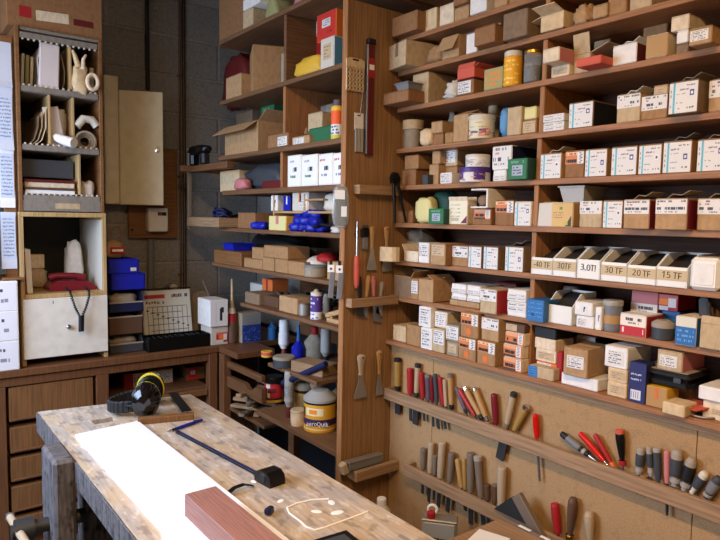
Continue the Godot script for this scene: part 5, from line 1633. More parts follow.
	for s in [-1, 1]:
		var ring := stool()
		lathe_into(ring, [0.0, 0.003, 0.012, 0.003, 0.015, 0.0, 0.0, 0.0], 18, tb * Vector3(-0.002, 0.019, s * 0.026), tb * Basis(Vector3.RIGHT, s * PI / 2))
		part("side_disc", ring.commit(), mat("charcoal"), tm)
	for i in 2:
		var bd := stool()
		box_into(bd, 0.50, 0.0012, 0.0085, 0.0004, tb * Vector3(0.285, 0.004, (i - 0.5) * 0.011), tb * Basis(Vector3.RIGHT, deg_to_rad(10 - 20 * i)))
		part("blade", bd.commit(), mat(["charcoal", "navy"][i]), tm)
	var hk := stool()
	box_into(hk, 0.002, 0.012, 0.02, 0.0005, tb * Vector3(0.536, -0.0, 0), tb)
	part("hook", hk.commit(), mat("chrome"), tm)
	part("strap", bent([Vector2(0.0, 0.0), Vector2(0.03, 0.012), Vector2(0.06, 0.012), Vector2(0.085, 0.002)], 0.014, 0.003), mat("black"), tm, Vector3(0.0, 0.003, 0.055) , Vector3(0, -80, 0))
	# pencil stub cap
	single("blue_stub", "small dark blue cap lying on the bench", "cap", lathe([0.0, -0.016, 0.008, -0.016, 0.0095, -0.008, 0.0095, 0.012, 0.006, 0.017, 0.0, 0.017], 14), mat("navy"), Vector3(-1.348, Y + 0.0096, 0.945), Vector3(80, 40, 0))
	var bx := thing("black_box", "flat black plastic box at the bottom edge of view", "box", Vector3(-1.075, Y, 0.915), -4)
	part("body", rbox(0.15, 0.018, 0.12, 0.005), mat("black"), bx)
	part("lid_panel", rbox(0.11, 0.002, 0.08, 0.0008), mat("slate"), bx, Vector3(0, 0.0181, 0))
	# bead of white glue left on the top
	var gp := []
	for p in [Vector2(-1.330, 0.775), Vector2(-1.352, 0.814), Vector2(-1.357, 0.86), Vector2(-1.349, 0.892), Vector2(-1.32, 0.902), Vector2(-1.27, 0.902), Vector2(-1.235, 0.905), Vector2(-1.212, 0.897), Vector2(-1.208, 0.87), Vector2(-1.210, 0.787), Vector2(-1.213, 0.735)]:
		gp.append(Vector3(p.x, Y + 0.0006, p.y))
	single("glue_bead", "dried white glue line forming a rounded square on the bench", "glue", tube(gp, 0.0026, 8), mat("paper"), Vector3.ZERO)
	for i in 5:
		single("glue_spot", "dried white glue spot on the workbench top", "glue", lathe([0.0, 0.0014, 0.008 + 0.003 * (i % 3), 0.001, 0.012 + 0.003 * (i % 3), 0.0, 0.0, 0.0], 14, 0.6), mat("paper"), [Vector3(-1.545, Y, 0.885), Vector3(-1.29, Y, 0.84), Vector3(-1.255, Y, 0.80), Vector3(-1.395, Y, 0.885), Vector3(-1.31, Y, 0.78)][i], Vector3(0, 40 * i, 0), "dried white glue spots on the workbench")

func oil_can(at: Vector3) -> void:
	var o := thing("solvent_can", "white rectangular solvent can with red cap and white ring", "can", Vector3(at.x + 0.012, 0.3205, 0.145), 40)
	part("body", rbox(0.125, 0.215, 0.055, 0.010), mat("greyplastic"), o)
	part("label", sheet(0.108, 0.15), print_mat("lubecan", 0), o, Vector3(0, 0.052, 0.0276))
	part("rim", rbox(0.127, 0.008, 0.057, 0.003), mat("tin"), o, Vector3(0, 0.211, 0))
	part("cap", lathe([0.0, 0.024, 0.013, 0.023, 0.015, 0.018, 0.015, 0.0, 0.0, 0.0], 18), mat("red"), o, Vector3(-0.03, 0.219, 0.01))
	var ring := []
	for k in 17: ring.append(Vector3(-0.028 + cos(TAU * k / 16) * 0.016, 0.24 + sin(TAU * k / 16) * 0.016, -0.012))
	part("ring", tube(ring, 0.005, 8), mat("paper"), o)

func low_bench() -> void:
	var o := thing("low_cabinet", "low brown wooden cabinet below the file rail", "cabinet", Vector3(-0.6, 0, 0.34))
	part("top", rbox(1.33, 0.025, 0.38, 0.003), mat("rail"), o, Vector3(0.0, 0.625, 0.0))
	part("edge_strip", rbox(1.33, 0.03, 0.012, 0.002), mat("greybrown"), o, Vector3(0.0, 0.622, -0.197))
	part("carcass", rbox(1.25, 0.625, 0.34, 0.003), mat("darkwood"), o, Vector3(0.02, 0, 0.01))
	for s in [-1, 1]:
		part("door", rbox(0.6, 0.56, 0.018, 0.003), mat("drawer"), o, Vector3(s * 0.31 + 0.02, 0.04, 0.19))
	single("paper_sheet", "white paper sheet on the low cabinet top", "paper", rbox(0.1, 0.001, 0.09, 0.0003), mat("paper"), Vector3(-1.19, 0.651, 0.29), Vector3(0, 18, 0))
	for i in 2:
		single("tape_strip", ["longer white tape strip along the low cabinet's back edge", "shorter white tape strip along the low cabinet's back edge"][i], "tape", rbox(0.045 - 0.012 * i, 0.0015, 0.012, 0.0004), mat("paper"), Vector3(-1.17 + 0.075 * i, 0.6525, 0.146), Vector3.ZERO)
	var s := thing("plinth_shelf", "dark low plank shelf under the file rail", "shelf", Vector3(-1.62, 0, 0.16))
	part("plank", rbox(0.66, 0.02, 0.28, 0.002), mat("darkwood"), s, Vector3(0, 0.30, 0))
	for x in [-0.29, 0.27]:
		part("leg", rbox(0.03, 0.3, 0.24, 0.002), mat("darkwood"), s, Vector3(x, 0, 0))
	# try square lying over the lower rail
	var t := thing("try_square", "try square with dark blade and grey wooden stock over the rail", "try square", Vector3(-1.245, 0.66, 0.066))
	part("stock", rbox(0.04, 0.22, 0.022, 0.003), mat("greybrown"), t, Vector3(0.128, -0.118, 0.0), Vector3(0, 0, 43))
	part("blade", prism([Vector2(-0.115, -0.04), Vector2(0.06, -0.04), Vector2(-0.02, 0.045), Vector2(-0.04, 0.03)], 0.003), mat("oldsteel"), t, Vector3(0.0, 0.0, 0.001))

func white_bottle(at: Vector3) -> void:
	var o := thing("white_bottle", "white plastic bottle with screw cap behind the bench edge", "bottle", Vector3(-1.80, 0.3205, 0.2))
	part("body", lathe([0.0, 0.0, 0.032, 0.0, 0.035, 0.005, 0.035, 0.155, 0.018, 0.18, 0.0, 0.18], 20), mat("offwhite"), o)
	part("cap", lathe([0.0, 0.208, 0.017, 0.207, 0.019, 0.202, 0.019, 0.18, 0.0, 0.18], 18), mat("white"), o)

func stock_top_shelf() -> void:
	carton("cardboard_box", "large brown box overhanging the left end of the top shelf", "box", "boxes on the top shelf of the wall shelving", -1.984, -1.836, 2.324, 0.073, 0.045, 0.2, "brown", {"plain": 1})
	carton("cardboard_box", "pale cream box right of the big brown box on the top shelf", "box", "boxes on the top shelf of the wall shelving", -1.86, -1.777, 2.324, 0.075, 0, 0.13, "cream")
	carton("cardboard_box", "plain cream box third from the left on the top shelf", "box", "boxes on the top shelf of the wall shelving", -1.761, -1.688, 2.324, 0.07, 0, 0.12, "pale")
	carton("cardboard_box", "low tan box under a brown lid, top shelf", "box", "boxes on the top shelf of the wall shelving", -1.683, -1.613, 2.324, 0.044, 0, 0.13, "tan")
	carton("cardboard_box", "flat brown box lying on the low tan box, top shelf", "box", "boxes on the top shelf of the wall shelving", -1.672, -1.603, 2.371, 0.022, 0.02, 0.13, "brown")
	carton("cardboard_box", "white box with shaded side on the top shelf at the frame edge", "box", "boxes on the top shelf of the wall shelving", -1.598, -1.521, 2.324, 0.057, 0.01, 0.14, "white")
	carton("cardboard_box", "small tan box right of the white box on the top shelf", "box", "boxes on the top shelf of the wall shelving", -1.496, -1.439, 2.324, 0.042, 0, 0.1, "tan")
	carton("cardboard_box", "tall kraft box nearest the ceiling on the top shelf", "box", "boxes on the top shelf of the wall shelving", -1.441, -1.378, 2.324, 0.074, -0.01, 0.12, "kraft")

func stock_second_shelf() -> void:
	carton("cardboard_box", "wide grey-tan box overhanging the left end of the second shelf", "box", "boxes on the second shelf of the wall shelving", -1.99, -1.861, 2.196, 0.096, 0.055, 0.19, "beige", {"tape": "taupe", "plain": 1, "turn": -9})
	carton("cardboard_box", "tan box with red stamp and hanging front flap, second shelf", "box", "boxes on the second shelf of the wall shelving", -1.74, -1.655, 2.196, 0.08, 0, 0.15, "tan", {"flap": {"f": 150, "b": -60}, "len": 0.065})
	carton("cardboard_box", "narrow white box squeezed beside the red-stamped box, second shelf", "box", "boxes on the second shelf of the wall shelving", -1.63, -1.577, 2.196, 0.069, -0.01, 0.13, "white")
	carton("cardboard_box", "brown box jutting out in front on the second shelf", "box", "boxes on the second shelf of the wall shelving", -1.536, -1.444, 2.196, 0.057, 0.05, 0.13, "brown")
	carton("cardboard_box", "tall tan box standing behind the jutting brown box, second shelf", "box", "boxes on the second shelf of the wall shelving", -1.634, -1.538, 2.196, 0.155, -0.09, 0.12, "tan")
	carton("cardboard_box", "big taupe box with taped edge, middle of the second shelf", "box", "boxes on the second shelf of the wall shelving", -1.427, -1.328, 2.196, 0.086, 0.03, 0.2, "taupe", {"plain": 1})
	carton("cardboard_box", "bright cream box with a wide open lid flap, second shelf", "box", "boxes on the second shelf of the wall shelving", -1.29, -1.206, 2.196, 0.052, 0.01, 0.14, "cream", {"flap": {"l": 105, "f": 75, "b": 20}, "len": 0.05})
	carton("cardboard_box", "small salmon-tan box before the tall tan pair, second shelf", "box", "boxes on the second shelf of the wall shelving", -1.107, -1.06, 2.196, 0.035, 0.01, 0.12, "tan")
	carton("cardboard_box", "tall tan box right of the small salmon-tan box, second shelf", "box", "boxes on the second shelf of the wall shelving", -1.065, -1.007, 2.196, 0.079, 0, 0.14, "kraft")
	carton("cardboard_box", "tall beige box cut off by the top edge of view", "box", "boxes on the second shelf of the wall shelving", -1.003, -0.939, 2.196, 0.079, -0.01, 0.14, "beige")

func stock_third_shelf() -> void:
	carton("cardboard_box", "low brown box overhanging far out at the left, third shelf", "box", "boxes on the third shelf of the wall shelving", -1.982, -1.832, 2.051, 0.042, 0.085, 0.15, "brown")
	carton("cardboard_box", "tall cream box with a dark slot, left on the third shelf", "box", "boxes on the third shelf of the wall shelving", -1.903, -1.813, 2.051, 0.115, 0, 0.15, "beige")
	carton("cardboard_box", "brown box with white address label, third shelf", "box", "boxes on the third shelf of the wall shelving", -1.654, -1.573, 2.051, 0.052, 0.005, 0.14, "brown", {"plain": 1, "lab": ["addr", 0, 0.06, 0.1, 0.84, 0.93]})
	carton("cardboard_box", "coral red open box on top of the brown labelled box", "box", "boxes on the third shelf of the wall shelving", -1.647, -1.566, 2.104, 0.039, 0.012, 0.13, "coral", {"flap": {"f": -25, "b": 10, "r": 60}, "len": 0.02})
	carton("cardboard_box", "olive box with orange lettering and open lid, third shelf", "box", "boxes on the third shelf of the wall shelving", -1.529, -1.446, 2.051, 0.073, 0, 0.13, "olive", {"flap": {"b": 15, "r": 30}, "len": 0.03, "lab": ["letters", 0, 0.03, 0.06, 0.97, 0.94]})
	carton("cardboard_box", "small cream box under the overhanging pale box, third shelf", "box", "boxes on the third shelf of the wall shelving", -1.251, -1.185, 2.051, 0.032, 0, 0.12, "pale", {"lab": ["print", 0, 0.1, 0.2, 0.9, 0.8]})
	carton("cardboard_box", "pale box overhanging on the small cream box, third shelf", "box", "boxes on the third shelf of the wall shelving", -1.244, -1.184, 2.086, 0.039, 0.055, 0.15, "pale", {"side": "pink"})
	carton("cardboard_box", "tan open box with upright flaps behind the coral red box", "box", "boxes on the third shelf of the wall shelving", -1.183, -1.127, 2.051, 0.06, -0.02, 0.1, "beige", {"flap": {"b": 5, "r": 70, "f": 10}, "len": 0.06})
	carton("cardboard_box", "coral red low box with a bent top, right half of third shelf", "box", "boxes on the third shelf of the wall shelving", -1.121, -1.04, 2.051, 0.024, 0.06, 0.1, "coral", {"plain": 1})
	carton("cardboard_box", "white box with brown stains and dark red side, third shelf", "box", "boxes on the third shelf of the wall shelving", -1.042, -0.969, 2.051, 0.053, 0, 0.15, "white", {"side": "darkred", "paper": "paper"})
	carton("cardboard_box", "yellowed square box, right part of the third shelf", "box", "boxes on the third shelf of the wall shelving", -0.942, -0.882, 2.051, 0.06, 0, 0.12, "cream", {"face": "honey"})
	carton("cardboard_box", "tan box peeping over the yellowed box, third shelf", "box", "boxes on the third shelf of the wall shelving", -1.026, -0.953, 2.051, 0.133, -0.13, 0.1, "kraft")
	carton("cardboard_box", "grey box at the bottom of a three-box pile, third shelf", "box", "boxes on the third shelf of the wall shelving", -0.863, -0.831, 2.051, 0.025, -0.01, 0.12, "taupe")
	carton("cardboard_box", "small white box in the middle of a pile, third shelf", "box", "boxes on the third shelf of the wall shelving", -0.864, -0.833, 2.079, 0.031, -0.01, 0.1, "white")
	carton("cardboard_box", "pinkish box on top of the pile, third shelf", "box", "boxes on the third shelf of the wall shelving", -0.881, -0.833, 2.113, 0.037, -0.01, 0.13, "pale")
	carton("cardboard_box", "tan box with white label jutting out at the right end", "box", "boxes on the third shelf of the wall shelving", -0.804, -0.748, 2.051, 0.04, 0.045, 0.13, "tan", {"lab": ["addr", 1, 0.05, 0.25, 0.85, 0.9]})
	carton("cardboard_box", "tan box cut off by the right edge, third shelf", "box", "boxes on the third shelf of the wall shelving", -0.744, -0.691, 2.051, 0.055, 0, 0.13, "brown")

func stock_fourth_shelf() -> void:
	carton("cardboard_box", "dull card box standing against the side panel, fourth shelf", "box", "boxes on the fourth shelf of the wall shelving", -2.031, -1.987, 1.886, 0.096, -0.04, 0.12, "kraft")
	carton("cardboard_box", "lower brown box of the pair beside the crumpled bag, fourth shelf", "box", "boxes on the fourth shelf of the wall shelving", -1.8, -1.734, 1.886, 0.041, -0.01, 0.11, "brown")
	carton("cardboard_box", "upper tan box of the pair beside the crumpled bag, fourth shelf", "box", "boxes on the fourth shelf of the wall shelving", -1.796, -1.736, 1.93, 0.042, -0.005, 0.1, "tan")
	carton("cardboard_box", "squat tan box below the crumpled bag, fourth shelf", "box", "boxes on the fourth shelf of the wall shelving", -1.716, -1.672, 1.886, 0.037, 0, 0.1, "kraft")
	carton("cardboard_box", "tall kraft box with its lid flap up, fourth shelf", "box", "boxes on the fourth shelf of the wall shelving", -1.671, -1.598, 1.886, 0.096, 0, 0.12, "tan", {"flap": {"f": -70, "r": 95, "b": -75}, "len": 0.06})
	carton("cardboard_box", "tall plain beige carton between packet and yellow box, fourth shelf", "box", "boxes on the fourth shelf of the wall shelving", -1.416, -1.358, 1.886, 0.093, 0.005, 0.14, "beige", {"plain": 1})
	carton("cardboard_box", "brown printed carton below the lemon yellow carton", "box", "boxes on the fourth shelf of the wall shelving", -1.36, -1.304, 1.886, 0.045, -0.005, 0.12, "kraft", {"lab": ["print", 1, 0.05, 0.1, 0.95, 0.9]})
	carton("cardboard_box", "lemon yellow carton on top of the brown printed carton", "box", "boxes on the fourth shelf of the wall shelving", -1.354, -1.306, 1.934, 0.037, -0.005, 0.12, "lemon")
	carton("screw_carton", "lower white label carton beside the fourth shelf divider", "carton", "boxes on the fourth shelf of the wall shelving", -1.271, -1.195, 1.886, 0.027, 0, 0.13, "white", {"lab": ["rows", 0, 0.01, 0.04, 0.99, 0.96], "plain": 1})
	carton("screw_carton", "upper white label carton beside the fourth shelf divider", "carton", "boxes on the fourth shelf of the wall shelving", -1.273, -1.196, 1.914, 0.024, 0, 0.13, "white", {"lab": ["rows", 1, 0.01, 0.04, 0.99, 0.96], "plain": 1})
	carton("cardboard_box", "white and cyan box with long dark side, fourth shelf", "box", "boxes on the fourth shelf of the wall shelving", -1.179, -1.096, 1.886, 0.075, 0, 0.22, "taupe", {"lab": ["stripe", 0, 0.02, 0.02, 0.98, 0.98], "side": "charcoal"})
	carton("cardboard_box", "beige box with white label on its upper half, fourth shelf", "box", "boxes on the fourth shelf of the wall shelving", -1.02, -0.95, 1.886, 0.077, 0, 0.14, "beige", {"lab": ["top", 0, 0.01, 0.52, 0.99, 0.99], "paper": "paper"})
	carton("cardboard_box", "brown box with white label between beige and cyan-striped, fourth shelf", "box", "boxes on the fourth shelf of the wall shelving", -0.949, -0.876, 1.886, 0.065, -0.005, 0.14, "kraft", {"lab": ["top", 1, 0.01, 0.4, 0.99, 0.99], "plain": 1})
	carton("cardboard_box", "small yellowish box on the brown labelled box, fourth shelf", "box", "boxes on the fourth shelf of the wall shelving", -0.919, -0.879, 1.951, 0.024, -0.01, 0.1, "beige", {"lab": ["print", 0, 0.05, 0.1, 0.95, 0.9]})
	carton("cardboard_box", "large white cyan-striped box overhanging the right of fourth shelf", "box", "boxes on the fourth shelf of the wall shelving", -0.852, -0.777, 1.886, 0.081, 0.035, 0.16, "taupe", {"lab": ["stripe", 0, 0.02, 0.02, 0.98, 0.98], "paper": "dust"})
	carton("cardboard_box", "brown box with label cut off by right edge, fourth shelf", "box", "boxes on the fourth shelf of the wall shelving", -0.767, -0.697, 1.886, 0.079, 0, 0.14, "tan", {"lab": ["top", 2, 0.01, 0.45, 0.99, 0.99]})

func stock_fifth_shelf() -> void:
	carton("cardboard_box", "lower of two little brown boxes at the left of fifth shelf", "box", "boxes on the fifth shelf of the wall shelving", -1.971, -1.889, 1.736, 0.063, -0.015, 0.12, "brown")
	carton("cardboard_box", "upper of two little brown boxes at the left of fifth shelf", "box", "boxes on the fifth shelf of the wall shelving", -1.958, -1.876, 1.802, 0.053, -0.015, 0.12, "kraft")
	carton("cardboard_box", "tiny blue carton on the fifth shelf", "box", "boxes on the fifth shelf of the wall shelving", -1.834, -1.803, 1.736, 0.039, 0, 0.06, "slate", {"plain": 1})
	carton("cardboard_box", "brown box under the pile behind the white carton, fifth shelf", "box", "boxes on the fifth shelf of the wall shelving", -1.827, -1.776, 1.736, 0.077, -0.03, 0.12, "tan")
	carton("cardboard_box", "little tan box topping the left of the pile, fifth shelf", "box", "boxes on the fifth shelf of the wall shelving", -1.812, -1.768, 1.816, 0.047, -0.03, 0.1, "tan")
	carton("cardboard_box", "small white label carton in front of the pile, fifth shelf", "box", "boxes on the fifth shelf of the wall shelving", -1.734, -1.674, 1.736, 0.041, 0, 0.06, "white", {"lab": ["addr", 2, 0.05, 0.1, 0.95, 0.9], "plain": 1})
	carton("cardboard_box", "wide kraft box behind the white label carton, fifth shelf", "box", "boxes on the fifth shelf of the wall shelving", -1.806, -1.714, 1.736, 0.069, -0.07, 0.1, "kraft")
	carton("cardboard_box", "tan box with pale printing on the wide kraft box", "box", "boxes on the fifth shelf of the wall shelving", -1.801, -1.711, 1.808, 0.062, -0.065, 0.12, "beige", {"lab": ["addr", 3, 0.05, 0.2, 0.9, 0.95]})
	carton("cardboard_box", "lower white carton right of the purple sweet tin, fifth shelf", "box", "boxes on the fifth shelf of the wall shelving", -1.473, -1.416, 1.736, 0.038, 0, 0.14, "white", {"lab": ["rows", 2, 0.03, 0.04, 0.97, 0.5], "plain": 1})
	carton("cardboard_box", "upper white carton with navy side, right of sweet tin", "box", "boxes on the fifth shelf of the wall shelving", -1.479, -1.395, 1.775, 0.08, 0, 0.2, "white", {"lab": ["top", 3, 0.02, 0.1, 0.98, 0.98], "side": "navy", "plain": 1})
	carton("cardboard_box", "dark green box with grey label before the divider, fifth shelf", "box", "boxes on the fifth shelf of the wall shelving", -1.382, -1.302, 1.736, 0.068, 0.035, 0.14, "green", {"lab": ["greenprint", 0, 0.02, 0.02, 0.98, 0.98], "side": "darkgreen", "plain": 1})
	carton("cardboard_box", "cyan-striped white box just right of the fifth shelf divider", "box", "boxes on the fifth shelf of the wall shelving", -1.277, -1.199, 1.736, 0.078, 0, 0.13, "tan", {"lab": ["stripe", 1, 0.02, 0.02, 0.98, 0.98], "paper": "offwhite"})
	carton("cardboard_box", "brown ribbed box with orange label on the fifth shelf", "box", "boxes on the fifth shelf of the wall shelving", -1.192, -1.125, 1.736, 0.082, -0.01, 0.13, "brown", {"lab": ["orange", 0, 0.02, 0.52, 0.98, 0.97]})
	carton("cardboard_box", "tilted white cyan-striped box beside orange label, fifth shelf", "box", "boxes on the fifth shelf of the wall shelving", -1.115, -1.043, 1.736, 0.08, 0, 0.13, "kraft", {"lab": ["stripe", 2, 0.02, 0.02, 0.98, 0.98]})
	carton("cardboard_box", "white cyan-striped box third of the row, fifth shelf", "box", "boxes on the fifth shelf of the wall shelving", -1.029, -0.951, 1.736, 0.08, 0, 0.14, "kraft", {"lab": ["stripe", 0, 0.02, 0.02, 0.98, 0.98]})
	carton("cardboard_box", "white cyan-striped box with square mark, middle of row, fifth shelf", "box", "boxes on the fifth shelf of the wall shelving", -0.946, -0.881, 1.736, 0.08, 0, 0.14, "kraft", {"lab": ["stripe", 1, 0.02, 0.02, 0.98, 0.98]})
	carton("cardboard_box", "white cyan-striped box with grey paper on top, fifth shelf", "box", "boxes on the fifth shelf of the wall shelving", -0.877, -0.801, 1.736, 0.083, 0, 0.14, "kraft", {"lab": ["stripe", 2, 0.02, 0.02, 0.98, 0.98], "paper": "midgrey"})
	carton("cardboard_box", "white cyan-striped box touching the right edge, fifth shelf", "box", "boxes on the fifth shelf of the wall shelving", -0.787, -0.714, 1.736, 0.081, 0, 0.14, "kraft", {"lab": ["stripe", 0, 0.02, 0.02, 0.98, 0.98], "paper": "dust"})

func stock_sixth_shelf() -> void:
	carton("cardboard_box", "low brown box at the left end of the sixth shelf", "box", "boxes on the sixth shelf of the wall shelving", -2.009, -1.907, 1.584, 0.049, -0.02, 0.13, "brown")
	carton("cardboard_box", "green box with blue label between two packets, sixth shelf", "box", "boxes on the sixth shelf of the wall shelving", -1.76, -1.679, 1.584, 0.058, 0.03, 0.11, "green", {"lab": ["greenprint", 1, 0.02, 0.02, 0.98, 0.98], "side": "darkgreen", "plain": 1})
	carton("cardboard_box", "brown box with orange label under the white tray, sixth shelf", "box", "boxes on the sixth shelf of the wall shelving", -1.563, -1.476, 1.584, 0.058, 0, 0.13, "brown", {"lab": ["orangebox", 0, 0.1, 0.35, 0.98, 0.95], "plain": 1})
	carton("cardboard_box", "ribbed brown orange-label box left of the sixth shelf divider", "box", "boxes on the sixth shelf of the wall shelving", -1.459, -1.381, 1.584, 0.085, 0, 0.13, "brown", {"lab": ["orange", 1, 0.02, 0.52, 0.98, 0.97], "turn": 2})
	carton("cardboard_box", "white cyan-striped box leaning at the sixth shelf divider", "box", "boxes on the sixth shelf of the wall shelving", -1.374, -1.306, 1.584, 0.079, 0, 0.12, "pale", {"lab": ["stripe", 0, 0.02, 0.02, 0.98, 0.98]})
	carton("cardboard_box", "tan carton with plant picture on the sixth shelf", "box", "boxes on the sixth shelf of the wall shelving", -1.227, -1.149, 1.584, 0.075, 0, 0.14, "cream", {"lab": ["leafprint", 0, 0.02, 0.02, 0.98, 0.98], "side": "honey"})
	carton("cardboard_box", "beige box with wide white label under the grey tub", "box", "boxes on the sixth shelf of the wall shelving", -1.126, -1.052, 1.584, 0.08, 0, 0.14, "beige", {"lab": ["top", 3, 0.01, 0.52, 0.99, 0.99], "plain": 1})
	carton("cardboard_box", "slim white cyan-striped box on the sixth shelf", "box", "boxes on the sixth shelf of the wall shelving", -1.047, -0.986, 1.584, 0.079, 0, 0.13, "kraft", {"lab": ["stripe", 1, 0.02, 0.02, 0.98, 0.98]})
	carton("cardboard_box", "labelled kraft box overhanging, left of the bigger one, sixth shelf", "box", "boxes on the sixth shelf of the wall shelving", -0.965, -0.891, 1.584, 0.08, 0.03, 0.15, "tan", {"lab": ["top", 4, 0.01, 0.52, 0.99, 0.99], "side": "maroon", "paper": "dust"})
	carton("cardboard_box", "large labelled kraft box overhanging most, sixth shelf", "box", "boxes on the sixth shelf of the wall shelving", -0.869, -0.785, 1.584, 0.081, 0.04, 0.16, "tan", {"lab": ["top", 5, 0.01, 0.52, 0.99, 0.99], "side": "maroon", "paper": "dust"})
	carton("cardboard_box", "labelled kraft box cut off by the right edge, sixth shelf", "box", "boxes on the sixth shelf of the wall shelving", -0.773, -0.691, 1.584, 0.081, 0.01, 0.15, "tan", {"lab": ["top", 6, 0.01, 0.52, 0.99, 0.99], "paper": "dust"})

func stock_seventh_shelf() -> void:
	carton("cardboard_box", "open white card tray near the left of the seventh shelf", "box", "boxes on the seventh shelf of the wall shelving", -1.925, -1.841, 1.429, 0.044, 0.005, 0.1, "pale", {"flap": {"b": 10, "l": 30}, "len": 0.03})
	carton("cardboard_box", "slim white box with faded print, seventh shelf", "box", "boxes on the seventh shelf of the wall shelving", -1.844, -1.784, 1.429, 0.078, 0, 0.1, "white", {"lab": ["addr", 4, 0.05, 0.3, 0.95, 0.95]})
	carton("cardboard_box", "beige box with red side overhanging the seventh shelf", "box", "boxes on the seventh shelf of the wall shelving", -1.744, -1.666, 1.429, 0.08, 0.03, 0.13, "tan", {"lab": ["print", 2, 0.1, 0.45, 0.95, 0.95], "side": "brown"})
	carton("cardboard_box", "brown box with printed top label, middle of seventh shelf", "box", "boxes on the seventh shelf of the wall shelving", -1.664, -1.583, 1.429, 0.075, -0.005, 0.12, "kraft", {"lab": ["top", 7, 0.02, 0.45, 0.98, 0.98]})
	carton("cardboard_box", "left of two white cyan-striped boxes side by side, seventh shelf", "box", "boxes on the seventh shelf of the wall shelving", -1.576, -1.514, 1.429, 0.077, 0, 0.12, "taupe", {"lab": ["stripe", 0, 0.02, 0.02, 0.98, 0.98]})
	carton("cardboard_box", "right of two white cyan-striped boxes side by side, seventh shelf", "box", "boxes on the seventh shelf of the wall shelving", -1.504, -1.438, 1.429, 0.079, 0, 0.12, "taupe", {"lab": ["stripe", 1, 0.02, 0.02, 0.98, 0.98]})
	carton("cardboard_box", "white striped box with clear bag on top, before the tubs", "box", "boxes on the seventh shelf of the wall shelving", -1.407, -1.33, 1.429, 0.084, 0, 0.12, "taupe", {"lab": ["stripe", 2, 0.02, 0.02, 0.98, 0.98], "paper": "midgrey"})

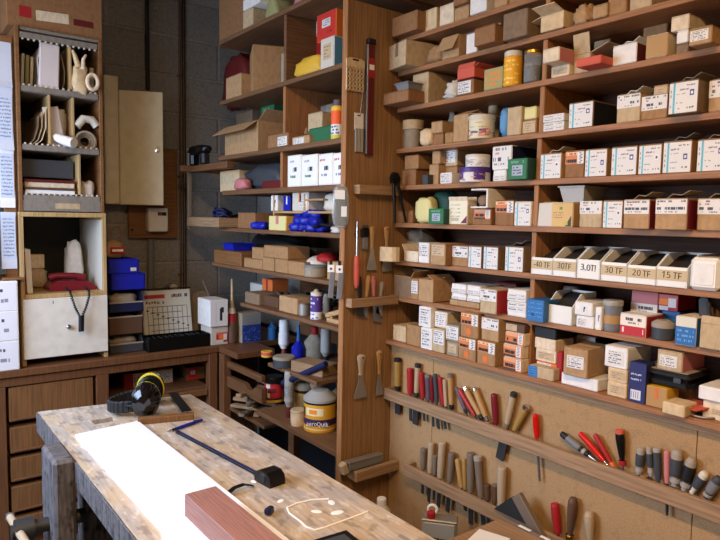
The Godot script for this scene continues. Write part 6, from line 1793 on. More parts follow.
func stock_eighth_shelf() -> void:
	carton("cardboard_box", "open dark-mouthed kraft box at the left of the eighth shelf", "box", "boxes on the eighth shelf of the wall shelving", -1.989, -1.886, 1.278, 0.089, 0, 0.12, "tan", {"flap": {"l": 20, "r": 40, "b": -40}, "len": 0.03, "face": "taupe"})
	carton("cardboard_box", "narrow kraft box with pale label, eighth shelf", "box", "boxes on the eighth shelf of the wall shelving", -1.883, -1.841, 1.278, 0.083, 0, 0.12, "kraft", {"lab": ["addr", 5, 0.05, 0.3, 0.95, 0.9]})
	carton("cardboard_box", "plain kraft box with red smudge, left of eighth shelf", "box", "boxes on the eighth shelf of the wall shelving", -1.829, -1.747, 1.278, 0.086, 0.008, 0.12, "tan", {"flap": {"f": -85, "b": -80, "r": -60}})
	carton("screw_carton", "left lower white carton on the card slab, eighth shelf", "carton", "boxes on the eighth shelf of the wall shelving", -1.684, -1.61, 1.3, 0.023, -0.03, 0.12, "white", {"lab": ["rows", 3, 0.01, 0.04, 0.99, 0.5], "plain": 1})
	carton("screw_carton", "left upper white carton on the card slab, eighth shelf", "carton", "boxes on the eighth shelf of the wall shelving", -1.686, -1.611, 1.324, 0.035, -0.03, 0.12, "white", {"lab": ["rows", 4, 0.01, 0.04, 0.99, 0.5], "plain": 1})
	carton("screw_carton", "right lower white carton on the card slab, eighth shelf", "carton", "boxes on the eighth shelf of the wall shelving", -1.604, -1.541, 1.3, 0.024, -0.03, 0.12, "white", {"lab": ["rows", 5, 0.01, 0.04, 0.99, 0.5], "plain": 1})
	carton("screw_carton", "right upper white carton on the card slab, eighth shelf", "carton", "boxes on the eighth shelf of the wall shelving", -1.606, -1.542, 1.325, 0.035, -0.03, 0.12, "white", {"lab": ["rows", 6, 0.01, 0.04, 0.99, 0.5], "plain": 1})
	carton("cardboard_box", "labelled beige box with red side overhanging the eighth shelf", "box", "boxes on the eighth shelf of the wall shelving", -1.487, -1.413, 1.278, 0.084, 0.03, 0.14, "beige", {"lab": ["top", 7, 0.01, 0.52, 0.99, 0.99], "side": "red"})
	carton("cardboard_box", "lower white lined box left of the blue box, eighth shelf", "box", "boxes on the eighth shelf of the wall shelving", -1.389, -1.311, 1.278, 0.05, 0, 0.13, "white", {"lab": ["rows", 7, 0.01, 0.3, 0.99, 0.98], "plain": 1})
	carton("cardboard_box", "upper white lined box left of the blue box, eighth shelf", "box", "boxes on the eighth shelf of the wall shelving", -1.391, -1.313, 1.329, 0.038, 0, 0.13, "white", {"lab": ["rows", 8, 0.01, 0.04, 0.99, 0.7]})
	carton("cardboard_box", "flat dark red box at the back of the eighth shelf", "box", "boxes on the eighth shelf of the wall shelving", -1.588, -1.483, 1.278, 0.089, -0.16, 0.1, "darkred")
	carton("cardboard_box", "blue printed carton overhanging at the eighth shelf divider", "box", "boxes on the eighth shelf of the wall shelving", -1.286, -1.218, 1.278, 0.071, 0.03, 0.09, "blue", {"lab": ["bluebox", 0, 0.02, 0.02, 0.98, 0.98], "plain": 1})
	carton("cardboard_box", "white and green box behind the blue carton, eighth shelf", "box", "boxes on the eighth shelf of the wall shelving", -1.347, -1.286, 1.278, 0.081, -0.11, 0.1, "white", {"lab": ["addr", 6, 0.3, 0.1, 0.98, 0.9], "face": "pale"})
	carton("cardboard_box", "lower white carton right of the open tub, eighth shelf", "box", "boxes on the eighth shelf of the wall shelving", -1.121, -1.061, 1.278, 0.037, 0, 0.11, "white", {"plain": 1, "lab": ["addr", 7, 0.1, 0.2, 0.6, 0.8]})
	carton("cardboard_box", "upper white carton with blue mark, right of the open tub", "box", "boxes on the eighth shelf of the wall shelving", -1.125, -1.064, 1.316, 0.042, 0.005, 0.12, "white", {"plain": 1, "lab": ["clock", 1, 0.3, 0.15, 0.7, 0.85]})
	carton("cardboard_box", "slim white carton beside the grey-lid jar, eighth shelf", "box", "boxes on the eighth shelf of the wall shelving", -1.057, -1.036, 1.278, 0.07, 0, 0.07, "white", {"plain": 1, "lab": ["clock", 2, 0.1, 0.3, 0.9, 0.8]})
	carton("cardboard_box", "maroon box with pale base behind red lettered box, eighth shelf", "box", "boxes on the eighth shelf of the wall shelving", -0.993, -0.911, 1.278, 0.123, -0.085, 0.1, "pink", {"lab": ["redprint", 2, 0, 0.2, 0.99, 0.7], "plain": 1})
	carton("cardboard_box", "bright blue box under the multicoloured box, eighth shelf", "box", "boxes on the eighth shelf of the wall shelving", -0.907, -0.853, 1.278, 0.072, -0.1, 0.1, "blue", {"plain": 1})
	carton("cardboard_box", "red and white box with orange patch, topmost at eighth shelf", "box", "boxes on the eighth shelf of the wall shelving", -0.929, -0.856, 1.351, 0.047, -0.09, 0.11, "red", {"lab": ["multi", 0, 0.01, 0.02, 0.99, 0.98], "plain": 1})
	carton("cardboard_box", "white box with red lower half beside the grey jar", "box", "boxes on the eighth shelf of the wall shelving", -0.976, -0.898, 1.278, 0.061, 0, 0.1, "white", {"lab": ["redprint", 0, 0.01, 0.02, 0.99, 0.98], "side": "red"})
	carton("cardboard_box", "blue carton with cream top at the right, eighth shelf", "box", "boxes on the eighth shelf of the wall shelving", -0.811, -0.757, 1.278, 0.078, 0.01, 0.1, "pale", {"lab": ["blueprint", 0, 0.01, 0.02, 0.99, 0.98], "side": "blue", "plain": 1})
	carton("cardboard_box", "open beige box holding dark fittings, right end eighth shelf", "box", "boxes on the eighth shelf of the wall shelving", -0.747, -0.691, 1.278, 0.067, 0.01, 0.13, "beige", {"flap": {"f": -10, "r": 30, "l": -20}, "len": 0.02})

func stock_lowest_shelf() -> void:
	carton("cardboard_box", "small pale box at the left end of the lowest shelf", "box", "boxes on the lowest shelf of the wall shelving", -1.974, -1.895, 1.097, 0.063, 0.013, 0.12, "cream")
	carton("cardboard_box", "ribbed greenish kraft box beside the pale box, lowest shelf", "box", "boxes on the lowest shelf of the wall shelving", -1.878, -1.798, 1.097, 0.081, 0.023, 0.12, "kraft", {"plain": 1})
	carton("cardboard_box", "white printed box under another white box, lowest shelf left", "box", "boxes on the lowest shelf of the wall shelving", -1.789, -1.725, 1.097, 0.083, 0.028, 0.12, "white", {"lab": ["addr", 0, 0.1, 0.1, 0.9, 0.95], "plain": 1})
	carton("cardboard_box", "white printed box perched on the white box, lowest shelf", "box", "boxes on the lowest shelf of the wall shelving", -1.811, -1.744, 1.181, 0.079, 0.021, 0.12, "white", {"lab": ["addr", 1, 0.1, 0.1, 0.9, 0.95], "plain": 1})
	carton("cardboard_box", "beige printed box below a slanted white box, lowest shelf", "box", "boxes on the lowest shelf of the wall shelving", -1.722, -1.658, 1.097, 0.089, 0.028, 0.12, "beige", {"lab": ["addr", 2, 0.1, 0.35, 0.95, 0.95], "plain": 1})
	carton("cardboard_box", "small white printed box over the beige box, lowest shelf", "box", "boxes on the lowest shelf of the wall shelving", -1.74, -1.672, 1.187, 0.061, 0.003, 0.12, "pale", {"lab": ["addr", 3, 0.1, 0.1, 0.9, 0.95], "plain": 1})
	carton("cardboard_box", "grey box beneath a pale lidded carton, lowest shelf", "box", "boxes on the lowest shelf of the wall shelving", -1.645, -1.586, 1.097, 0.052, 0.029, 0.12, "dusty", {"lab": ["print", 0, 0.15, 0.25, 0.85, 0.85], "plain": 1})
	carton("cardboard_box", "pale grey carton with white address label, lowest shelf", "box", "boxes on the lowest shelf of the wall shelving", -1.654, -1.586, 1.15, 0.062, 0.027, 0.12, "dusty", {"lab": ["addr", 4, 0.05, 0.15, 0.95, 0.9], "plain": 1})
	carton("cardboard_box", "lower left orange-sticker box in the block of three", "box", "boxes on the lowest shelf of the wall shelving", -1.58, -1.498, 1.097, 0.08, 0.033, 0.11, "kraft", {"lab": ["orange", 2, 0.02, 0.52, 0.98, 0.97], "dot": "orange", "plain": 1})
	carton("cardboard_box", "upper orange-sticker box in the block of three", "box", "boxes on the lowest shelf of the wall shelving", -1.577, -1.493, 1.178, 0.089, 0.029, 0.11, "kraft", {"lab": ["orange", 3, 0.02, 0.52, 0.98, 0.97], "dot": "orange"})
	carton("cardboard_box", "lower right orange-sticker box in the block of three", "box", "boxes on the lowest shelf of the wall shelving", -1.487, -1.406, 1.097, 0.083, 0.036, 0.12, "kraft", {"lab": ["orange", 4, 0.02, 0.52, 0.98, 0.97], "dot": "orange", "plain": 1})
	carton("cardboard_box", "beige box with white label above an orange-sticker box", "box", "boxes on the lowest shelf of the wall shelving", -1.484, -1.407, 1.181, 0.079, 0.021, 0.12, "tan", {"lab": ["top", 0, 0.01, 0.5, 0.99, 0.99]})
	carton("cardboard_box", "bottom box of the orange pile left of the divider", "box", "boxes on the lowest shelf of the wall shelving", -1.375, -1.298, 1.097, 0.045, 0.027, 0.1, "pale", {"lab": ["orangebox", 1, 0.01, 0.03, 0.99, 0.97], "plain": 1})
	carton("cardboard_box", "middle box of the orange pile left of the divider", "box", "boxes on the lowest shelf of the wall shelving", -1.378, -1.301, 1.143, 0.043, 0.026, 0.1, "pale", {"lab": ["orangebox", 2, 0.01, 0.03, 0.99, 0.97], "plain": 1})
	carton("cardboard_box", "third box up of the orange pile left of the divider", "box", "boxes on the lowest shelf of the wall shelving", -1.374, -1.297, 1.186, 0.042, 0.023, 0.1, "pale", {"lab": ["orangebox", 3, 0.01, 0.03, 0.99, 0.97], "plain": 1})
	carton("cardboard_box", "dark brown box topping the orange pile left of the divider", "box", "boxes on the lowest shelf of the wall shelving", -1.379, -1.3, 1.229, 0.027, 0.018, 0.1, "umber", {"lab": ["print", 1, 0.03, 0.1, 0.6, 0.9], "plain": 1})
	carton("cardboard_box", "flat orange box below the lined white cartons, lowest shelf", "box", "boxes on the lowest shelf of the wall shelving", -1.267, -1.19, 1.097, 0.046, -0.007, 0.1, "orange", {"lab": ["addr", 5, 0.05, 0.5, 0.75, 0.95], "plain": 1})
	carton("cardboard_box", "dark-lidded white carton on the flat orange box, lowest shelf", "box", "boxes on the lowest shelf of the wall shelving", -1.272, -1.194, 1.144, 0.04, -0.009, 0.1, "pale", {"lab": ["print", 2, 0.1, 0.2, 0.9, 0.8], "plain": 1})
	carton("cardboard_box", "second dark-lidded white carton in the stack beside divider", "box", "boxes on the lowest shelf of the wall shelving", -1.279, -1.198, 1.184, 0.036, -0.01, 0.1, "pale", {"plain": 1})
	carton("cardboard_box", "charcoal carton on top of the stack right of divider", "box", "boxes on the lowest shelf of the wall shelving", -1.282, -1.199, 1.221, 0.035, -0.011, 0.1, "charcoal", {"plain": 1})
	carton("cardboard_box", "little blue and beige box lying at the shelf lip", "box", "boxes on the lowest shelf of the wall shelving", -1.266, -1.173, 1.097, 0.038, 0.033, 0.05, "beige", {"lab": ["bluebox", 2, 0, 0.02, 0.36, 0.98], "plain": 1, "turn": 2})
	carton("cardboard_box", "little red carton standing beside the big beige box", "box", "boxes on the lowest shelf of the wall shelving", -1.186, -1.166, 1.097, 0.091, -0.002, 0.06, "red", {"plain": 1})
	carton("cardboard_box", "white box under the big beige box, lowest shelf", "box", "boxes on the lowest shelf of the wall shelving", -1.149, -1.023, 1.097, 0.036, 0.023, 0.1, "white", {"plain": 1})
	carton("cardboard_box", "big beige box with red marks on the lowest shelf", "box", "boxes on the lowest shelf of the wall shelving", -1.132, -1.053, 1.134, 0.084, 0.045, 0.14, "tan", {"lab": ["addr", 6, 0.15, 0.3, 0.85, 0.75], "turn": 4})
	carton("cardboard_box", "grey card box supporting the pair of blue-sided cartons", "box", "boxes on the lowest shelf of the wall shelving", -1.294, -1.152, 1.097, 0.061, -0.16, 0.09, "grey")
	carton("cardboard_box", "left grey-white carton at the back, lowest shelf", "box", "boxes on the lowest shelf of the wall shelving", -1.298, -1.225, 1.161, 0.053, -0.155, 0.09, "dusty", {"lab": ["addr", 7, 0.05, 0.1, 0.95, 0.8], "plain": 1})
	carton("cardboard_box", "right white carton with navy side at the back, lowest shelf", "box", "boxes on the lowest shelf of the wall shelving", -1.219, -1.149, 1.161, 0.062, -0.155, 0.09, "white", {"lab": ["print", 0, 0.05, 0.1, 0.95, 0.8], "side": "navy", "plain": 1})
	carton("cardboard_box", "bottom cream box of a three-box pile by the navy box", "box", "boxes on the lowest shelf of the wall shelving", -0.994, -0.934, 1.097, 0.043, 0.021, 0.1, "cream", {"plain": 1, "lab": ["print", 1, 0.15, 0.2, 0.9, 0.8]})
	carton("cardboard_box", "middle cream box of a three-box pile by the navy box", "box", "boxes on the lowest shelf of the wall shelving", -0.995, -0.935, 1.14, 0.04, 0.02, 0.1, "cream", {"plain": 1, "lab": ["print", 2, 0.15, 0.2, 0.9, 0.8]})
	carton("cardboard_box", "white printed box topping the pile by the navy box", "box", "boxes on the lowest shelf of the wall shelving", -1.007, -0.936, 1.181, 0.06, 0.021, 0.13, "white", {"lab": ["addr", 0, 0.15, 0.15, 0.85, 0.85]})
	carton("cardboard_box", "upright navy carton with white bar label, lowest shelf", "box", "boxes on the lowest shelf of the wall shelving", -0.924, -0.875, 1.097, 0.115, 0.028, 0.05, "navy", {"lab": ["navyprint", 0, 0.01, 0.01, 0.99, 0.99], "plain": 1})
	carton("cardboard_box", "yellow and orange small box under the black case", "box", "boxes on the lowest shelf of the wall shelving", -0.875, -0.817, 1.097, 0.056, 0.023, 0.07, "yellow", {"face": "honey", "plain": 1, "tape": "orange"})
	carton("cardboard_box", "cream box with dusty lid overhanging lowest shelf lip", "box", "boxes on the lowest shelf of the wall shelving", -0.811, -0.752, 1.097, 0.032, 0.058, 0.07, "cream", {"plain": 1})
	carton("cardboard_box", "lower white box at the right edge of lowest shelf", "box", "white boxes at the right edge", -0.732, -0.654, 1.097, 0.048, 0.003, 0.1, "white", {"lab": ["print", 0, 0.3, 0.3, 0.7, 0.6], "face": "pale", "plain": 1})
	carton("cardboard_box", "upper white box at the right edge of lowest shelf", "box", "white boxes at the right edge", -0.741, -0.653, 1.146, 0.036, 0.013, 0.12, "white", {"plain": 1})

func stock_tins_and_jars() -> void:
	bag("paper_bundle", "torn brown wrapping paper bundle on the second shelf", "paper", -1.792, 2.196, -0.055, 0.088, 0.071, 0.11, "kraft", 3, 0.3, 0.1, "")
	bag("paper_bundle", "ragged tan opened packing with curled edges, second shelf", "paper", -1.16, 2.196, -0.055, 0.062, 0.063, 0.11, "tan", 8, 0.32, 0.2, "")
	single("plastic_tray", "shallow grey plastic tray set on the low brown overhanging box", "tray", open_tray(0.075, 0.03, 0.1, 0.8), mat("midgrey"), Vector3(-1.882, 2.096, 0.025))
	bag("paper_bundle", "crumpled white and tan packing between two boxes, third shelf", "paper", -1.701, 2.051, -0.05, 0.076, 0.067, 0.1, "offwhite", 14, 0.34, 0.25, "")
	turned("plastic_jar", "yellow jar with whitish screw lid beside the glass jar", "jar", Vector3(-1.419, 2.051, -0.02), [["body", ["yellowjar", 0], [0, 0, 0.027, 0, 0.031, 0.004, 0.031, 0.094, 0.029, 0.099, 0, 0.099]], ["lid", "offwhite", [0, 0.117, 0.028, 0.117, 0.03, 0.114, 0.03, 0.099, 0, 0.099]]])
	turned("glass_jar", "glass jar of blue-grey screws with a gold rimmed lid", "jar", Vector3(-1.338, 2.051, -0.02), [["glass", "glass", [0, 0, 0.024, 0, 0.028, 0.004, 0.028, 0.092, 0.026, 0.094, 0.026, 0.096]], ["lid", "brass", [0, 0.105, 0.027, 0.105, 0.028, 0.103, 0.028, 0.094, 0.027, 0.094]], ["screws", "slate", [0, 0.003, 0.026, 0.003, 0.027, 0.042, 0.023, 0.055, 0.011, 0.048, 0, 0.058]]])
	loose_screws(get_node("glass_jar"), 0.024, 0.063)
	turned("storage_tub", "greyish tub with wide lid at the left of the fourth shelf", "tub", Vector3(-1.949, 1.886, -0.05), [["body", "dusty", [0, 0, 0.034, 0, 0.037, 0.078, 0, 0.078]], ["lid", "beige", [0, 0.115, 0.042, 0.115, 0.043, 0.111, 0.043, 0.078, 0.037, 0.078]]])
	bag("paper_packet", "small cream paper packet on the fourth shelf", "packet", -1.82, 1.886, -0.015, 0.065, 0.067, 0.05, "cream", 4, 0.12, 0, "")
	bag("crumpled_bag", "crumpled grey bag behind the low tan boxes, fourth shelf", "bag", -1.825, 1.886, -0.17, 0.067, 0.144, 0.1, "dusty", 6, 0.3, 0.35, "")
	turned("floral_tin", "round cream tin printed with flowers, fourth shelf", "tin", Vector3(-1.541, 1.886, -0.01), [["body", ["floral", 0], [0, 0, 0.044, 0, 0.046, 0.002, 0.046, 0.072, 0.044, 0.074, 0, 0.074]], ["lid", "offwhite", [0, 0.083, 0.045, 0.083, 0.048, 0.08, 0.048, 0.066, 0.046, 0.066]]])
	turned("plastic_jar", "white jar with ridged cap behind the floral tin", "jar", Vector3(-1.627, 1.886, -0.17), [["body", "offwhite", [0, 0, 0.021, 0, 0.023, 0.002, 0.023, 0.102, 0.021, 0.104, 0, 0.104]], ["lid", "beige", [0, 0.157, 0.02, 0.157, 0.021, 0.107, 0, 0.107]]])
	bag("wrapped_packet", "blue and white wrapped packet left of the tall beige carton", "packet", -1.44, 1.886, -0.035, 0.039, 0.1, 0.07, "skyblue", 9, 0.1, 0, "")
	turned("sweet_tin", "round sweet tin with purple lid, lower of two, fifth shelf", "tin", Vector3(-1.575, 1.736, -0.02), [["body", ["sweets", 0], [0, 0, 0.053, 0, 0.055, 0.002, 0.055, 0.042, 0.053, 0.044, 0, 0.044]], ["lid", "purple", [0, 0.053, 0.054, 0.053, 0.057, 0.05, 0.057, 0.035, 0.055, 0.035]]])
	turned("biscuit_tin", "pale round tin with scrolled print on the purple sweet tin", "tin", Vector3(-1.568, 1.789, -0.025), [["body", ["scroll", 0], [0, 0, 0.042, 0, 0.044, 0.002, 0.044, 0.039, 0.042, 0.041, 0, 0.041]], ["lid", "offwhite", [0, 0.046, 0.042, 0.046, 0.045, 0.043, 0.045, 0.036, 0.044, 0.036]]])
	bag("paper_packet", "yellow paper bag right of the low brown box, sixth shelf", "packet", -1.839, 1.584, -0.035, 0.098, 0.104, 0.06, "lemon", 5, 0.12, 0.05, "")
	bag("clear_bag", "clear bag with green contents behind the green box", "bag", -1.792, 1.584, -0.09, 0.101, 0.129, 0.06, "darkgreen", 15, 0.12, -0.15, "")
	carton("paper_packet", "cream packet with torn top and dark corner print, sixth shelf", "packet", "", -1.682, -1.588, 1.584, .088, .0, .05, "pale", {"lab": ["packet", 0, .02, .02, .98, .98], "flap": {"f": 15, "b": -10}, "len": .014})
	white_tray(Vector3(-1.514, 1.643, 0.02), 0.075)
	sleeves(Vector3(-1.252, 1.584, -0.06))
	single("plastic_tub", "grey white plastic tub resting across the cartons, sixth shelf", "tub", open_tray(0.088, 0.05, 0.12, 0.8), mat("greyplastic"), Vector3(-1.168, 1.662, -0.075))
	card_flap(Vector3(-1.945, 1.429, 0.03))
	bag("cloth_bundle", "crumpled grey sacking heaped at the left of seventh shelf", "cloth", -1.973, 1.429, -0.125, 0.145, 0.13, 0.13, "dusty", 21, 0.3, 0.3, "")
	tub("screw tub marked 40, first right of the divider", -1.293, -1.212, 1.429, 0.055, 0.09, 0.004, .16, "-40 TF", "cut plastic screw tubs on the seventh shelf")
	tub("screw tub marked 30 with taped band, second right of divider", -1.21, -1.127, 1.429, 0.057, 0.092, 0.004, .16, "30TF", "cut plastic screw tubs on the seventh shelf")
	tub("screw tub marked 3.0 straight on the white plastic", -1.123, -1.046, 1.429, 0.059, 0.094, 0.004, .16, "3.0T!", "cut plastic screw tubs on the seventh shelf")
	tub("screw tub marked 30, fourth of the lettered row", -1.042, -0.961, 1.429, 0.056, 0.091, 0.004, .16, "30 TF", "cut plastic screw tubs on the seventh shelf")
	tub("screw tub marked 20, between 30 and 15", -0.959, -0.876, 1.429, 0.053, 0.088, 0.004, .16, "20 TF", "cut plastic screw tubs on the seventh shelf")
	tub("screw tub marked 15, last lettered one before blank square", -0.874, -0.791, 1.429, 0.055, 0.09, 0.004, .16, "15 TF", "cut plastic screw tubs on the seventh shelf")
	blank_tub(-0.746, 0.075, 1.429, 0.085)
	single("card_slab", "dusty card slab carrying four white cartons, eighth shelf", "card", rbox(.15, .02, .14, .002), mat("tan"), Vector3(-1.614, 1.278, -0.095))
	tub("unmarked open cut tub between blue carton and white cartons", -1.227, -1.134, 1.278, 0.059, 0.099, 0.004, .13, "", "")
	turned("plastic_jar", "dark grey lidded jar with faded orange label, eighth shelf", "jar", Vector3(-1.021, 1.278, -0.035), [["body", "midgrey", [0, 0, 0.026, 0, 0.027, 0.003, 0.027, 0.077, 0, 0.077]], ["label", "honey", [0.027, 0.023, 0.028, 0.023, 0.028, 0.048, 0.027, 0.048]], ["lid", "greyplastic", [0, 0.092, 0.028, 0.092, 0.029, 0.089, 0.029, 0.077, 0.027, 0.077]]])
	turned("round_lid_tub", "small round grey tub at the back above the open tub", "tub", Vector3(-1.249, 1.278, -0.16), [["body", "midgrey", [0, 0, 0.024, 0, 0.026, 0.002, 0.026, 0.082, 0.024, 0.084, 0, 0.084]], ["lid", "greyplastic", [0, 0.106, 0.023, 0.106, 0.029, 0.098, 0.029, 0.082, 0, 0.082]]])
	turned("dusty_tin", "squat dusty grey tin with tan lid, eighth shelf", "tin", Vector3(-0.865, 1.278, -0.03), [["body", "slate", [0, 0, 0.027, 0, 0.029, 0.002, 0.029, 0.034, 0.027, 0.036, 0, 0.036]], ["lid", "dust", [0, 0.054, 0.018, 0.054, 0.03, 0.046, 0.03, 0.034, 0, 0.034]]])
	fittings_heap(Vector3(-0.748, 1.283, -0.055))
	leaflet(Vector3(-0.766, 1.098, -0.02))
	black_case(Vector3(-0.848, 1.155, -0.06))
	carton("cardboard_box", "pale printed box lying on the black plastic case", "box", "boxes on the lowest shelf of the wall shelving", -0.861, -0.793, 1.2, .052, .0, .13, "beige", {"lab": ["addr", 4, .1, .2, .8, .8], "side": "pink"})
	metal_rings(Vector3(-0.724, 1.098, -0.005))
	card_block(Vector3(-0.845, 1.097, -0.09))

func tools_in_upper_rail() -> void:
	chisel("ochre-handled chisel with dark butt, first in the upper rail", Vector3(-1.932, 0.897, 0.017), 1.976, 0.128, 0.015, "ochre", {"bl": 0.105, "bw": 0.03, "cap": "charcoal", "ferrule": "charcoal", "shape": "straight", "group": "hand tools standing in the upper rail"})
	chisel("bright red handled chisel, second from the side panel", Vector3(-1.852, 0.895, 0.017), 3.051, 0.106, 0.014, "red", {"bl": 0.11, "bw": 0.016, "shape": "straight", "group": "hand tools standing in the upper rail"})
	chisel("ash-handled chisel with steel hoop, between two red handles", Vector3(-1.816, 0.897, 0.017), -1.802, 0.129, 0.012, "ash", {"bl": 0.12, "bw": 0.03, "cap": "oldsteel", "ferrule": "oldsteel", "shape": "straight", "group": "hand tools standing in the upper rail"})
	chisel("red handled chisel just right of the hooped ash one", Vector3(-1.778, 0.896, 0.017), 6.994, 0.103, 0.011, "red", {"bl": 0.09, "bw": 0.012, "shape": "straight", "group": "hand tools standing in the upper rail"})
	chisel("violet-grey handled chisel in the cluster of short handles", Vector3(-1.746, 0.896, 0.017), 5.503, 0.098, 0.011, "violetgrey", {"bl": 0.05, "bw": 0.01, "cap": "midgrey", "shape": "straight", "group": "hand tools standing in the upper rail"})
	chisel("maroon handled chisel left of the slate one", Vector3(-1.724, 0.893, 0.017), 5.506, 0.097, 0.009, "maroon", {"bl": 0.095, "bw": 0.01, "shape": "straight", "group": "hand tools standing in the upper rail"})
	chisel("dark slate handled chisel amid the short handles", Vector3(-1.699, 0.896, 0.017), 7.901, 0.112, 0.009, "slate", {"bl": 0.1, "bw": 0.012, "shape": "straight", "group": "hand tools standing in the upper rail"})
	chisel("scarlet handled chisel left of the narrow ash handle", Vector3(-1.666, 0.896, 0.017), 11.03, 0.106, 0.01, "red", {"bl": 0.09, "bw": 0.012, "shape": "straight", "group": "hand tools standing in the upper rail"})
	chisel("narrow ash handle standing behind the honey wood one", Vector3(-1.65, 0.896, 0.017), 6.776, 0.102, 0.008, "ash", {"bl": 0.05, "bw": 0.008, "shape": "straight", "group": "hand tools standing in the upper rail"})
	chisel("tall honey wood handle with dark ends in the upper rail", Vector3(-1.621, 0.896, 0.017), 5.378, 0.128, 0.011, "honey", {"bl": 0.05, "bw": 0.012, "cap": "greybrown", "ferrule": "charcoal", "shape": "straight", "group": "hand tools standing in the upper rail"})
	chisel("dull mauve handle leaning left beside the leaning red one", Vector3(-1.548, 0.9, 0.017), 33.543, 0.097, 0.008, "violetgrey", {"bl": 0.04, "bw": 0.008, "ferrule": "charcoal", "group": "hand tools standing in the upper rail"})
	chisel("slim bright red handle leaning left in the upper rail", Vector3(-1.504, 0.896, 0.017), 45.715, 0.115, 0.009, "red", {"bl": 0.04, "bw": 0.008, "group": "hand tools standing in the upper rail"})
	chisel("leaning yellow wood handle with bright steel end, first of pair", Vector3(-1.473, 0.897, 0.017), 43.337, 0.126, 0.01, "honey", {"bl": 0.04, "bw": 0.01, "cap": "chrome", "ferrule": "charcoal", "group": "hand tools standing in the upper rail"})
	chisel("leaning yellow wood handle with bright steel end, second of pair", Vector3(-1.447, 0.897, 0.017), 32.555, 0.118, 0.011, "honey", {"bl": 0.045, "bw": 0.012, "cap": "chrome", "ferrule": "chrome", "group": "hand tools standing in the upper rail"})
	chisel("crimson handle standing alone right of the leaning yellow pair", Vector3(-1.405, 0.892, 0.017), 8.015, 0.109, 0.012, "maroon", {"bl": 0.04, "bw": 0.008, "group": "hand tools standing in the upper rail"})
	chisel("grey wood handle over a broad blue steel blade", Vector3(-1.36, 0.896, 0.017), -11.848, 0.128, 0.011, "ash", {"bl": 0.125, "bw": 0.034, "cap": "oldsteel", "ferrule": "greybrown", "group": "hand tools standing in the upper rail"})
	chisel("ochre wood handle leaning right with a shiny hoop", Vector3(-1.326, 0.895, 0.017), -26.9, 0.105, 0.012, "ochre", {"bl": 0.03, "bw": 0.01, "cap": "chrome", "group": "hand tools standing in the upper rail"})
	chisel("translucent red handled screwdriver standing alone mid rail", Vector3(-1.234, 0.894, 0.017), 7.055, 0.08, 0.01, "redclear", {"kind": "screwdriver", "bl": 0.14, "bw": 0.008, "group": "hand tools standing in the upper rail"})
	chisel("grey and black screwdriver leaning hard left, mid rail", Vector3(-1.046, 0.897, 0.017), 68.107, 0.107, 0.01, "charcoal", {"kind": "screwdriver", "bl": 0.06, "bw": 0.006, "grip": "midgrey", "collar": "greyplastic", "steel": "chrome", "group": "hand tools standing in the upper rail"})
	chisel("red screwdriver leaning left, the lower of two", Vector3(-0.994, 0.895, 0.017), 54.065, 0.106, 0.009, "redclear", {"kind": "screwdriver", "bl": 0.05, "bw": 0.006, "steel": "chrome", "group": "hand tools standing in the upper rail"})
	chisel("red screwdriver leaning left, the steeper of two", Vector3(-0.965, 0.89, 0.017), 39.663, 0.101, 0.008, "red", {"kind": "screwdriver", "bl": 0.05, "bw": 0.006, "steel": "chrome", "ferrule": "orange", "group": "hand tools standing in the upper rail"})
	chisel("red-topped black screwdriver standing clear on its own", Vector3(-0.936, 0.905, 0.017), 8.612, 0.098, 0.012, "black", {"kind": "screwdriver", "bl": 0.06, "bw": 0.007, "cap": "coral", "ferrule": "red", "shape": "swell", "group": "hand tools standing in the upper rail"})
	chisel("small grey screwdriver, first of the right hand cluster", Vector3(-0.886, 0.893, 0.017), -2.167, 0.078, 0.011, "dust", {"kind": "screwdriver", "bl": 0.06, "bw": 0.007, "grip": "slate", "collar": "greyplastic", "group": "hand tools standing in the upper rail"})
	chisel("slim grey screwdriver behind the first two of the cluster", Vector3(-0.851, 0.899, 0.017), 7.281, 0.082, 0.008, "dust", {"kind": "screwdriver", "bl": 0.06, "bw": 0.006, "grip": "slate", "collar": "greyplastic", "group": "hand tools standing in the upper rail"})
	chisel("dark grey handled screwdriver left of the dull red handle", Vector3(-0.83, 0.895, 0.017), 6.118, 0.086, 0.01, "slate", {"kind": "screwdriver", "bl": 0.06, "bw": 0.007, "cap": "greyplastic", "group": "hand tools standing in the upper rail"})
	chisel("dull red ribbed handle amid the grey screwdrivers", Vector3(-0.806, 0.895, 0.017), 3.327, 0.09, 0.008, "pink", {"kind": "screwdriver", "bl": 0.09, "bw": 0.008, "steel": "oldsteel", "group": "hand tools standing in the upper rail"})
	chisel("largest grey screwdriver with holed end, upright in cluster", Vector3(-0.785, 0.894, 0.017), -1.101, 0.103, 0.014, "dust", {"kind": "screwdriver", "bl": 0.06, "bw": 0.008, "grip": "slate", "collar": "greyplastic", "shape": "swell", "group": "hand tools standing in the upper rail"})
	chisel("black gripped screwdriver tilting right beside the largest one", Vector3(-0.76, 0.892, 0.017), -9.9, 0.096, 0.013, "dust", {"kind": "screwdriver", "bl": 0.05, "bw": 0.008, "grip": "charcoal", "collar": "greyplastic", "shape": "swell", "group": "hand tools standing in the upper rail"})
	chisel("cream ended screwdriver lying over to the right", Vector3(-0.74, 0.891, 0.017), -25.539, 0.076, 0.011, "offwhite", {"kind": "screwdriver", "bl": 0.04, "bw": 0.007, "grip": "slate", "shape": "swell", "group": "hand tools standing in the upper rail"})
	chisel("slate screwdriver at the right edge of the upper rail", Vector3(-0.704, 0.891, 0.017), -24.364, 0.073, 0.012, "slate", {"kind": "screwdriver", "bl": 0.04, "bw": 0.007, "grip": "midgrey", "collar": "greyplastic", "shape": "swell", "group": "hand tools standing in the upper rail"})

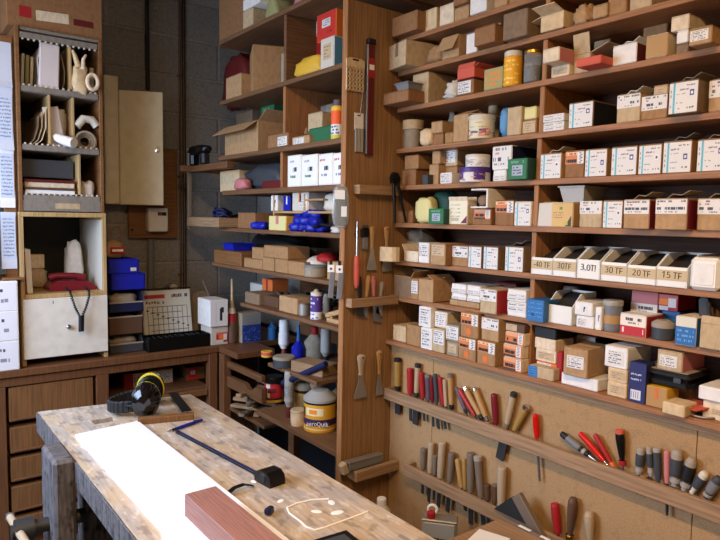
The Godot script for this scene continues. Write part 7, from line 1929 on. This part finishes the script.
func tools_in_lower_rail() -> void:
	chisel("grey-brown file handle, first in the lower rail", Vector3(-1.761, 0.613, 0.022), 0.229, 0.086, 0.013, "greybrown", {"bl": 0.1, "bw": 0.014, "kind": "file", "shape": "straight", "group": "wooden handles in the lower rail"})
	chisel("tan file handle second in the lower rail", Vector3(-1.721, 0.613, 0.022), -1.747, 0.122, 0.013, "ash", {"bl": 0.12, "bw": 0.014, "kind": "file", "shape": "straight", "group": "wooden handles in the lower rail"})
	chisel("short thin grey handle between two tan ones, lower rail", Vector3(-1.696, 0.613, 0.022), 0.204, 0.078, 0.01, "greybrown", {"bl": 0.1, "bw": 0.01, "kind": "file", "shape": "straight", "group": "wooden handles in the lower rail"})
	chisel("thick tan handle with domed end, lower rail", Vector3(-1.665, 0.613, 0.022), -2.722, 0.143, 0.015, "ash", {"bl": 0.12, "bw": 0.018, "kind": "file", "shape": "straight", "group": "wooden handles in the lower rail"})
	chisel("broad pale grey handle fifth in the lower rail", Vector3(-1.614, 0.613, 0.022), -3.539, 0.117, 0.014, "greybrown", {"bl": 0.12, "bw": 0.018, "kind": "file", "shape": "straight", "group": "wooden handles in the lower rail"})
	chisel("flat light yellow handle slanting beside the orange one", Vector3(-1.553, 0.613, 0.022), 14.941, 0.105, 0.01, "honey", {"bl": 0.08, "bw": 0.01, "kind": "file", "group": "wooden handles in the lower rail"})
	chisel("slim amber yellow handle in the lower rail", Vector3(-1.535, 0.613, 0.022), 4.92, 0.115, 0.009, "ochre", {"bl": 0.08, "bw": 0.01, "kind": "file", "group": "wooden handles in the lower rail"})
	chisel("tall thick olive-grey handle mid lower rail", Vector3(-1.508, 0.613, 0.022), 2.464, 0.146, 0.015, "greybrown", {"bl": 0.12, "bw": 0.02, "kind": "file", "shape": "straight", "group": "wooden handles in the lower rail"})
	chisel("ringed grey handle tilting right of the olive-grey one", Vector3(-1.457, 0.613, 0.022), 9.143, 0.144, 0.015, "greybrown", {"bl": 0.1, "bw": 0.02, "kind": "file", "shape": "straight", "cap": "dust", "group": "wooden handles in the lower rail"})
	chisel("stubby dark umber handle low in the lower rail", Vector3(-1.427, 0.613, 0.022), 4.881, 0.057, 0.012, "umber", {"bl": 0.1, "bw": 0.012, "kind": "file", "shape": "straight", "group": "wooden handles in the lower rail"})
	chisel("stubby brown handle beside the dark umber one", Vector3(-1.395, 0.613, 0.022), 0.715, 0.069, 0.01, "umber", {"bl": 0.1, "bw": 0.012, "kind": "file", "shape": "straight", "cap": "greybrown", "group": "wooden handles in the lower rail"})
	chisel("broad round tan handle left of the try square", Vector3(-1.366, 0.613, 0.022), 0.839, 0.141, 0.016, "ash", {"bl": 0.1, "bw": 0.02, "kind": "file", "shape": "straight", "group": "wooden handles in the lower rail"})
	chisel("red handle right of the try square, lower rail", Vector3(-1.135, 0.613, 0.022), 10.65, 0.097, 0.014, "red", {"bl": 0.1, "bw": 0.012, "kind": "file", "group": "wooden handles in the lower rail"})
	chisel("dark reddish wood handle leaning, lower rail right", Vector3(-1.094, 0.613, 0.022), -2.928, 0.139, 0.014, "umber", {"bl": 0.1, "bw": 0.014, "kind": "file", "shape": "swell", "ferrule": "brass", "group": "wooden handles in the lower rail"})
	chisel("pale turned wood handle, last visible in lower rail", Vector3(-1.021, 0.616, 0.022), 5.63, 0.112, 0.014, "ash", {"bl": 0.1, "bw": 0.014, "kind": "file", "shape": "swell", "ferrule": "brass", "group": "wooden handles in the lower rail"})

func stock_corner_top() -> void:
	carton("cardboard_box", "tall brown carton at the upper left end of corner shelving", "box", "boxes in the corner shelving", -3.261, -2.977, 2.515, 0.331, 0.2, 0.2, "brown")
	carton("cardboard_box", "small grey-tan carton under a white one, corner top shelf", "box", "boxes in the corner shelving", -2.918, -2.812, 2.515, 0.092, 0.23, 0.12, "beige")
	carton("cardboard_box", "white box above the grey-tan carton, corner top shelf", "box", "boxes in the corner shelving", -2.908, -2.733, 2.61, 0.051, 0.235, 0.12, "white", {"plain": 1})
	bag("plastic_bag", "yellowish plastic bag of parts on the corner top shelf", "bag", -2.71, 2.515, 0.14, 0.135, 0.142, 0.12, "olive", 11, 0.3, 0.2, "")
	bag("plastic_bag", "reddish mixed bag near the side panel, corner top shelf", "bag", -2.45, 2.515, 0.14, 0.134, 0.099, 0.12, "pink", 12, 0.3, 0.2, "")
	carton("cardboard_box", "pale carton beyond the reddish bag, corner top shelf", "box", "boxes in the corner shelving", -2.335, -2.198, 2.515, 0.052, 0.22, 0.14, "pale")

func stock_corner_second() -> void:
	carton("cardboard_box", "small tan box before the red bag, corner second shelf", "box", "boxes in the corner shelving", -3.09, -2.918, 2.202, 0.11, 0.24, 0.1, "tan")
	bag("red_bag", "slumped red fabric bag at the left, corner second shelf", "bag", -3.292, 2.202, 0.05, 0.315, 0.299, 0.14, "darkred", 23, 0.12, 0.15, "")
	carton("cardboard_box", "big plain cardboard box turned corner-out, corner second shelf", "box", "boxes in the corner shelving", -2.957, -2.717, 2.202, 0.215, 0.215, 0.17, "kraft", {"turn": -24})
	carton("cardboard_box", "thin pale packet against the corner shelving divider", "box", "boxes in the corner shelving", -2.558, -2.526, 2.202, 0.139, 0.22, 0.12, "dusty", {"plain": 1})
	bag("yellow_netting", "bright yellow netting bundle on the corner second shelf", "netting", -2.344, 2.202, 0.17, 0.217, 0.086, 0.12, "yellow", 25, 0.15, 0, "")
	carton("cardboard_box", "crimson box at the back beside the yellow netting", "box", "boxes in the corner shelving", -2.622, -2.441, 2.202, 0.219, 0.08, 0.12, "red")
	carton("cardboard_box", "white and grey box on the crimson box, corner second shelf", "box", "boxes in the corner shelving", -2.57, -2.46, 2.424, 0.08, 0.08, 0.1, "offwhite", {"lab": ["addr", 1, 0.1, 0.2, 0.9, 0.9]})
	carton("cardboard_box", "white box with blue striped side near the side panel", "box", "boxes in the corner shelving", -2.208, -2.114, 2.202, 0.124, 0.235, 0.12, "white", {"lab": ["print", 2, 0.2, 0.3, 0.8, 0.8], "side": "skyblue", "plain": 1, "face": "offwhite"})
	carton("cardboard_box", "orange-red box with white label, tilted on the striped box", "box", "boxes in the corner shelving", -2.263, -2.124, 2.327, 0.11, 0.22, 0.11, "orange", {"lab": ["redred", 0, 0.02, 0.02, 0.98, 0.98], "plain": 1})
	carton("cardboard_box", "tan box standing behind the orange-red box", "box", "boxes in the corner shelving", -2.385, -2.263, 2.202, 0.323, 0.07, 0.14, "tan")

func stock_corner_third() -> void:
	carton("cardboard_box", "open cardboard box with sagging flaps, left of corner third shelf", "box", "boxes in the corner shelving", -3.187, -2.812, 1.915, 0.159, 0.2, 0.2, "tan", {"flap": {"f": 125, "r": 60, "b": 30}, "len": 0.09})
	carton("cardboard_box", "brown box with white label at the divider, corner third shelf", "box", "boxes in the corner shelving", -2.612, -2.431, 1.915, 0.058, 0.255, 0.18, "brown", {"plain": 1, "lab": ["addr", 2, 0.5, 0.05, 0.95, 0.75]})
	carton("cardboard_box", "green printed box with white lower label, corner third shelf", "box", "boxes in the corner shelving", -3.061, -2.92, 1.915, 0.275, 0.05, 0.2, "darkgreen", {"lab": ["greenprint", 2, 0.02, 0.5, 0.98, 0.98], "side": "green", "plain": 1})
	carton("cardboard_box", "flat tan box with white label, corner third shelf right bay", "box", "boxes in the corner shelving", -2.422, -2.283, 1.915, 0.035, 0.24, 0.14, "tan", {"lab": ["addr", 3, 0.1, 0.1, 0.7, 0.8], "plain": 1})
	carton("cardboard_box", "flat green box beside the foam spray can", "box", "boxes in the corner shelving", -2.315, -2.156, 1.915, 0.061, 0.22, 0.14, "green")
	bag("paper_packet", "creased beige packet on the flat tan box", "packet", -2.534, 1.915, 0.1, 0.115, 0.174, 0.1, "beige", 27, 0.22, 0.2, "")
	carton("cardboard_box", "beige card box above the flat green box, corner third shelf", "box", "boxes in the corner shelving", -2.387, -2.276, 1.979, 0.073, 0.18, 0.1, "beige")
	carton("cardboard_box", "grey box at the back beside the spray can", "box", "boxes in the corner shelving", -2.505, -2.358, 1.915, 0.2, 0.05, 0.12, "grey")
	carton("cardboard_box", "open tan box seen at the back, corner third shelf", "box", "boxes in the corner shelving", -2.717, -2.59, 1.915, 0.264, 0, 0.12, "tan", {"flap": {"b": 10, "r": 60}, "len": 0.04})
	turned("spray_can", "orange and white foam spray can with violet cap", "spray can", Vector3(-2.13, 1.915, 0.2), [["body", ["foamcan", 0], [0, 0, 0.027, 0, 0.028, 0.003, 0.028, 0.13, 0.024, 0.137, 0, 0.137]], ["cap", "violetgrey", [0, 0.163, 0.017, 0.163, 0.02, 0.16, 0.02, 0.135, 0, 0.135]]])

func stock_corner_fourth() -> void:
	carton("cardboard_box", "cream box at the left end of the corner fourth shelf", "box", "boxes in the corner shelving", -3.293, -3.059, 1.733, 0.111, 0.18, 0.16, "cream")
	bag("cloth_bundle", "rolled grey cloth bundle on the corner fourth shelf", "cloth", -2.829, 1.733, 0.08, 0.437, 0.133, 0.2, "slate", 31, 0.18, 0.1, "")
	bag("cloth_bundle", "small rust and white rag before the grey cloth bundle", "cloth", -2.976, 1.733, 0.2, 0.125, 0.062, 0.06, "pink", 32, 0.2, 0.1, "")
	carton("cardboard_box", "flat red case before the grey cloth bundle", "box", "boxes in the corner shelving", -2.695, -2.516, 1.733, 0.035, 0.24, 0.08, "darkred", {"plain": 1})
	carton("screw_carton", "leftmost white carton beside the divider, corner fourth shelf", "carton", "four white cartons on the corner fourth shelf", -2.467, -2.353, 1.733, 0.14, 0.235, 0.2, "white", {"lab": ["capsule", 1, 0.04, 0.05, 0.96, 0.95], "plain": 1})
	carton("screw_carton", "second white carton from the divider, corner fourth shelf", "carton", "four white cartons on the corner fourth shelf", -2.351, -2.224, 1.733, 0.134, 0.234, 0.2, "white", {"lab": ["capsule", 1, 0.04, 0.05, 0.96, 0.95], "plain": 1})
	carton("screw_carton", "third white carton from the divider, corner fourth shelf", "carton", "four white cartons on the corner fourth shelf", -2.218, -2.116, 1.733, 0.13, 0.233, 0.2, "white", {"lab": ["capsule", 0, 0.04, 0.05, 0.96, 0.95], "plain": 1})
	carton("screw_carton", "fourth white carton nearest the side panel, corner fourth shelf", "carton", "four white cartons on the corner fourth shelf", -2.114, -2.021, 1.733, 0.127, 0.232, 0.2, "white", {"lab": ["capsule", 0, 0.04, 0.05, 0.96, 0.95], "plain": 1})

func stock_corner_fifth() -> void:
	cubby(Vector3(-2.365, 1.537, 0.23))
	carton("cardboard_box", "white packet with dark print on the little rack", "box", "", -2.652, -2.59, 1.628, 0.073, 0.215, 0.1, "white", {"lab": ["clock", 3, 0.04, 0.05, 0.96, 0.95], "plain": 1})
	carton("cardboard_box", "navy and white packet in the middle of the little rack", "box", "", -2.535, -2.472, 1.628, 0.068, 0.215, 0.1, "navy", {"face": "royal", "tape": "white", "plain": 1})
	carton("cardboard_box", "white carton with orange corner on the little rack", "box", "", -2.455, -2.325, 1.628, 0.09, 0.215, 0.1, "white", {"lab": ["addr", 5, 0.5, 0.2, 0.95, 0.8], "face": "offwhite", "tape": "orange", "plain": 1})
	bag("plastic_bag", "small white bag on the right of the little rack", "bag", -2.205, 1.627, 0.16, 0.097, 0.076, 0.08, "offwhite", 35, 0.2, 0.2, "")
	bag("plastic_bag", "small red bag next to the white one, little rack", "bag", -2.145, 1.627, 0.16, 0.05, 0.049, 0.06, "pink", 36, 0.2, 0.2, "")
	blue_packets(Vector3(-2.363, 1.537, 0.19), "heap of bright blue plastic packets on the corner fifth shelf", 14, .23, .10, 5)
	blue_packets(Vector3(-2.777, 1.537, 0.19), "blue plastic packets left of the yellow box, corner fifth shelf", 4, .07, .07, 6)
	carton("cardboard_box", "yellow and pink box on the corner fifth shelf", "box", "boxes in the corner shelving", -2.634, -2.477, 1.537, 0.067, 0.235, 0.1, "yellow", {"face": "lemon", "tape": "pink", "plain": 1})
	tangle("cable_coil", "black cables coiled on the left of the corner fifth shelf", "cable", Vector3(-3.257, 1.587, 0.08), .17, .05, "black", 8, 40)
	carton("cardboard_box", "brown box below the cable coil, corner fifth shelf", "box", "boxes in the corner shelving", -3.029, -2.84, 1.537, 0.08, 0.2, 0.14, "brown")
	junk("small_fitting", "pale plastic fitting at the shelf end by the blue heap", "fitting", Vector3(-2.132, 1.537, 0.18), 41)

func stock_corner_sixth() -> void:
	carton("cardboard_box", "orange-brown open box under a blue tray, corner sixth shelf", "box", "boxes in the corner shelving", -3.23, -2.904, 1.343, 0.072, 0.245, 0.17, "orangewood")
	single("plastic_tray", "bright blue plastic tray on the orange-brown box", "tray", open_tray(.125, .036, .13, .88), mat("royal"), Vector3(-3.076, 1.419, 0.17))
	carton("cardboard_box", "first small kraft box of the lower row, corner sixth shelf", "box", "boxes in the corner shelving", -2.89, -2.7, 1.343, 0.046, 0.235, 0.13, "kraft")
	carton("cardboard_box", "second small kraft box of the lower row, corner sixth shelf", "box", "boxes in the corner shelving", -2.695, -2.584, 1.343, 0.061, 0.235, 0.13, "kraft")
	carton("cardboard_box", "third small kraft box of the lower row, corner sixth shelf", "box", "boxes in the corner shelving", -2.574, -2.46, 1.343, 0.061, 0.235, 0.13, "kraft")
	carton("cardboard_box", "fourth small kraft box of the lower row, corner sixth shelf", "box", "boxes in the corner shelving", -2.456, -2.32, 1.343, 0.058, 0.235, 0.13, "kraft")
	carton("cardboard_box", "short kraft box in the upper row, corner sixth shelf", "box", "boxes in the corner shelving", -2.81, -2.692, 1.392, 0.054, 0.232, 0.12, "kraft")
	carton("cardboard_box", "long kraft box in the upper row, corner sixth shelf", "box", "boxes in the corner shelving", -2.687, -2.466, 1.407, 0.055, 0.232, 0.12, "kraft")
	turned("metal_can", "dark grey can behind the kraft boxes, corner sixth shelf", "can", Vector3(-2.665, 1.343, 0.06), [["body", "slate", [0, 0, 0.036, 0, 0.038, 0.002, 0.038, 0.1, 0.036, 0.102, 0, 0.102]], ["lid", "charcoal", [0, 0.11, 0.037, 0.11, 0.039, 0.107, 0.039, 0.099, 0, 0.099]]])
	bag("cloth_bundle", "dark cloth and flat tools piled behind the kraft boxes", "cloth", -3.044, 1.343, -0.06, 0.492, 0.157, 0.16, "charcoal", 37, 0.22, 0, "")
	turned("round_tub", "greyish translucent tub at the front of the corner sixth shelf", "tub", Vector3(-2.292, 1.343, 0.19), [["body", "dusty", [0, 0, 0.05, 0, 0.052, 0.003, 0.052, 0.039, 0, 0.039]], ["lid", "midgrey", [0, 0.053, 0.049, 0.053, 0.054, 0.049, 0.054, 0.04, 0, 0.04]]])
	lidbowl("white lid lying tilted on the greyish tub", Vector3(-2.333, 1.398, 0.15), .055, "offwhite")
	lidbowl("red round lid beside the white lid, corner sixth shelf", Vector3(-2.296, 1.415, 0.13), .05, "red")
	carton("cardboard_box", "tan box supporting the red lid, corner sixth shelf", "box", "boxes in the corner shelving", -2.164, -2.05, 1.343, 0.074, 0.22, 0.16, "tan")
	single("plastic_cone", "yellow plastic cone at the back by the side panel", "cone", lathe([0.0,0.0,0.045,0.0,0.045,0.006,0.03,0.008,0.006,0.10,0.0,0.10], 20), mat("yellow"), Vector3(-2.075, 1.433, -0.02))
	carton("cardboard_box", "small box under the yellow cone, corner sixth shelf", "box", "boxes in the corner shelving", -2.399, -2.296, 1.343, 0.046, 0.02, 0.12, "brown")

func stock_corner_seventh() -> void:
	carton("cardboard_box", "orange carton on its end, corner seventh shelf", "box", "boxes in the corner shelving", -2.985, -2.876, 1.16, 0.111, 0.08, 0.1, "orange", {"tape": "red", "plain": 1})
	carton("wood_block", "taupe block at the left, corner seventh shelf", "block", "", -2.908, -2.757, 1.16, 0.055, 0.22, 0.12, "taupe", {"plain": 1})
	carton("wood_block", "pale tan block before the grey tin, corner seventh shelf", "block", "", -2.56, -2.4, 1.16, 0.073, 0.22, 0.12, "tan", {"plain": 1})
	carton("wood_block", "dark umber block in the middle, corner seventh shelf", "block", "", -2.782, -2.622, 1.16, 0.052, 0.19, 0.12, "umber", {"plain": 1})
	turned("metal_tin", "small grey metal tin left of the purple spray can", "tin", Vector3(-2.385, 1.16, 0.19), [["body", "tin", [0, 0, 0.024, 0, 0.026, 0.002, 0.026, 0.053, 0.024, 0.055, 0, 0.055]], ["rim", "steel", [0.026, 0.05, 0.027, 0.051, 0.027, 0.055, 0.024, 0.055]]])
	turned("spray_can", "purple and white spray can with a white cap", "spray can", Vector3(-2.27, 1.16, 0.2), [["body", ["can", 0], [0, 0, 0.026, 0, 0.027, 0.003, 0.027, 0.099, 0.025, 0.104, 0, 0.104]], ["cap", "offwhite", [0, 0.117, 0.026, 0.117, 0.026, 0.102, 0, 0.102]], ["nozzle", "beige", [0, 0.13, 0.008, 0.13, 0.017, 0.117, 0, 0.117]]])
	turned("spray_can", "plain greyish can behind the purple spray can", "can", Vector3(-2.37, 1.16, 0.08), [["body", "dusty", [0, 0, 0.018, 0, 0.02, 0.002, 0.02, 0.075, 0.018, 0.077, 0, 0.077]], ["cap", "dust", [0, 0.091, 0.012, 0.091, 0.014, 0.076, 0, 0.076]]])
	bracket(Vector3(-2.109, 1.16, 0.17))
	tangle("tool_tangle", "tangle of dark fittings behind the blocks, corner seventh shelf", "fittings", Vector3(-2.5, 1.205, -0.02), .22, .06, "charcoal", 9, 43)
	tangle("wire_coil", "rusty wire coil left of the orange carton", "wire", Vector3(-2.72, 1.205, 0.1), .09, .04, "umber", 6, 44)
	tangle("cable_coil", "dark cables bundled at the back of the corner fourth shelf", "cable", Vector3(-2.95, 1.793, 0), .2, .05, "charcoal", 6, 51)
	carton("cardboard_box", "small white packet box behind the wire coil, corner seventh shelf", "box", "boxes in the corner shelving", -3.277, -3.132, 1.16, 0.055, 0, 0.1, "offwhite")
	carton("cardboard_box", "taupe carton at the back of the corner sixth shelf", "box", "boxes in the corner shelving", -2.78, -2.629, 1.343, 0.096, -0.03, 0.1, "taupe")
	carton("cardboard_box", "small brown carton behind the white cap cans, corner seventh shelf", "box", "boxes in the corner shelving", -2.448, -2.343, 1.16, 0.074, 0, 0.12, "brown")
	carton("cardboard_box", "grey card box at the back left, corner third shelf", "box", "boxes in the corner shelving", -3.502, -3.298, 1.915, 0.294, -0.02, 0.12, "taupe")

func stock_corner_lower() -> void:
	turned("squeeze_bottle", "white squeeze bottle standing on its red cap", "bottle", Vector3(-2.784, 0.876, 0.06), [["cap", "darkred", [0, 0, 0.014, 0, 0.015, 0.024, 0.01, 0.047, 0, 0.047]], ["body", "white", [0, 0.045, 0.015, 0.046, 0.028, 0.071, 0.028, 0.122, 0.025, 0.13, 0.025, 0.189, 0.021, 0.197, 0, 0.197]]])
	turned("spray_bottle", "blue bottle with long neck beside the white squeeze bottle", "bottle", Vector3(-2.689, 0.876, 0.03), [["body", "royal", [0, 0, 0.035, 0, 0.036, 0.004, 0.036, 0.065, 0.016, 0.09, 0.011, 0.099, 0, 0.099]], ["nozzle", "blue", [0, 0.179, 0.006, 0.179, 0.011, 0.099, 0, 0.099]]])
	turned("spray_bottle", "small blue bottle behind the white squeeze bottle", "bottle", Vector3(-3.229, 0.876, -0.12), [["body", "blue", [0, 0, 0.029, 0, 0.029, 0.073, 0.012, 0.089, 0.012, 0.105, 0, 0.105]]])
	turned("red_cap_jug", "cloudy jug with a red cap on the lower corner shelf", "jug", Vector3(-2.662, 0.876, -0.05), [["body", "dusty", [0, 0, 0.053, 0, 0.056, 0.005, 0.056, 0.091, 0.022, 0.129, 0, 0.129]], ["cap", "red", [0, 0.166, 0.016, 0.166, 0.018, 0.161, 0.018, 0.128, 0, 0.128]]])
	turned("squeeze_bottle", "pale grey bottle with black top near the side panel", "bottle", Vector3(-2.459, 0.876, 0.02), [["base", "charcoal", [0, 0, 0.015, 0, 0.015, 0.059, 0, 0.059]], ["body", "greyplastic", [0, 0.059, 0.012, 0.061, 0.025, 0.083, 0.025, 0.186, 0.02, 0.197, 0, 0.197]]])
	turned("dusty_tin", "flat dark tin at the shelf edge below the blue bottle", "tin", Vector3(-2.612, 0.876, 0.16), [["body", "slate", [0, 0, 0.051, 0, 0.053, 0.002, 0.053, 0.036, 0.051, 0.038, 0, 0.038]], ["lid", "dusty", [0, 0.051, 0.05, 0.051, 0.055, 0.047, 0.055, 0.037, 0, 0.037]]])
	turned("metal_tin", "small yellow and red tin at the left of lower shelf", "tin", Vector3(-2.837, 0.876, 0.13), [["body", "yellow", [0, 0, 0.027, 0, 0.029, 0.002, 0.029, 0.029, 0.027, 0.031, 0, 0.031]], ["band", "coral", [0.03, 0.012, 0.03, 0.012, 0.03, 0.028, 0.03, 0.028]]])
	offcut("flat tan offcut lying at the front of the lower shelf", Vector3(-2.43, 0.876, 0.1), 0.2, .05, "tan")
	turned("paint_tin", "yellow paint tin carrying a smaller red banded tin", "paint tin", Vector3(-2.827, 0.647, 0.1), [["body", "ochre", [0, 0, 0.063, 0, 0.065, 0.002, 0.065, 0.015, 0.063, 0.017, 0, 0.017]], ["label", "yellow", [0.065, 0.002, 0.066, 0.002, 0.066, 0.014, 0.065, 0.014]], ["rim", "charcoal", [0.06, 0.02, 0.064, 0.02, 0.067, 0.02, 0.067, 0.017, 0.06, 0.017]], ["lid", "tin", [0, 0.019, 0.062, 0.019, 0.062, 0.018, 0, 0.018]]])
	turned("paint_tin", "small dark tin with red banded label on a yellow tin", "paint tin", Vector3(-2.816, 0.668, 0.1), [["body", ["tinband", 0], [0, 0, 0.047, 0, 0.049, 0.002, 0.049, 0.076, 0.047, 0.078, 0, 0.078]], ["lid", "charcoal", [0, 0.108, 0.048, 0.108, 0.051, 0.103, 0.051, 0.076, 0, 0.076]]])
	turned("squeeze_bottle", "white glue bottle upside down on a dark red cap", "bottle", Vector3(-2.528, 0.647, 0.18), [["cap", "darkred", [0, 0, 0.012, 0, 0.015, 0.022, 0.012, 0.054, 0, 0.054]], ["body", "greyplastic", [0, 0.049, 0.012, 0.052, 0.023, 0.081, 0.023, 0.211, 0.02, 0.225, 0, 0.225]], ["label", "white", [0.023, 0.101, 0.023, 0.101, 0.023, 0.157, 0.023, 0.157]]])
	turned("paint_tin", "tall paint tin with grey lid behind the big drum", "paint tin", Vector3(-2.531, 0.647, 0.09), [["body", "ochre", [0, 0, 0.049, 0, 0.051, 0.002, 0.051, 0.132, 0.049, 0.134, 0, 0.134]], ["label", "cream", [0.051, 0.049, 0.051, 0.049, 0.051, 0.101, 0.051, 0.101]], ["band", "ink", [0.051, 0.114, 0.052, 0.114, 0.052, 0.127, 0.051, 0.127]], ["lid", "dusty", [0, 0.163, 0.045, 0.163, 0.053, 0.151, 0.053, 0.13, 0, 0.13]]])
	turned("round_tub", "low cream tub in front of the tall paint tin", "tub", Vector3(-2.413, 0.647, 0.2), [["body", "cream", [0, 0, 0.032, 0, 0.035, 0.015, 0.035, 0.062, 0, 0.062]], ["rim", "beige", [0, 0.073, 0.034, 0.073, 0.036, 0.068, 0.036, 0.06, 0, 0.06]]])
	turned("paint_drum", "big yellow paint drum with grey domed lid and purple band", "paint drum", Vector3(-2.314, 0.647, 0.145), [["body", ["drum", 0], [0, 0, 0.072, 0, 0.074, 0.005, 0.074, 0.128, 0, 0.128]], ["collar", "ink", [0.074, 0.126, 0.075, 0.126, 0.075, 0.136, 0.074, 0.136]], ["lid", "greyplastic", [0, 0.182, 0.039, 0.179, 0.066, 0.157, 0.077, 0.146, 0.077, 0.135, 0, 0.135]]])
	drum_word(Vector3(-2.314, 0.69, 0.145), 0.075)
	single("brush_handle", "dark blue brush handle lying across the tins", "brush", tube([Vector3(-2.569, 0.806, 0.19), Vector3(-2.279, 0.95, 0.14)], 0.014, 14), mat("navy"), Vector3.ZERO)
	single("card_tube", "tan cardboard tube lying over the tins", "tube", tube([Vector3(-2.422, 0.805, 0.12), Vector3(-2.384, 0.878, -0.03)], 0.022, 14), mat("tan"), Vector3.ZERO)
	single("card_tube", "second card tube tucked by the side panel", "tube", tube([Vector3(-2.374, 0.748, 0.05), Vector3(-2.405, 0.815, -0.1)], 0.024, 14), mat("beige"), Vector3.ZERO)

func stock_on_counter() -> void:
	side_box("parts_carton", "white carton with black clock-like mark on the counter corner", "carton", 0.166, 0.273, 0.985, 0.15, -3.22, 0.17, "white", {"lab": ["clock", 0, 0.02, 0.02, 0.98, 0.98], "plain": 1})
	side_box("parts_carton", "white and yellow carton under the marked white carton", "carton", 0.159, 0.261, 0.88, 0.128, -3.235, 0.14, "offwhite", {"lab": ["multi", 3, 0.3, 0.1, 0.98, 0.55], "plain": 1})
	side_box("printed_carton", "grey carton with blue splash print beside the counter bottle", "carton", -0.031, 0.09, 0.88, 0.17, -3.2, 0.09, "dusty", {"lab": ["bluesplash", 0, 0.02, 0.02, 0.98, 0.98], "plain": 1})
	glue_bottle(Vector3(-3.2, 0.88, 0.127))
	drill_chart(0.88, 0.428, 0.28)
	drill_case(0.88, 0.438, 0.344)
	parts_bins(0.88, 0.613, 0.786)
	strap_bag(Vector3(-3.36, 1.382, 0.745))
	fuse_cabinet()
	pipes()
	pull_cord(Vector3(-3.72, 1.162, 0.292))
	rubbish_bag(Vector3(-3.5, 0.88, 0.169))

func desk_tower() -> void:
	white_cupboard()
	pigeonholes()
	telephone(Vector3(-3.42, 1.216, 0.925))
	tower_papers()
	carton("cardboard_box", "brown box with red print lying on top of the pigeonholes", "box", "", -3.68, -3.27, 2.4405, .26, 1.19, .375, "brown", {"plain": 1})
	box_print()
	side_box("paper_carton", "top white paper carton of the stack on the left counter", "carton", 1.212, 1.50, 1.153, .136, -3.2, .3, "white", {"lab": ["carton", 0, .02, .03, .98, .97], "plain": 1, "group": "white paper cartons on the left counter"})
	side_box("paper_carton", "middle white paper carton of the stack on the left counter", "carton", 1.212, 1.50, 1.017, .136, -3.2, .3, "white", {"lab": ["carton", 1, .02, .03, .98, .97], "plain": 1, "group": "white paper cartons on the left counter"})
	side_box("paper_carton", "bottom white paper carton of the stack on the left counter", "carton", 1.212, 1.50, 0.88, .136, -3.2, .3, "white", {"lab": ["carton", 2, .02, .03, .98, .97], "plain": 1, "group": "white paper cartons on the left counter"})
	pinned_papers()

func under_counter_stock() -> void:
	side_box("stored_carton", "red and white carton at the left under the counter", "carton", 0.54, 0.681, 0.655, 0.08, -3.42, 0.15, "red", {"plain": 1, "lab": ["addr", 6, 0.35, 0.05, 0.98, 0.95]})
	side_box("stored_carton", "small cream carton beside the red one under the counter", "carton", 0.409, 0.534, 0.655, 0.078, -3.42, 0.15, "cream", {"plain": 1, "lab": ["addr", 7, 0.25, 0.2, 0.95, 0.85]})
	side_box("stored_carton", "tall orange-brown printed carton under the counter", "carton", 0.226, 0.335, 0.655, 0.074, -3.4, 0.15, "orangewood", {"plain": 1, "lab": ["redred", 1, 0.05, 0.05, 0.6, 0.95]})
	side_box("stored_carton", "grey bundle between the cartons under the counter", "carton", 0.315, 0.398, 0.655, -0.014, -3.45, 0.15, "dusty", {"plain": 1})
	offcut_pile()

func gable_things() -> void:
	gable_ledges()
	scraper("scraper with brown handle hung in the upper row of the side panel", Vector3(-1.985, 1.57, 0.124), 0.089, 0.03, 0.089, 0.05, "honey", -0.257, "scrapers hung on the side panel", "tin")
	scraper("scraper half hidden behind the bent card at the shelf end", Vector3(-1.985, 1.57, 0.051), 0.082, 0.03, 0.104, 0.05, "honey", 2.398, "scrapers hung on the side panel", "tin")
	scraper("wide scraper, left of the lower two on the side panel", Vector3(-1.985, 1.052, 0.168), 0.086, 0.042, 0.095, 0.062, "ash", -0.331, "scrapers hung on the side panel", "tin")
	scraper("narrow scraper, right of the lower two on the side panel", Vector3(-1.985, 1.058, 0.075), 0.101, 0.03, 0.09, 0.036, "honey", 1.489, "scrapers hung on the side panel", "tin")
	hung_tools()

func bench_things() -> void:
	workbench()
	bench_objects()

func floor_things() -> void:
	oil_can(Vector3(-1.551, 0.3, 0.13))
	low_bench()
	white_bottle(Vector3(-1.505, 0.649, 0.42))
